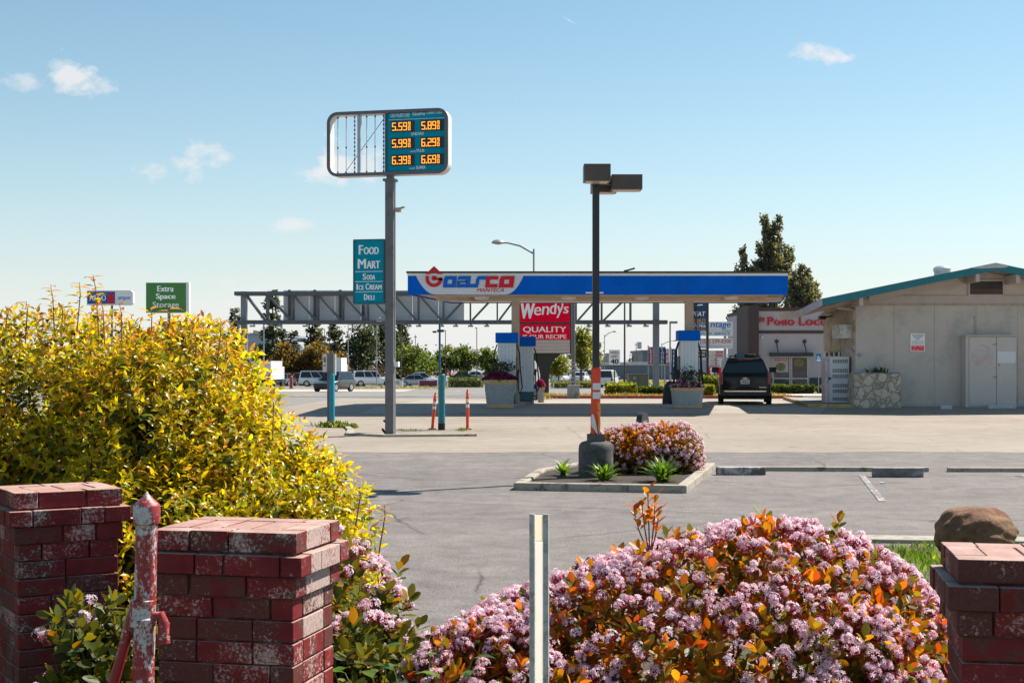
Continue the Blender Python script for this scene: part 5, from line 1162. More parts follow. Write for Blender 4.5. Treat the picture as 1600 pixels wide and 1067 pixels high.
# ================================================================== CARS
m_tyre = pbr('tyre', (.02, .02, .021), .8, var=.2); m_rim = pbr('alloy', (.42, .42, .43), .35, .7, var=.1)
m_tail = pbr('tail_lens', (.28, .010, .015), .2, coat=.4); m_head = pbr('head_lens', (.65, .66, .66), .12); m_trim = pbr('black_trim', (.022, .022, .024), .55)
m_plate = pbr('plate_white', (.62, .63, .66), .4); m_chrome = pbr('chrome', (.72, .72, .72), .12, 1.0, var=.02)
PAINT = {}
def paint(n, c, metal=.0):
    return pbr('paint_' + n, c, .3, metal, var=.03, coat=.6)
def car(label, loc, rz, m, kind='suv', L=4.75, W=1.88, H=1.74, cat='car', group='cars parked across the road', detail=False):
    t = thing('parked_car', label, cat, loc, rz, group); k = L / 2; w = W / 2
    wr = .36 if kind != 'sedan' else .33
    belt = H * (.655 if detail else .58 if kind == 'suv' else .60 if kind == 'sedan' else .56)
    if kind == 'suv': st = [(-k, .42, belt - .10, .84), (-k + .06, .30, belt, .95), (-k * .55, .26, belt, 1), (0, .26, belt, 1), (k * .38, .26, belt - .02, 1), (k * .46, .26, belt - .05, .99), (k * .86, .28, belt - .17, .93), (k * .97, .32, belt - .26, .84), (k, .40, belt - .42, .76)]; gh = (-k + .10, k * .42, -k + .26, k * .13)
    elif kind == 'van': st = [(-k, .42, belt - .08, .86), (-k + .05, .3, belt, .96), (-k * .5, .26, belt, 1), (k * .3, .26, belt, 1), (k * .6, .26, belt - .08, .97), (k * .9, .28, belt - .28, .88), (k, .40, belt - .48, .74)]; gh = (-k + .06, k * .66, -k + .20, k * .22)
    else: st = [(-k, .40, belt - .16, .80), (-k + .08, .30, belt - .04, .92), (-k * .62, .26, belt, .99), (0, .26, belt, 1), (k * .36, .26, belt - .03, 1), (k * .85, .28, belt - .17, .92), (k * .97, .32, belt - .27, .8), (k, .38, belt - .40, .72)]; gh = (-k * .72, k * .42, -k * .40, k * .08)
    mb = MB(); vs = []
    for (x, zb_, zt_, f) in st:
        y = w * f; zm = zb_ + (zt_ - zb_) * .55
        ring = [(-y * .90, zb_), (-y * .985, zb_ + .12), (-y, zm), (-y * .975, zt_ - .06), (-y * .90, zt_), (y * .90, zt_), (y * .975, zt_ - .06), (y, zm), (y * .985, zb_ + .12), (y * .90, zb_)]
        vs += [(x, a, b) for a, b in ring]
    n = 10; fs = [(i * n + j, i * n + (j + 1) % n, (i + 1) * n + (j + 1) % n, (i + 1) * n + j) for i in range(len(st) - 1) for j in range(n)]
    fs = [tuple(reversed(f)) for f in fs] + [tuple(range(n)), tuple(reversed(range((len(st) - 1) * n, len(st) * n)))]
    mb.add(vs, fs); mb.build('body', m, t, smooth=True, bevel=.02 if detail else 0)
    b0, b1, t0, t1 = gh; yb_, yt = w * .90, w * (.66 if detail else .72); zb_ = belt - .02
    sec = [(b0, yb_, zb_), (t0, yt, H - .05), (t0 + .10, yt * .94, H), (t1 - .12, yt * .94, H), (t1, yt, H - .05), (b1, yb_, zb_ - (.02))]
    vs = [(x, -y, z) for x, y, z in sec] + [(x, y, z) for x, y, z in sec]; q = len(sec)
    MB().add(vs, [tuple(range(q)), tuple(reversed(range(q, 2 * q)))] + [(i, i + q, i + q + 1, i + 1) for i in range(q - 1)]).build('roof', m, t, smooth=True, bevel=.03 if detail else 0)
    def onside(x, z, sg, o=.006):
        f = (z - zb_) / (H - .05 - zb_); return (x, sg * (yb_ + (yt - yb_) * f + o), z)
    def xr_(z, a, b): return a + (b - a) * (z - zb_) / (H - .05 - zb_)
    z0_, z1_ = belt + .03, H - .10
    for sg in (-1, 1):
        xa0, xa1, xb0, xb1 = xr_(z0_, b0, t0) + .10, xr_(z1_, b0, t0) + .10, xr_(z0_, b1, t1) - .10, xr_(z1_, b1, t1) - .10
        cuts = [0, .40, .72, 1] if kind != 'sedan' else [0, .5, 1]
        for c0, c1 in zip(cuts, cuts[1:]):
            g = .012
            pts = [onside(xa0 + (xb0 - xa0) * (c0 + g), z0_, sg), onside(xa0 + (xb0 - xa0) * (c1 - g), z0_, sg), onside(xa1 + (xb1 - xa1) * (c1 - g), z1_, sg), onside(xa1 + (xb1 - xa1) * (c0 + g), z1_, sg)]
            MB().add(pts if sg < 0 else pts[::-1], [(0, 1, 2, 3)]).build('side_window', m_glass, t)
        for xw in (-k * .60, k * .62):
            wh = MB().tube([(xw, sg * (w - .20), wr), (xw, sg * (w + .004), wr)], wr, 20).build('wheel', m_tyre, t, smooth=True)
            MB().tube([(xw, sg * (w + .0045), wr), (xw, sg * (w + .014), wr)], wr * .64, 10).build('rim', m_rim, wh)
        MB().cbox((k - .10 if kind != 'suv' else k - .16, sg * w * .62, belt - .28), (.10, w * .34, .13)).build('headlight', m_head, t)
        if detail: MB().cbox((-k + .02, sg * w * .895, .99), (.12, .15, .46)).build('tail_light', m_tail, t, bevel=.02)
        else: MB().cbox((-k + .02, sg * w * (.76 if kind != 'sedan' else .66), belt - .16 if kind != 'suv' else belt - .12), (.07, w * .22, .30 if kind != 'sedan' else .14)).build('tail_light', m_tail, t)
        MB().cbox((k * .30, sg * (w + (.13 if detail else .08)), belt + (.14 if detail else .06)), (.14, .28 if detail else .17, .21 if detail else .13)).build('mirror', m if not detail else m_trim, t)
    def pane(xa, xb, o):
        a, b = z0_ + .02, z1_ + .02; xa_, xb_ = xr_(a, xa, xb) + o, xr_(b, xa, xb) + o
        ya, yb2 = (yb_ + (yt - yb_) * (a - zb_) / (H - .05 - zb_)) * .93, (yb_ + (yt - yb_) * (b - zb_) / (H - .05 - zb_)) * .92
        p_ = [(xa_, ya, a), (xa_, -ya, a), (xb_, -yb2, b), (xb_, yb2, b)]
        return MB().add(p_ if o < 0 else p_[::-1], [(0, 1, 2, 3)])
    pane(b0, t0, -.02).build('rear_window', m_glass, t); pane(b1, t1, .02).build('windscreen', m_glass, t)
    MB().cbox((-k - .02, 0, .46), (.14, W * .88, .22)).build('rear_bumper', m if not detail else m_trim, t); MB().cbox((k - .04, 0, .46), (.16, W * .70, .24)).build('front_bumper', m_trim if kind == 'suv' else m, t)
    MB().cbox((-k - .015, 0, belt - .30), (.02, .34, .16)).build('number_plate', m_plate, t)
    MB().cbox((0, 0, .30), (L * .8, W * .8, .2)).build('underbody', m_trim, t)
    return t
def car_at(label, u, v, rz, m, D=None, **kw):
    D = D or GD(v); return car(label, (X(u, D), D, GZ(D) + .006), rz, m, **kw)
wp = paint('white', (.72, .73, .74)); sp = paint('silver', (.36, .38, .40), .3); gp_ = paint('charcoal', (.035, .037, .042), .2); rp_ = paint('dark_red', (.16, .02, .03)); bp2 = paint('blue_grey', (.10, .13, .17), .2)
car_at('white wagon with dark windows partly hidden by the pale box sign', 500, 604, 0, wp, kind='van', L=4.6, H=1.78)
car_at('charcoal compact driving out toward the road, headlights facing us', 522, 612, R(247), gp_, D=117, L=4.1, H=1.66)
car_at('white off road style wagon in side view beside the price sign pole', 585, 605, 0, wp, D=162, L=4.85, H=1.8)
car_at('white sedan nose peeking out behind the charcoal compact', 546, 604, R(-20), wp, D=164, kind='sedan', L=4.4, H=1.45)
car_at('large white sedan behind a silver one beyond the burgundy placard', 661, 603, R(3), wp, D=168, kind='sedan', L=5.0, H=1.62)
car_at('silver sedan with black windows beyond the burgundy placard', 653, 604, R(2), sp, D=159, kind='sedan', L=4.8, H=1.38)
car_at('small grey sedan seen from behind beside the big box truck', 445, 604, R(80), bp2, D=166, kind='sedan', L=4.4, H=1.5)
car_at('dark red hatchback seen from behind near the red post', 476, 604, R(84), rp_, D=170, L=4.3, H=1.55)
for i, (u, m, lab) in enumerate([(727, gp_, 'dark sedan under the round green trees'), (747, wp, 'white sedan under the round green trees'), (766, sp, 'silver sedan under the trees next to the magenta flower planter')]):
    car_at(lab, u, 590, R(-8 + 5 * i), m, D=225, kind='sedan', L=4.6, H=1.45)
for i, (u, lab, D_) in enumerate([(876, 'white car beside the dark pedestal of the red sign', 200), (893, 'white van under the yellow green trees', 205), (909, 'white hatchback beside the grey pole on the concrete block', 200)]):
    car_at(lab, u, 0, R([70, 60, 75][i]), [wp, sp, wp][i], D=D_, kind=['sedan', 'van', 'sedan'][i], L=4.6, H=[1.5, 1.9, 1.5][i])
car_at('white people carrier seen from behind beside the speed limit sign', 950, 0, R(78), wp, D=150, kind='van', L=5.0, W=1.95, H=1.85)
car_at('dark blue car roof between the white flower planter and the black car', 1106, 0, R(10), bp2, D=92, kind='sedan', L=4.5, H=1.4)
def box_truck(label, u, vb, vt, wpx, D, rz=0):
    gz = GZ(D); s_ = S(D); t = thing('box_truck', label, 'truck', (X(u, D), D, gz), rz, 'box trucks across the road'); w = wpx / s_ / 2; h = Z(vt, D) - gz
    MB().box(-w, -2.6, .85, w, 2.6, h).build('cargo_box', pbr('truck_box', (.62, .64, .67), .5, var=.05), t)
    MB().box(-w * .9, 2.7, .6, w * .9, 4.2, h * .78).build('cab', wp, t, bevel=.1); MB().box(-w * .9, -2.7, .55, w * .9, 4.1, .84).build('chassis', m_trim, t)
    for x in (-w * .8, w * .8):
        for y in (-1.5, 3.3): MB().tube([(x - .13, y, .45), (x + .13, y, .45)], .45, 14).build('wheel', m_tyre, t, smooth=True)
    MB().box(-w * .6, -2.62, h * .5, -w * .1, -2.605, h * .62).box(-w * .4, -2.62, h * .3, w * .3, -2.605, h * .34).build('faded_mark', pbr('faded_grey', (.5, .52, .55), .6), t)
box_truck('white box truck seen from behind, next to the yellow hedge edge', 416, 600, 564, 33, 152, R(-4)); box_truck('second white box truck mostly hidden behind the pale box sign', 530, 600, 559, 15, 158)
# ------------------------------------------------------------------ the black car at the pump
bp3 = pbr('paint_black', (.006, .009, .011), .25, 0, var=.03, coat=.2, spec=.3); D = 54.0
su = car('large black four wheel drive seen from behind beside a single pump', (X(1163.5, D) + .4, D + 2.55, GZ(D) + .010), R(81.5), bp3, L=5.1, W=2.02, H=1.79, group=None, detail=True)
k = 2.55; belt = 1.79 * .655
MB().tube([(-k + .40, .56, 1.77), (-k + .5, .57, 1.87), (.6, .57, 1.87), (.7, .56, 1.77)], .022, 8).tube([(-k + .40, -.56, 1.77), (-k + .5, -.57, 1.87), (.6, -.57, 1.87), (.7, -.56, 1.77)], .022, 8).tube([(-1.2, -.57, 1.86), (-1.2, .57, 1.86)], .02, 6).build('roof_rack', m_trim, su, smooth=True)
MB().box(-k - .095, -.78, .50, -k - .088, .78, .54).build('chrome_strip', m_chrome, su); mb = MB().box(-k - .022, -.36, .72, -k - .012, .36, 1.0); mb.build('plate_recess', m_trim, su)
mb = MB(); mb.add([(-k - .03, y, z) for y, z in [(.11, .985), (.11, 1.02), (.045, 1.02), (.035, 1.04), (-.055, 1.04), (-.045, 1.02), (-.11, 1.02), (-.11, .985), (-.045, .985), (-.035, .965), (.055, .965), (.045, .985)]], [tuple(range(12))]); mb.build('emblem', pbr('gold_emblem', (.62, .42, .12), .3, .6), su)
mb = MB(); text(mb, '7WXR213', -.13, .13, belt - .345, belt - .265, 0, .01); mb.v = [(-k - .027, -x, z) for x, _, z in mb.v]; mb.build('plate_lettering', pbr('plate_blue', (.03, .05, .2), .5), su)
MB().box(-k - .03, -.80, .66, -k - .015, -.52, .675).build('badge', m_chrome, su); MB().box(-k + .20, -.28, 1.715, -k + .26, .28, 1.745).build('brake_lamp', m_tail, su)
MB().box(-1.55, -.40, 1.79, -.6, .40, 1.93).build('roof_load', m_trim, su, bevel=.04); MB().box(-1.57, .02, 1.80, -1.551, .33, 1.91).build('blue_strap', pbr('blue_tarp', (.02, .25, .42), .6), su)
# ================================================================== STORE ON THE RIGHT
Dw = 52.0; gz = GZ(Dw); xw0 = X(1337, Dw); xa = X(1555, 50.7); xw1 = 2 * xa - xw0
sto = thing('convenience_store', 'beige store with a low gable roof edged in teal', 'building', (xa, Dw, gz))
m_wall = pbr('store_wall', (.53, .475, .425), .9, var=.06, scale=1.2, bump=.5, bscale=25, dirt=(.43, .395, .365), dirt_amt=.4, dirt_scale=.7)
def rz_(x): return Z(418, 50.7) - abs(x - xa) * .205
zt_ = lambda x: rz_(x) - .05
wall = MB()
wall.prism([(xw0, gz - .1), (xw1, gz - .1), (xw1, zt_(xw1)), (xa, zt_(xa)), (xw0, zt_(xw0))], Dw, Dw + 5.2)
wall.build('wall', m_wall, sto, world=True)
m_trimw = pbr('store_trim', (.47, .41, .36), .8, var=.08)
mb = MB(); zb1 = Z(474, Dw); mb.box(xw0 - .02, Dw - .05, zb1, xw1, Dw - .002, zb1 + .28); mb.box(xw0 - .02, Dw - .05, gz - .05, xw1, Dw - .002, gz + .09); mb.build('wall_band', m_trimw, sto, world=True)
mb = MB(); [mb.box(X(u, Dw) - .012, Dw - .004, gz + .1, X(u, Dw) + .012, Dw - .001, zb1) for u in (1397, 1460, 1525, 1590)]; mb.box(xw0 - .01, Dw - .02, zb1 - .09, xw1, Dw - .003, zb1 - .005); mb.build('wall_joint', pbr('joint_dark', (.40, .34, .285), .9), sto, world=True)
# roof planes with a drooping prow at the left
xe = X(1285, 50.7); Df = 50.7; th = .16
A = (xa, Df, rz_(xa) + .12); B = (xe, Df, rz_(xe) + .12); E = (X(1251, 53.0), 53.0, Z(486, 53.0)); Bk = (X(1251, 53.0) + .05, 57.6, Z(486, 53.0)); Ak = (xa, 57.6, rz_(xa) + .12); Rr = (xw1 + 1.4, Df, rz_(xw1 + 1.4) + .12); Rk = (xw1 + 1.4, 57.6, rz_(xw1 + 1.4) + .12)
top = [A, B, E, Bk, Ak, Rr, Rk]; bot = [(x, y, z - th) for x, y, z in top]
MB().add(top + bot, [(0, 4, 3, 2, 1), (0, 5, 6, 4), (7, 8, 9, 10, 11), (7, 11, 13, 12), (0, 1, 8, 7), (1, 2, 9, 8), (2, 3, 10, 9), (3, 4, 11, 10), (0, 7, 12, 5), (5, 12, 13, 6), (4, 6, 13, 11)]).build('roof', pbr('roof_gravel', (.33, .30, .27), .9, var=.2, scale=8), sto, world=True)
def board3(mb, a, b, hgt, t=.05):                       # fascia board from a to b
    a, b = Vector(a), Vector(b); d = (b - a).normalized(); n = Vector((d.y, -d.x, 0)).normalized() * t
    vs = [a + n, b + n, b + n + Vector((0, 0, hgt)), a + n + Vector((0, 0, hgt)), a, b, b + Vector((0, 0, hgt)), a + Vector((0, 0, hgt))]
    return mb.add(vs, [(0, 1, 2, 3), (5, 4, 7, 6), (3, 2, 6, 7), (1, 0, 4, 5), (0, 3, 7, 4), (1, 5, 6, 2)])
m_tf = peel_mat('teal_fascia', (.004, .16, .20), (.5, .5, .48), .02, 2.2)
dz = lambda p, o=0: (p[0], p[1] - .003, p[2] - th - .06 + o)
mb = MB(); board3(mb, dz(B), dz(A), th + .10); board3(mb, dz(A), dz(Rr), th + .10); mb.build('fascia', m_tf, sto, world=True)
mb = MB(); mb.prism([(xa - .95, rz_(xa - .95) + .17), (xa - .5, rz_(xa - .5) + .06), (xa - .1, rz_(xa) - .02), (xa + .35, rz_(xa + .35) + .06), (xa + .5, rz_(xa + .5) + .165), (xa, rz_(xa) + .165)], Df - .06, Df - .054); mb.build('bare_patch', pbr('peeled_paint', (.45, .46, .46), .7, var=.15), sto, world=True)
mb = MB(); board3(mb, dz(E), dz(B), th + .10); board3(mb, (Bk[0], Bk[1], E[2] - th - .06), dz(E), th + .1); mb.build('gutter', pbr('gutter_white', (.50, .47, .42), .6, var=.12, dirt=(.28, .22, .16), dirt_amt=.3), sto, world=True)
for xb in (X(1346, 50.7), X(1528, 50.7), X(1591, 50.7)):
    MB().box(xb - .07, Df + .02, rz_(xb) - .38, xb + .07, Dw, rz_(xb) - .06).build('beam', m_trimw, sto, world=True)
mb = MB(); mb.prism([(X(1360, 51.5), zt_(X(1360, 51.5)) - .25), (X(1501, 51.5), zt_(X(1501, 51.5)) - .25), (X(1501, 51.5), zt_(X(1501, 51.5)) - .02), (X(1360, 51.5), zt_(X(1360, 51.5)) - .02)], Dw - .32, Dw - .22); mb.build('barge_board', m_trimw, sto, world=True)
# gable louvre
vx0, vx1, vz0, vz1 = X(1515, Dw), X(1566, Dw), Z(461, Dw), Z(439, Dw)
lv = MB().box(vx0, Dw - .02, vz0, vx1, Dw - .002, vz1).build('louvre', m_dark, sto, world=True)
mb = MB(); [mb.box(vx0 + .02, Dw - .05, vz0 + .02 + i * .055, vx1 - .02, Dw - .021, vz0 + .05 + i * .055) for i in range(4)]; mb.build('slat', pbr('slat_brown', (.13, .085, .065), .7), lv, world=True)
mb = MB(); frame_ring(mb, vx0 - .07, vx1 + .07, vz0 - .05, vz1 + .05, .01, .068, Dw - .06, Dw - .002); mb.build('louvre_frame', m_trimw, sto, world=True)
mb = MB(); cx_, cy_ = X(1472, 54.5), 54.5; mb.lathe([(.30, rz_(cx_) - .2), (.30, Z(425, 54.5))], (cx_, cy_, 0), 14).lathe([(.33, Z(424.9, 54.5)), (.33, Z(419, 54.5)), (.22, Z(416, 54.5))], (cx_, cy_, 0), 14); mb.build('roof_vent', pbr('vent_metal', (.42, .45, .48), .4, .5), sto, world=True, smooth=True)
# side wall bits: cladding, wall unit, window, floodlight, meter
m_clad = pbr('side_cladding', (.52, .42, .32), .85, var=.2, scale=2, dirt=(.26, .20, .15), dirt_amt=.4)
xs_ = xw0
MB().box(xs_ - .06, Dw + .05, Z(548, 54), xs_ - .002, Dw + 5.1, Z(487, 54)).build('cladding', m_clad, sto, world=True)
mb = MB(); [mb.box(xs_ - .066, Dw + .3 + i * .4, Z(548, 54), xs_ - .061, Dw + .32 + i * .4, Z(487, 54)) for i in range(12)]; mb.build('cladding_groove', m_trimw, sto, world=True)
MB().box(xs_ - .50, Dw + .35, Z(529, 53), xs_ - .061, Dw + 1.6, Z(508, 53)).build('wall_sign_box', pbr('pale_box', (.55, .56, .55), .5, var=.15, dirt=(.36, .27, .2), dirt_amt=.4, dirt_scale=5), sto, world=True)
MB().box(xs_ - .03, Dw + 2.4, Z(588, 54), xs_ - .002, Dw + 4.8, Z(550, 54)).build('side_window', m_glass, sto, world=True)
mb = MB(); [mb.box(xs_ - .07, Dw + yy, Z(588, 54), xs_ - .031, Dw + yy + .12, Z(550, 54)) for yy in (2.35, 3.2, 4.0, 4.75)]; mb.build('window_frame', m_wht, sto, world=True)
MB().bar((xs_ - .06, Dw + 3.6, Z(493, 55)), (xs_ - .45, Dw + 3.4, Z(496, 55)), .05).box(xs_ - .62, Dw + 3.2, Z(499, 55), xs_ - .38, Dw + 3.5, Z(493, 55)).build('floodlight', m_dark, sto, world=True)
MB().box(X(1341, Dw), Dw - .08, Z(557, Dw), X(1345.5, Dw), Dw - .003, Z(552, Dw)).box(xs_ - .3, Dw + .2, Z(549, Dw), xs_ - .07, Dw + .4, Z(545, Dw)).build('socket_box', m_lgrey, sto, world=True)
MB().bar((X(1307, 52.4), 52.4, Z(481, 52.4)), (xw0, 52.35, Z(485, 52.4)), .07).build('eave_brace', m_trimw, sto, world=True)
MB().bar((X(1258, 52.8), 52.9, Z(490, 52.8)), (X(1330, 52.2), 52.2, Z(471, 52.2)), .10, .12).bar((X(1290, 52.6), 53.4, Z(492, 53.4)), (xw0, 53.4, Z(474, 53.4)), .08).build('rafter', m_trimw, sto, world=True)
MB().tube([(X(1524, Dw), Dw - .03, Z(522, Dw)), (X(1524, Dw), Dw - .03, Z(498, Dw))], .02, 8).box(X(1522.5, Dw), Dw - .06, Z(499, Dw), X(1525.5, Dw), Dw - .003, Z(494, Dw)).build('conduit', m_trimw, sto, world=True)
# towing notice
D = Dw - .02; nt_ = thing('notice_board', 'white parking notice with a red lower panel on the store wall', 'sign', (X(1433, D), D, Z(549, D)))
f = lambda u: X(u, D) - X(1433, D)
q = lambda v: Z(v, D) - Z(549, D)
MB().box(f(1422.5), -.02, q(549), f(1444.8), .012, q(521)).build('panel', m_whtx, nt_); MB().box(f(1423.8), -.026, q(548), f(1443.6), -.021, q(540.2)).build('red_panel', m_red, nt_)
mb = MB(); y = -.023; text(mb, 'AUTHORIZED', f(1424), f(1443.3), q(524.8), q(522.6), y, .014); text(mb, 'PARKING', f(1427), f(1441), q(527.6), q(525.6), y, .014); text(mb, 'ONLY', f(1430), f(1438), q(530.4), q(528.4), y, .014)
for v in (532.5, 534.2, 535.9, 537.6): text(mb, 'UNAUTHORIZED VEHICLES TOWED', f(1424.5), f(1443), q(v + 1), q(v), y, .0)
mb.build('black_lettering', m_txt, nt_); mb = MB(); text(mb, "Tully's Towing", f(1425), f(1442.6), q(543.6), q(541.2), -.028, .01); text(mb, '(209) 466-1717', f(1425), f(1442.6), q(547.4), q(545), -.028, .01); mb.build('white_lettering', m_whtx, nt_)
# storage cabinet
D = Dw - .55; sc = thing('storage_cabinet', 'tall beige two door outdoor cabinet with scuffed paint against the store wall', 'cabinet', (X(1549, D), D, GZ(D)))
f = lambda u: X(u, D) - X(1549, D)
q = lambda v: Z(v, D) - GZ(D)
m_cab = pbr('cabinet_beige', (.54, .49, .45), .7, var=.05, scale=2)
MB().box(f(1509), 0, 0, f(1588), .52, q(526)).build('body', m_cab, sc); MB().box(f(1508), -.06, q(526) + .002, f(1589.5), .53, q(523.5)).build('lid', m_trimw, sc)
for (a, b, sgn, lab) in ((1514, 1556, 1, 'cabinet door with a pinkish faded stain'), (1556.6, 1587.5, -1, 'cabinet door with a white painted-over patch')):
    d = MB().box(f(a) + .006, -.035, .06, f(b) - .006, -.002, q(527)).build('door', m_cab, sc); d['label'] = lab
    if sgn > 0:
        m, N, L, bb_ = new_mat('pink_stain'); tcn = N.new('ShaderNodeTexCoord'); n_ = nz(N, L, tcn.outputs['Object'], 2.6, 4, .6); L.new(ramp(N, L, n_.outputs[0], [(.45, (.54, .49, .45)), (.6, (.52, .37, .37))]), bb_.inputs['Base Color']); bb_.inputs['Roughness'].default_value = .7
        MB().prism([(f(1517) + (f(1552) - f(1517)) * (.5 + .5 * math.cos(a_)), q(556) + .42 * math.sin(a_)) for a_ in np.linspace(0, 6.283, 17)[:-1]], -.0375, -.0352).build('stain', m, d)
    else:
        MB().prism([(f(1558), q(567)), (f(1585), q(567.5)), (f(1586.5), q(563)), (f(1586.5), q(549.5)), (f(1558), q(549))], -.039, -.0352).build('paint_patch', pbr('patch_grey', (.66, .66, .66), .6, var=.04), d)
MB().box(f(1551), -.06, q(539), f(1558), -.036, q(537)).box(f(1551), -.06, q(590), f(1558), -.036, q(587.5)).box(f(1559), -.05, q(572), f(1561), -.036, q(568)).build('latch', m_lgrey, sc)
# perforated gas cage
Dg = 52.6; cg = thing('gas_cage', 'white metal bottle cage with perforated door panels beside the store', 'cage', (X(1311, Dg), Dg, GZ(Dg) + .13))
f = lambda u: X(u, Dg) - X(1311, Dg)
q = lambda v: Z(v, Dg) - GZ(Dg) - .13
m_cage = pbr('cage_white', (.62, .64, .66), .45, var=.05, dirt=(.4, .38, .35), dirt_amt=.15)
H = q(557); x0, x1 = f(1296), f(1326.5)
MB().box(x0, .0, 0, x1, .8, .05).box(x0, .0, H - .05, x1, .8, H).box(x0, .76, .05, x1, .8, H - .05).box(x0 + .02, .02, H * .5, x1 - .02, .75, H * .5 + .03).build('shell', m_cage, cg)
MB().box(x1 - .03, .0, .05, x1, .76, H - .05).build('side_panel', m_cage, cg); MB().box(x0 + .04, .1, .06, x1 - .04, .14, H - .06).build('shade_sheet', m_dark, cg); MB().box(x0, .0, .05, x0 + .03, .76, H - .05).build('side_panel', m_cage, cg)  # dark sheet added close behind the holes for the shaded inside
door = MB(); bands = [(.045, .115), (.215, .285), (.335, .405), (.535, .605), (.66, .73), (.86, .93)]; bx0, bx1 = x0 + .10, x1 - .05
prev = 0
def strip(z0, z1, a=x0, b=x1): door.box(a, -.03, z0, b, -.002, z1)
for (a, b) in bands:
    a, b = H * a, H * b; strip(prev, a); strip(a, b, x0, bx0); strip(a, b, bx1, x1)
    nc = 9; cw = (bx1 - bx0) / nc
    for i in range(nc): strip(a, b, bx0 + i * cw, bx0 + i * cw + cw * .24)
    for j in range(1, 3): door.box(bx0, -.028, a + (b - a) * j / 3 - .006, bx1, -.004, a + (b - a) * j / 3 + .006)
    prev = b
strip(prev, H); door.build('door', m_cage, cg)
MB().box(x0 - .14, .1, .0, x0 - .004, .7, H * .96).build('notice_side', pbr('cage_notice', (.6, .5, .52), .6, var=.3, scale=8), cg); MB().box(x0 - .05, -.05, H * .5, x0 + .05, -.031, H * .55).build('padlock', m_dark, cg)
flat('pavement', [(X(1262, 51.6), 51.0), (X(1330, 51.6), 51.0), (xw0, 52), (xw0, 61.0), (X(1229, 62), 62.0)], GZ(52) - .05, GZ(52) + .11, [m_conc])
kerb_run([(X(1228, 62) - .05, 62.0), (X(1260, 51.5), 50.95), (X(1331, 51.5), 50.95)], .14, .13, pbr('yellow_kerb', (.42, .29, .10), .8, var=.3, dirt=(.2, .16, .12), dirt_amt=.5), name='kerb', z=GZ(52))
# stone faced planter
Dp = 50.9; sp_t = thing('stone_planter', 'square flagstone faced planter in front of the store wall', 'planter', (X(1370.5, Dp), Dp, GZ(Dp)))
f = lambda u: X(u, Dp) - X(1370.5, Dp)
def stone_mat():
    m, N, L, b = new_mat('flagstone'); tc = N.new('ShaderNodeTexCoord'); co = tc.outputs['Object']
    wn = nz(N, L, co, 3.5, 5, .6); wv = mixc(N, L, .5, co, wn.outputs['Color'], 'ADD')
    vo = N.new('ShaderNodeTexVoronoi'); vo.feature = 'DISTANCE_TO_EDGE'; vo.inputs['Scale'].default_value = 3.4; L.new(wv, vo.inputs['Vector'])
    v2 = N.new('ShaderNodeTexVoronoi'); v2.inputs['Scale'].default_value = 3.4; L.new(wv, v2.inputs['Vector'])
    n = nz(N, L, co, 9, 6, .7); c = ramp(N, L, n.outputs[0], [(.3, (.42, .35, .27)), (.7, (.58, .50, .41))])
    bw = N.new('ShaderNodeRGBToBW'); L.new(v2.outputs['Color'], bw.inputs[0]); c = mixc(N, L, 1.0, c, ramp(N, L, bw.outputs[0], [(.2, (.8, .8, .8)), (.8, (1.1, 1.1, 1.1))]), 'MULTIPLY')
    c = mixc(N, L, ramp(N, L, vo.outputs['Distance'], [(.001, (.75, .75, .75)), (.011, (0, 0, 0))]), c, (.33, .26, .20))
    L.new(c, b.inputs['Base Color']); b.inputs['Roughness'].default_value = .9
    bp = N.new('ShaderNodeBump'); bp.inputs['Strength'].default_value = .8; bp.inputs['Distance'].default_value = .06
    r = ramp(N, L, vo.outputs['Distance'], [(0, (0, 0, 0)), (.08, (1, 1, 1))]); L.new(r, bp.inputs['Height']); L.new(bp.outputs[0], b.inputs['Normal'])
    return m
H = Z(583, Dp) - GZ(Dp); mb = MB(); mb.box(f(1334), 0, -.05, f(1408), .95, H); mb.build('tub', stone_mat(), sp_t, bevel=.03)
MB().box(f(1335), -.02, H + .001, f(1407), .93, H + .02).build('rim', m_conc, sp_t)
n = 60; a = RNG.uniform(0, 6.28, n); e = RNG.uniform(.2, 1.2, n); c0 = np.array([X(1370, Dp), Dp + .3, GZ(Dp) + H])
leaf_mesh('leaves', np.tile(c0, (n, 1)) + RNG.normal(0, .12, (n, 3)) * np.array([1.6, .5, 0]), np.stack([np.cos(a) * np.cos(e), np.sin(a) * np.cos(e), np.sin(e)], 1), np.tile([0, 0, 1.], (n, 1)), .32, pick([(.05, .07, .03), (.08, .1, .04)], n), STRAP, m_green, sp_t, wid=1.6)
def stop2(label, u0, u1, vb, h):
    return wheel_stop(label, u0, u1, vb, h, pbr('white_stop', (.5, .5, .5), .8, var=.2, dirt=(.2, .2, .2), dirt_amt=.3), 'wheel stops by the store')
stop2('short white wheel stop at the foot of the store wall', 1470, 1488, 639.5, 6.5); stop2('long white wheel stop in front of the beige cabinet', 1545, 1588, 638.5, 6)
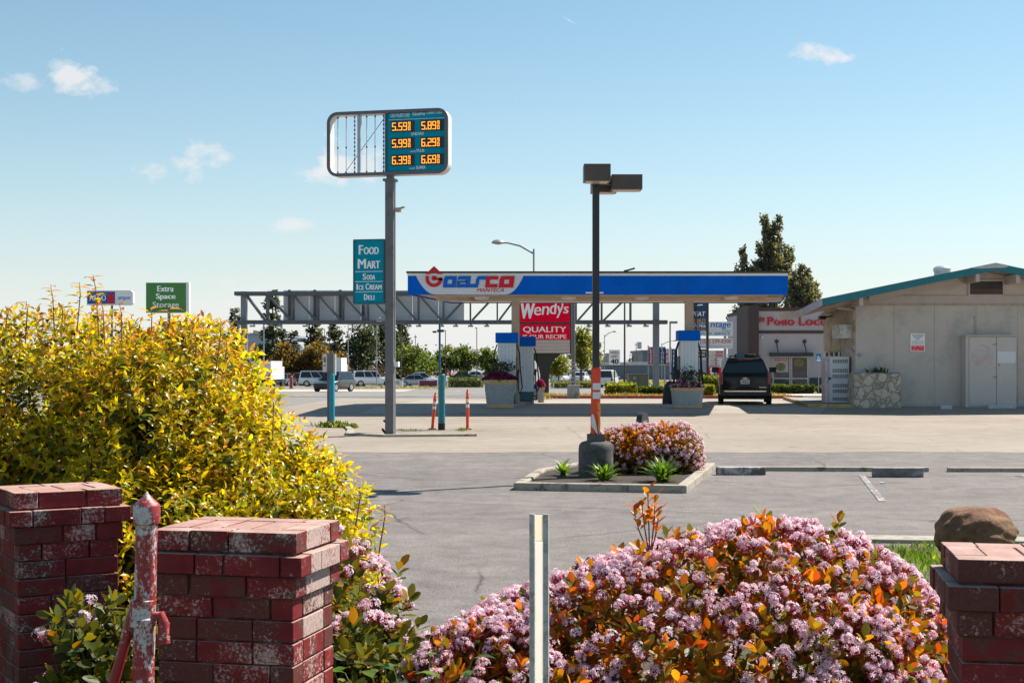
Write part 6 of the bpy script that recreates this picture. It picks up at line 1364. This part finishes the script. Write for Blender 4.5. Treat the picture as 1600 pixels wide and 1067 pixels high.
# ================================================================== RESTAURANT BEHIND
D = 86.0; gz = GZ(D) + 0; x0, x1 = X(1184, D), X(1310, D)
rb = thing('restaurant_building', 'beige stucco restaurant with brown bands and red lettering behind the store', 'building', (X(1240, D), D, gz))
m_stu = pbr('pink_stucco', (.46, .40, .395), .9, var=.05, scale=.8, bump=.2, bscale=30); m_brn = pbr('brown_band', (.075, .045, .042), .8, var=.1)
zf = lambda v: Z(v, D)
MB().box(x0, D, gz - .1, x1 + 5, D + 12, zf(486)).build('wall', m_stu, rb, world=True)
MB().box(x0 - .05, D - .10, zf(486) + .003, x1 + 5, D + 12.05, zf(480.5)).box(x0 - .02, D - .07, zf(521), x1 + 5, D - .003, zf(516.5)).build('cornice', m_brn, rb, world=True)
MB().box(X(1167.5, D), D - .35, gz - .1, X(1184.3, D) - .003, D + 4, zf(477.5)).build('corner_pier', m_brn, rb, world=True)
MB().box(x0, D - .05, gz - .1, X(1226, D), D - .003, zf(590)).box(X(1265, D), D - .05, gz - .1, x1 + 5, D - .003, zf(590)).build('plinth', pbr('plinth_dark', (.05, .055, .065), .8), rb, world=True)
MB().box(X(1202, D), D - .55, zf(556.5), X(1268, D), D - .003, zf(551)).build('awning', pbr('awning_dark', (.03, .03, .035), .6), rb, world=True)
for u in (1213.5, 1257):
    mb = MB(); c = (X(u, D), zf(533.5)); r = 3.9 / S(D); mb.prism([(c[0] - r, c[1]), (c[0], c[1] - r), (c[0] + r, c[1]), (c[0], c[1] + r)], D - .06, D - .003); mb.bar((c[0], D - .04, c[1] - r), (c[0], D - .5, zf(551)), .05); mb.build('diamond_lamp', m_dark, rb, world=True)
for (a, b) in ((1207, 1234.5), (1236, 1262.5)):
    wn_ = MB().box(X(a, D), D - .03, zf(601), X(b, D), D - .003, zf(557)).build('window', m_glass, rb, world=True)
    mb = MB(); w_ = .09
    for (p0, p1, q0, q1) in ((a, b, 558.6, 557), (a, b, 592, 590.4), (a, a + 1.4, 601, 557), (b - 1.4, b, 601, 557)): mb.box(X(p0, D), D - .06 - (.002 if q0 - q1 < 3 else 0), zf(q0), X(p1, D), D - .031, zf(q1))
    mb.build('frame', pbr('window_frame', (.45, .46, .46), .4, .3), wn_, world=True)
    ps_ = MB().box(X(a + 2.2, D), D - .036, zf(581.5), X(b - 3, D), D - .032, zf(559.5)).build('poster', pbr('poster_pale' if a < 1210 else 'poster_dark', (.45, .38, .35) if a < 1210 else (.10, .07, .055), .5, var=.2, scale=2), wn_, world=True)
    mb = MB(); pc = ((X(a, D) + X(b, D)) / 2 - .05, zf(573 if a < 1210 else 567)); mb.prism([(pc[0] + .30 * math.cos(t_2), pc[1] + .25 * math.sin(t_2)) for t_2 in np.linspace(0, 6.283, 17)[:-1]], D - .041, D - .0365); mb.build('food_picture', pbr('food_mix', (.22, .12, .05), .6, var=.9, scale=9, dirt=(.10, .2, .04), dirt_amt=.5, dirt_scale=8), wn_, world=True)
    if a < 1210:
        mb = MB(); text(mb, 'BURRITOS', X(1210, D), X(1229, D), zf(564), zf(561), D - .041, .03); mb.build('poster_lettering', m_redx, wn_, world=True)
mb = MB(); yl_ = D - .10
for a in (('El', X(1186.5, D), X(1194, D), zf(502.8), zf(496), yl_, .012), ('Pollo', X(1199, D), X(1241, D), zf(508.5), zf(495.5), yl_, .012), ('Loco', X(1248, D), X(1293, D), zf(508.5), zf(495.5), yl_, .012)):
    mb = MB(); text(mb, *a)
    o_ = mb.build('name_lettering', pbr('sign_crimson', (.65, .008, .04), .45, spec=.2), rb, world=True); s2 = o_.modifiers.new('d', 'SOLIDIFY'); s2.thickness = .09; s2.offset = -1
MB().box(X(1189.5, D), D - .12, zf(529), X(1192, D), D - .003, zf(525.5)).build('camera', m_wht, rb, world=True)
D = 80; t, s_, zf = pole_thing('parking_sign', 'blue and white disabled parking sign on a thin post before the restaurant', 'sign', 1279, 0, 556, 1.5, m_lgrey, D)
MB().box(-4.0 / s_, -.05, zf(565.2), 4.0 / s_, -.03, zf(552.5)).build('plate', pbr('parking_blue', (.01, .18, .42), .5), t)
mb = MB(); mb.lathe([(.035, 0), (.035, .005)], (0, 0, 0), 8); mb.v = [(x - .02, -.053, y + zf(554.6)) for x, y, z in mb.v]
an = np.linspace(R(100), R(380), 14); mb2 = [( .085 * math.cos(a), zf(559) + .085 * math.sin(a)) for a in an]; mb3 = [(.06 * math.cos(a), zf(559) + .06 * math.sin(a)) for a in an]
for i in range(13): mb.add([(mb2[i][0], -.053, mb2[i][1]), (mb2[i + 1][0], -.053, mb2[i + 1][1]), (mb3[i + 1][0], -.053, mb3[i + 1][1]), (mb3[i][0], -.053, mb3[i][1])], [(0, 1, 2, 3)])
mb.box(-.03, -.054, zf(558.5), .0, -.0515, zf(555.5)).box(-.02, -.0545, zf(558.8), .08, -.0515, zf(558)).box(-3.2 / s_, -.053, zf(564), 3.2 / s_, -.0515, zf(562)); mb.build('symbol', m_whtx, t)
wheel_stop('blue painted wheel stop in the restaurant car park', 1250, 1280, 618.5, 4, pbr('blue_stop', (.02, .13, .25), .7), 'wheel stops by the restaurant')
flat('pavement', [(X(1206, 76), 74.5), (X(1300, 76), 74.5), (X(1320, 86), 85.9), (X(1200, 86), 85.9)], GZ(80) - .2, GZ(74.5) + .06, [m_walk])
# ================================================================== FAR BUILDINGS
def shed(label, u0, u1, v0, D, dep, m, roof=None, gable=0):
    gz = GZ(D); x0, x1, zt = X(u0, D), X(u1, D), Z(v0, D); t = thing('far_building', label, 'building', ((x0 + x1) / 2, D, gz), 0, 'low buildings in the distance')
    MB().box(x0, D, gz - .2, x1, D + dep, zt).build('wall', m, t, world=True)
    if gable: MB().prism([(x0 - .5, zt + .01), (x1 + .5, zt + .01), ((x0 + x1) / 2, zt + gable)], D - .5, D + dep + .5).build('roof', roof, t, world=True)
    else: MB().box(x0 - .3, D - .3, zt + .003, x1 + .3, D + dep + .3, zt + .5).build('roof', roof or m, t, world=True)
    return t
m_bg = pbr('blue_grey_metal', (.13, .15, .18), .6, var=.08, scale=.3); m_pb = pbr('pale_blue_wall', (.30, .36, .42), .7, var=.06, scale=.2); m_prf = pbr('pale_roof', (.5, .5, .48), .6)
shed('long low blue grey building with a pale roof edge behind the speed limit sign', 942, 1062, 570.5, 235, 30, m_bg, m_prf)
shed('taller blue grey block standing behind the long low building', 1004, 1030, 551, 275, 25, m_bg, m_bg)
shed('long grey building behind the cars and yellow green trees', 858, 945, 583, 250, 20, m_bg, m_bg)
t = shed('tall pale blue building beside the gantry post above the hedge', 384, 432, 524, 300, 40, m_pb, pbr('bluish_roof', (.20, .32, .42), .6)); MB().prism([(X(395, 298), Z(521, 298)), (X(417, 298), Z(523, 298)), (X(414, 298), Z(519, 298)), (X(396, 298), Z(515.5, 298))], 298, 304).build('roof_gable', pbr('tan_roof', (.5, .40, .30), .7), t, world=True)
shed('long pale low shop building with a red roof edge behind the parked cars', 430, 700, 588, 310, 30, pbr('pale_shop', (.55, .50, .48), .7), pbr('shop_red', (.40, .10, .08), .7))
shed('small tan house gable beside the speed limit sign', 948, 956, 572, 240, 10, pbr('house_tan', (.35, .28, .2), .8), pbr('house_roof', (.25, .22, .2), .8), 2.2)
shed('far pale blue commercial building behind the black car', 1120, 1175, 563, 200, 20, m_pb, m_prf)
shed('far roof edge behind the yellow hedge', 252, 285, 508, 190, 20, pbr('tan_wall', (.4, .3, .22), .8), pbr('rust_roof', (.22, .12, .08), .8))
D = 260; o = MB().lathe([(.9, 0), (.9, Z(538, D) - GZ(D)), (.7, Z(536, D) - GZ(D))], (X(465, D), D, GZ(D)), 12).build('water_tank', m_pb, smooth=True); tag(o, 'slim pale blue tank tower between the brown trees', 'tower')
D = 250
for k, (u, vt, lab) in enumerate([(649, 523, 'far thin utility pole above the green trees'), (994, 535, 'far utility pole with a transformer behind the low grey building')]):
    t, s_, zf = pole_thing('power_pole', lab, 'pole', u, 0, vt, 1.3, m_brownp, D, group='distant power poles'); MB().box(-2.5 / s_, -.1, zf(vt + 4), 2.5 / s_, .1, zf(vt + 3)).build('crossarm', m_brownp, t)
    if k: MB().lathe([(.4, 0), (.4, 1.2)], (.6, 0, zf(545)), 8).build('transformer', m_lgrey, t)
# ================================================================== TREES
m_far = leafmat('far_leaf', .5, (1.6, 1.6, .7), .5, .3); m_bark = pbr('bark', (.10, .075, .055), .9, var=.3)
def broad(label, u, v, vt, wpx, D, cols, wts=None, n=2600, trunk=.25, ncl=26, grp='trees', sz=.42, name='tree', dens=1.0):
    gz = GZ(D); s_ = S(D); H = Z(vt, D) - gz; rad = wpx / s_ / 2; x0 = X(u, D)
    t = thing(name, label, 'tree', (x0, D, gz), 0, grp); cz = H * (trunk + (1 - trunk) / 2); rz = H * (1 - trunk) / 2
    d = rdir(ncl); r = RNG.random(ncl) ** .45; cl = d * r[:, None] * np.array([rad * .82, rad * .82, rz * .84]) + np.array([x0, D, gz + cz])
    mb = MB(); b = Vector((x0, D, gz - .1)); f = Vector((x0 + random.gauss(0, .1), D, gz + H * (trunk + .08)))
    mb.tube([b, b.lerp(f, .5), f], [H * .028, H * .022, H * .018], 8); mb.tube([f, Vector((x0, D, gz + H * .75))], [H * .018, H * .006], 6)
    mb.build('trunk', m_bark, t, world=True, smooth=True)
    mb = MB()
    for c in cl[:16]: e = Vector(c); mb.tube([f.lerp(Vector((x0, D, gz + H * .6)), random.random() * .7), f.lerp(e, .5) + Vector((0, 0, .2)), e], [H * .010, H * .007, H * .003], 5, cap=False)
    mb.build('limbs', m_bark, t, world=True)
    n = int(n * dens); i = RNG.integers(0, ncl, n); cr = rad * RNG.uniform(.2, .42, ncl)
    pos = cl[i] + RNG.normal(0, 1, (n, 3)) * (cr[i] * .62)[:, None] * np.array([1, 1, .72])
    cc = pick(cols, ncl, wts, .18)[i] * (1 + .2 * RNG.normal(size=(n, 1))).clip(.4, 1.7)
    leaf_mesh('crown', pos, rdir(n) + np.array([0, 0, .2]), rdir(n) + np.array([0, 0, .6]), sz * RNG.uniform(.6, 1.2, n), np.clip(cc, .005, .8), CARD, m_far, t, wid=.8)
    return t
def conifer(label, u, v, vt, wpx, D, cols, n=3200, grp='conifers across the road', sz=.5, open_=.0, base=.08, power=.85, lean=0, skew_=0):
    gz = GZ(D); s_ = S(D); H = Z(vt, D) - gz; rad = wpx / s_ / 2; x0 = X(u, D)
    t = thing('conifer', label, 'tree', (x0, D, gz), 0, grp)
    MB().tube([(0, 0, -.2), (0, 0, H * .5), (0, 0, H * .99)], [H * .022, H * .013, H * .002], 8).build('trunk', m_bark, t, smooth=True)
    nb = 90; hf = base + (1 - base) * RNG.random(nb) ** 1.15; hf = np.sort(hf); az = np.arange(nb) * 2.4 + RNG.normal(0, .3, nb)
    ln = rad * (1 - (hf - base) / (1 - base)) ** power * RNG.uniform(.6, 1.1, nb) + .25
    mb = MB(); P_, A_2 = [], []
    for h_, a, l in zip(hf, az, ln):
        o = np.array([0, 0, h_ * H]); d = np.array([math.cos(a), math.sin(a), .12 if h_ > .6 else -.08]); mb.tube([o, o + d * l * .95], [.05, .015], 4, cap=False)
        k = int(n / nb * (l / ln.mean()) + 2); f = RNG.random(k) ** .7; p = o + d * (f * l)[:, None] + RNG.normal(0, 1, (k, 3)) * np.array([.16, .16, .14]) * (l * .55 + .5) * (1 - .5 * open_)
        P_.append(p); A_2.append(d + RNG.normal(0, .6, (k, 3)) + np.array([0, 0, -.1]))
    mb.build('branches', m_bark, t)
    P_ = np.concatenate(P_) + np.array([x0, D, gz]); A_2 = np.concatenate(A_2); m_ = len(P_)
    leaf_mesh('crown', P_, A_2, rdir(m_) + np.array([0, 0, .5]), sz * RNG.uniform(.6, 1.2, m_), np.clip(pick(cols, m_, None, .25), .004, .6), CARD, m_far, t, wid=.7)
    return t
DK = [(.055, .07, .045), (.07, .08, .052), (.045, .06, .04)]; BR = [(.15, .085, .03), (.11, .075, .03), (.18, .11, .03)]; GR = [(.11, .15, .035), (.15, .18, .045), (.08, .11, .03)]; YG = [(.19, .19, .035), (.15, .16, .03), (.22, .20, .05)]
conifer('tall dark conifer poking above the gantry truss', 426, 0, 455, 62, 180, DK, 4200); conifer('small far conifer between the yellow hedge and the gantry end post', 367, 0, 480, 34, 190, DK, 1600)
conifer('pointed conifer with rusty lower branches in the middle of the row', 492, 0, 492, 56, 186, DK + BR[:1], 3000); conifer('dark narrow topped conifer behind the pale box sign post', 523, 0, 496, 48, 190, DK, 2800); conifer('thin bare topped young conifer between the brown trees', 459, 0, 520, 26, 182, DK, 900)
broad('dense dark evergreen with a wide crown under the food panel', 562, 0, 500, 68, 186, DK, n=4600, trunk=.02, grp='dark evergreens across the road', ncl=34); broad('dense dark evergreen directly behind the price sign pole', 603, 0, 494, 58, 190, DK, n=4200, trunk=.02, grp='dark evergreens across the road', ncl=30)
conifer('dark pine with uneven layered branches above the orange tinted tree', 628, 0, 500, 46, 196, DK, 2400, open_=.3)
broad('rust coloured deciduous tree in front of the tall dark conifer', 447, 0, 535, 46, 172, BR, n=1500, trunk=.15, grp='rust coloured trees across the road'); broad('rust coloured bushy tree behind the dark red hatchback', 473, 0, 545, 36, 172, BR, n=1100, trunk=.12, grp='rust coloured trees across the road'); broad('largest rust coloured tree, behind the white wagon with dark windows', 499, 0, 532, 54, 172, BR + [(.10, .10, .03)], n=2100, trunk=.1, grp='rust coloured trees across the road'); broad('thin rust coloured tree behind the yellow hedge edge', 366, 0, 512, 38, 180, BR, n=900, trunk=.2, grp='rust coloured trees across the road'); broad('brownish small tree behind the pale box sign', 532, 0, 548, 36, 174, BR, n=900, trunk=.12, grp='rust coloured trees across the road')
broad('low purplish bare shrub beside the price sign pole', 594, 0, 568, 36, 168, [(.10, .06, .055)], n=500, trunk=.05, grp='shrubs across the road', sz=.3)
broad('green tree with orange tinted leaves behind the silver sedan', 640, 0, 536, 62, 176, GR + [(.16, .11, .025)], n=2800, trunk=.16, grp='round green trees across the road'); broad('bright green tree behind the burgundy placard', 664, 0, 546, 44, 178, [(.08, .12, .025), (.10, .13, .03)], n=1900, trunk=.18, grp='round green trees across the road')
for (u, vt, wpx, lab) in [(703, 537, 48, 'round green tree between the blue camera pole and a thin brown pole'), (731, 536, 52, 'tallest round green tree between the camera pole and the pumps'), (766, 542, 44, 'round green tree over the silver sedan, beside the pumps'), (690, 553, 34, 'low green tree behind the blue camera pole'), (795, 548, 44, 'green tree hidden mostly behind two fuel pumps')]:
    broad(lab, u, 0, vt, wpx, 205, GR, n=2300, trunk=.17, grp='round green trees across the road')
broad('tall yellow green tree between the grey pole and tall parking lamp', 908, 0, 506, 46, 160, YG, n=2600, trunk=.22, sz=.38, grp='yellow green trees', ncl=34); broad('low yellow green tree behind the red sign pedestal', 872, 0, 550, 42, 170, YG, n=1500, trunk=.25, sz=.36, grp='yellow green trees'); broad('thin yellow green tree behind the tall parking lamp', 928, 0, 518, 36, 168, YG, n=1300, trunk=.25, sz=.36, grp='yellow green trees'); broad('bare pale distant tree over the low grey building', 986, 0, 556, 26, 290, [(.26, .22, .14)], n=400, trunk=.2, grp='distant trees')
# big tree on the right
DKR = [(.08, .088, .06), (.13, .125, .085), (.19, .17, .12)]
D = 118; gz = GZ(D); s_ = S(D)
def spire(label, parts, D, n, u0):
    gz = GZ(D); t = thing('conifer', label, 'tree', (X(u0, D), D, gz), 0, 'tall evergreens behind the canopy'); s_ = S(D); Pp, Aa, Cc = [], [], []; mb = MB(); tr = MB()
    for (u, vt, vb, wpx, k, pw) in parts:
        x0 = X(u, D); z1, z0 = Z(vt, D), Z(vb, D); H = z1 - z0; nb = int(34 * k); rad = wpx / s_ / 2 * 1.15; y0 = D + random.uniform(-.8, .8)
        tr.tube([(X(u0 + (u - u0) * .4, D), D, gz - .2), (x0, y0, z0 + H * .3), (x0, y0, z1 - .2)], [.34, .16, .03], 7)
        for i in range(nb):
            h_ = RNG.random() ** .85; a = RNG.uniform(0, 6.28); l = rad * (1 - h_) ** (pw + .2) * RNG.uniform(.55, 1.2) + .12; o = np.array([x0, y0, z0 + h_ * H]); d = np.array([math.cos(a), math.sin(a), RNG.uniform(.4, 1.3)]); mb.tube([o, o + d * l * .9], [.06, .015], 4, cap=False)
            m_ = int(n / nb * k / len(parts) * (.5 + l / rad)); f = .35 + .65 * RNG.random(m_); p = o + d * (f * l)[:, None] + RNG.normal(0, 1, (m_, 3)) * np.array([.20, .20, .40]) * (.35 + .16 * l)
            Pp.append(p); Aa.append(d + RNG.normal(0, .7, (m_, 3)))
    tr.build('trunk', m_bark, t, world=True); mb.build('branches', m_bark, t, world=True)
    Pp = np.concatenate(Pp); Aa = np.concatenate(Aa); m_ = len(Pp)
    leaf_mesh('crown', Pp, Aa, rdir(m_), .27 * RNG.uniform(.6, 1.2, m_), np.clip(pick(DKR, m_, None, .25), .004, .6), CARD, m_far, t, wid=.75)
spire('tallest double topped evergreen rising above the blue canopy', [(1196, 335, 470, 48, 1.2, .75), (1215, 343, 470, 46, 1.2, .7), (1160, 392, 470, 34, .6, .8), (1235, 391, 470, 30, .6, .8), (1180, 440, 575, 70, 1.5, .35), (1195, 400, 520, 70, 1.2, .5), (1160, 455, 590, 50, .9, .3), (1205, 385, 480, 62, 1.0, .5)], 118, 16000, 1188)
spire('shorter evergreen between the canopy end and the store roof', [(1255, 421, 520, 50, 1.3, .6), (1272, 437, 520, 34, .9, .7), (1242, 434, 520, 36, .9, .7), (1258, 440, 560, 56, 1.2, .4)], 112, 7500, 1257)
# ================================================================== CLIPPED HEDGES AND VERGE
def hedge(label, u0, u1, v, vt, D, cols, dep=1.0, n=1500, grp='clipped low hedges by the street'):
    gz = GZ(D) + .05; s_ = S(D); w = (u1 - u0) / s_; h = Z(vt, D) - gz; x0 = X(u0, D)
    t = thing('clipped_hedge', label, 'hedge', (x0 + w / 2, D, gz), 0, grp)
    f = RNG.random((n, 3)); side = RNG.integers(0, 4, n); f[side == 0, 1] = RNG.random((side == 0).sum()) * .15; f[side == 1, 2] = 1 - .12 * RNG.random((side == 1).sum()); f[side == 2, 0] = np.where(RNG.random((side == 2).sum()) < .5, .04, .96)
    pos = np.stack([x0 + f[:, 0] * w, D - dep / 2 + f[:, 1] * dep, gz + f[:, 2] * h], 1); pos += .05 * np.stack([lump(pos, 4, 1), lump(pos, 4, 2), lump(pos, 3, 3)], 1)
    cc = pick(cols, n, None, .2)
    leaf_mesh('foliage', pos, rdir(n) + np.array([0, -.3, .5]), rdir(n) + np.array([0, -.4, .4]), .13 * RNG.uniform(.7, 1.3, n), np.clip(cc, .004, .8), CARD, m_far, t, wid=.9)
    MB().box(-w * .42, -dep * .3, 0, w * .42, dep * .3, h * .75).build('stems', m_twig, t)
YH = [(.20, .22, .03), (.14, .17, .03), (.25, .23, .035)]; GH = [(.06, .09, .025), (.09, .12, .03)]
hedge('bright yellow green clipped hedge between the parking lamp and utility cabinet', 947, 992, 618, 601, 69.5, YH, 1.2, 1900); hedge('small clipped green hedge in front of the utility cabinet', 993, 1013, 618, 606.5, 70.5, GH, .9, 800); hedge('small clipped green hedge at the foot of the thick gantry post', 1016, 1038, 618, 605.5, 70.5, GH, .9, 900)
hedge('small bright yellow green round hedge beside the black car', 1100, 1114, 617, 603, 66.5, YH, .8, 900); hedge('wide yellow green hedge behind the small round one', 1096, 1124, 609, 588.5, 73, YH + GH, 1.0, 1200); hedge('long low hedge under the restaurant windows', 1206, 1271, 613, 603, 80, [(.10, .12, .025), (.05, .07, .02)], .9, 2200); hedge('short low hedge between the disabled parking sign and the white cage', 1278, 1300, 613, 604, 80.5, [(.10, .12, .025), (.05, .07, .02)], .8, 800)
hedge('low green planting along the far pavement under the round trees', 700, 756, 604, 590, 150, [(.08, .12, .03), (.14, .15, .05), (.05, .08, .02)], 3, 2200, grp='planting across the road'); hedge('dark low hedge between the box truck and the red post', 435, 490, 604, 588, 176, GH, 2, 1200, grp='planting across the road'); hedge('grassy bank below the yellow green trees', 860, 935, 604, 595.5, 142, [(.17, .17, .05), (.11, .14, .03)], 3, 1500, grp='planting across the road')
def tufts(label, u0, u1, D0, D1, n, hgt, cols, dz=.05):
    y = RNG.uniform(D0, D1, n); x = X(RNG.uniform(u0, u1, n), (D0 + D1) / 2); k = lump(np.stack([x, y, 0 * x], 1), 1.6, 12); y, x, k = y[k > -.35], x[k > -.35], k[k > -.35]; n = len(x)
    z = np.array([GZ(b) for b in y]) + dz
    return tag(leaf_mesh('dry_grass', np.stack([x, y, z], 1), np.stack([RNG.normal(0, .5, n), RNG.normal(0, .5, n), np.ones(n)], 1), rdir(n), hgt * (.6 + .5 * (k + .4)) * RNG.uniform(.6, 1.2, n), pick(cols, n), NEEDLE, m_green, wid=.6), label, 'grass', kind='stuff')
DRY = [(.36, .27, .11), (.30, .20, .08), (.42, .33, .15), (.20, .2, .06), (.34, .12, .06)]
tufts('dry golden grass on the verge behind the red kerb', 832, 1045, 65.0, 71, 4200, .20, DRY); tufts('dry golden grass beside the black car', 1090, 1232, 65.0, 71, 2200, .20, DRY[:4]); tufts('dry grass strip below the far buildings', 930, 1070, 150, 200, 2500, .5, DRY[:4]); tufts('thin dry grass along the far pavement', 540, 700, 133, 140, 1500, .25, DRY[:4])
weedclump('weeds', 815, 622, 60, 5, 200, DRY[:3]); weedclump('weeds', 840, 624, 40, 7, 200, DRY[:3])
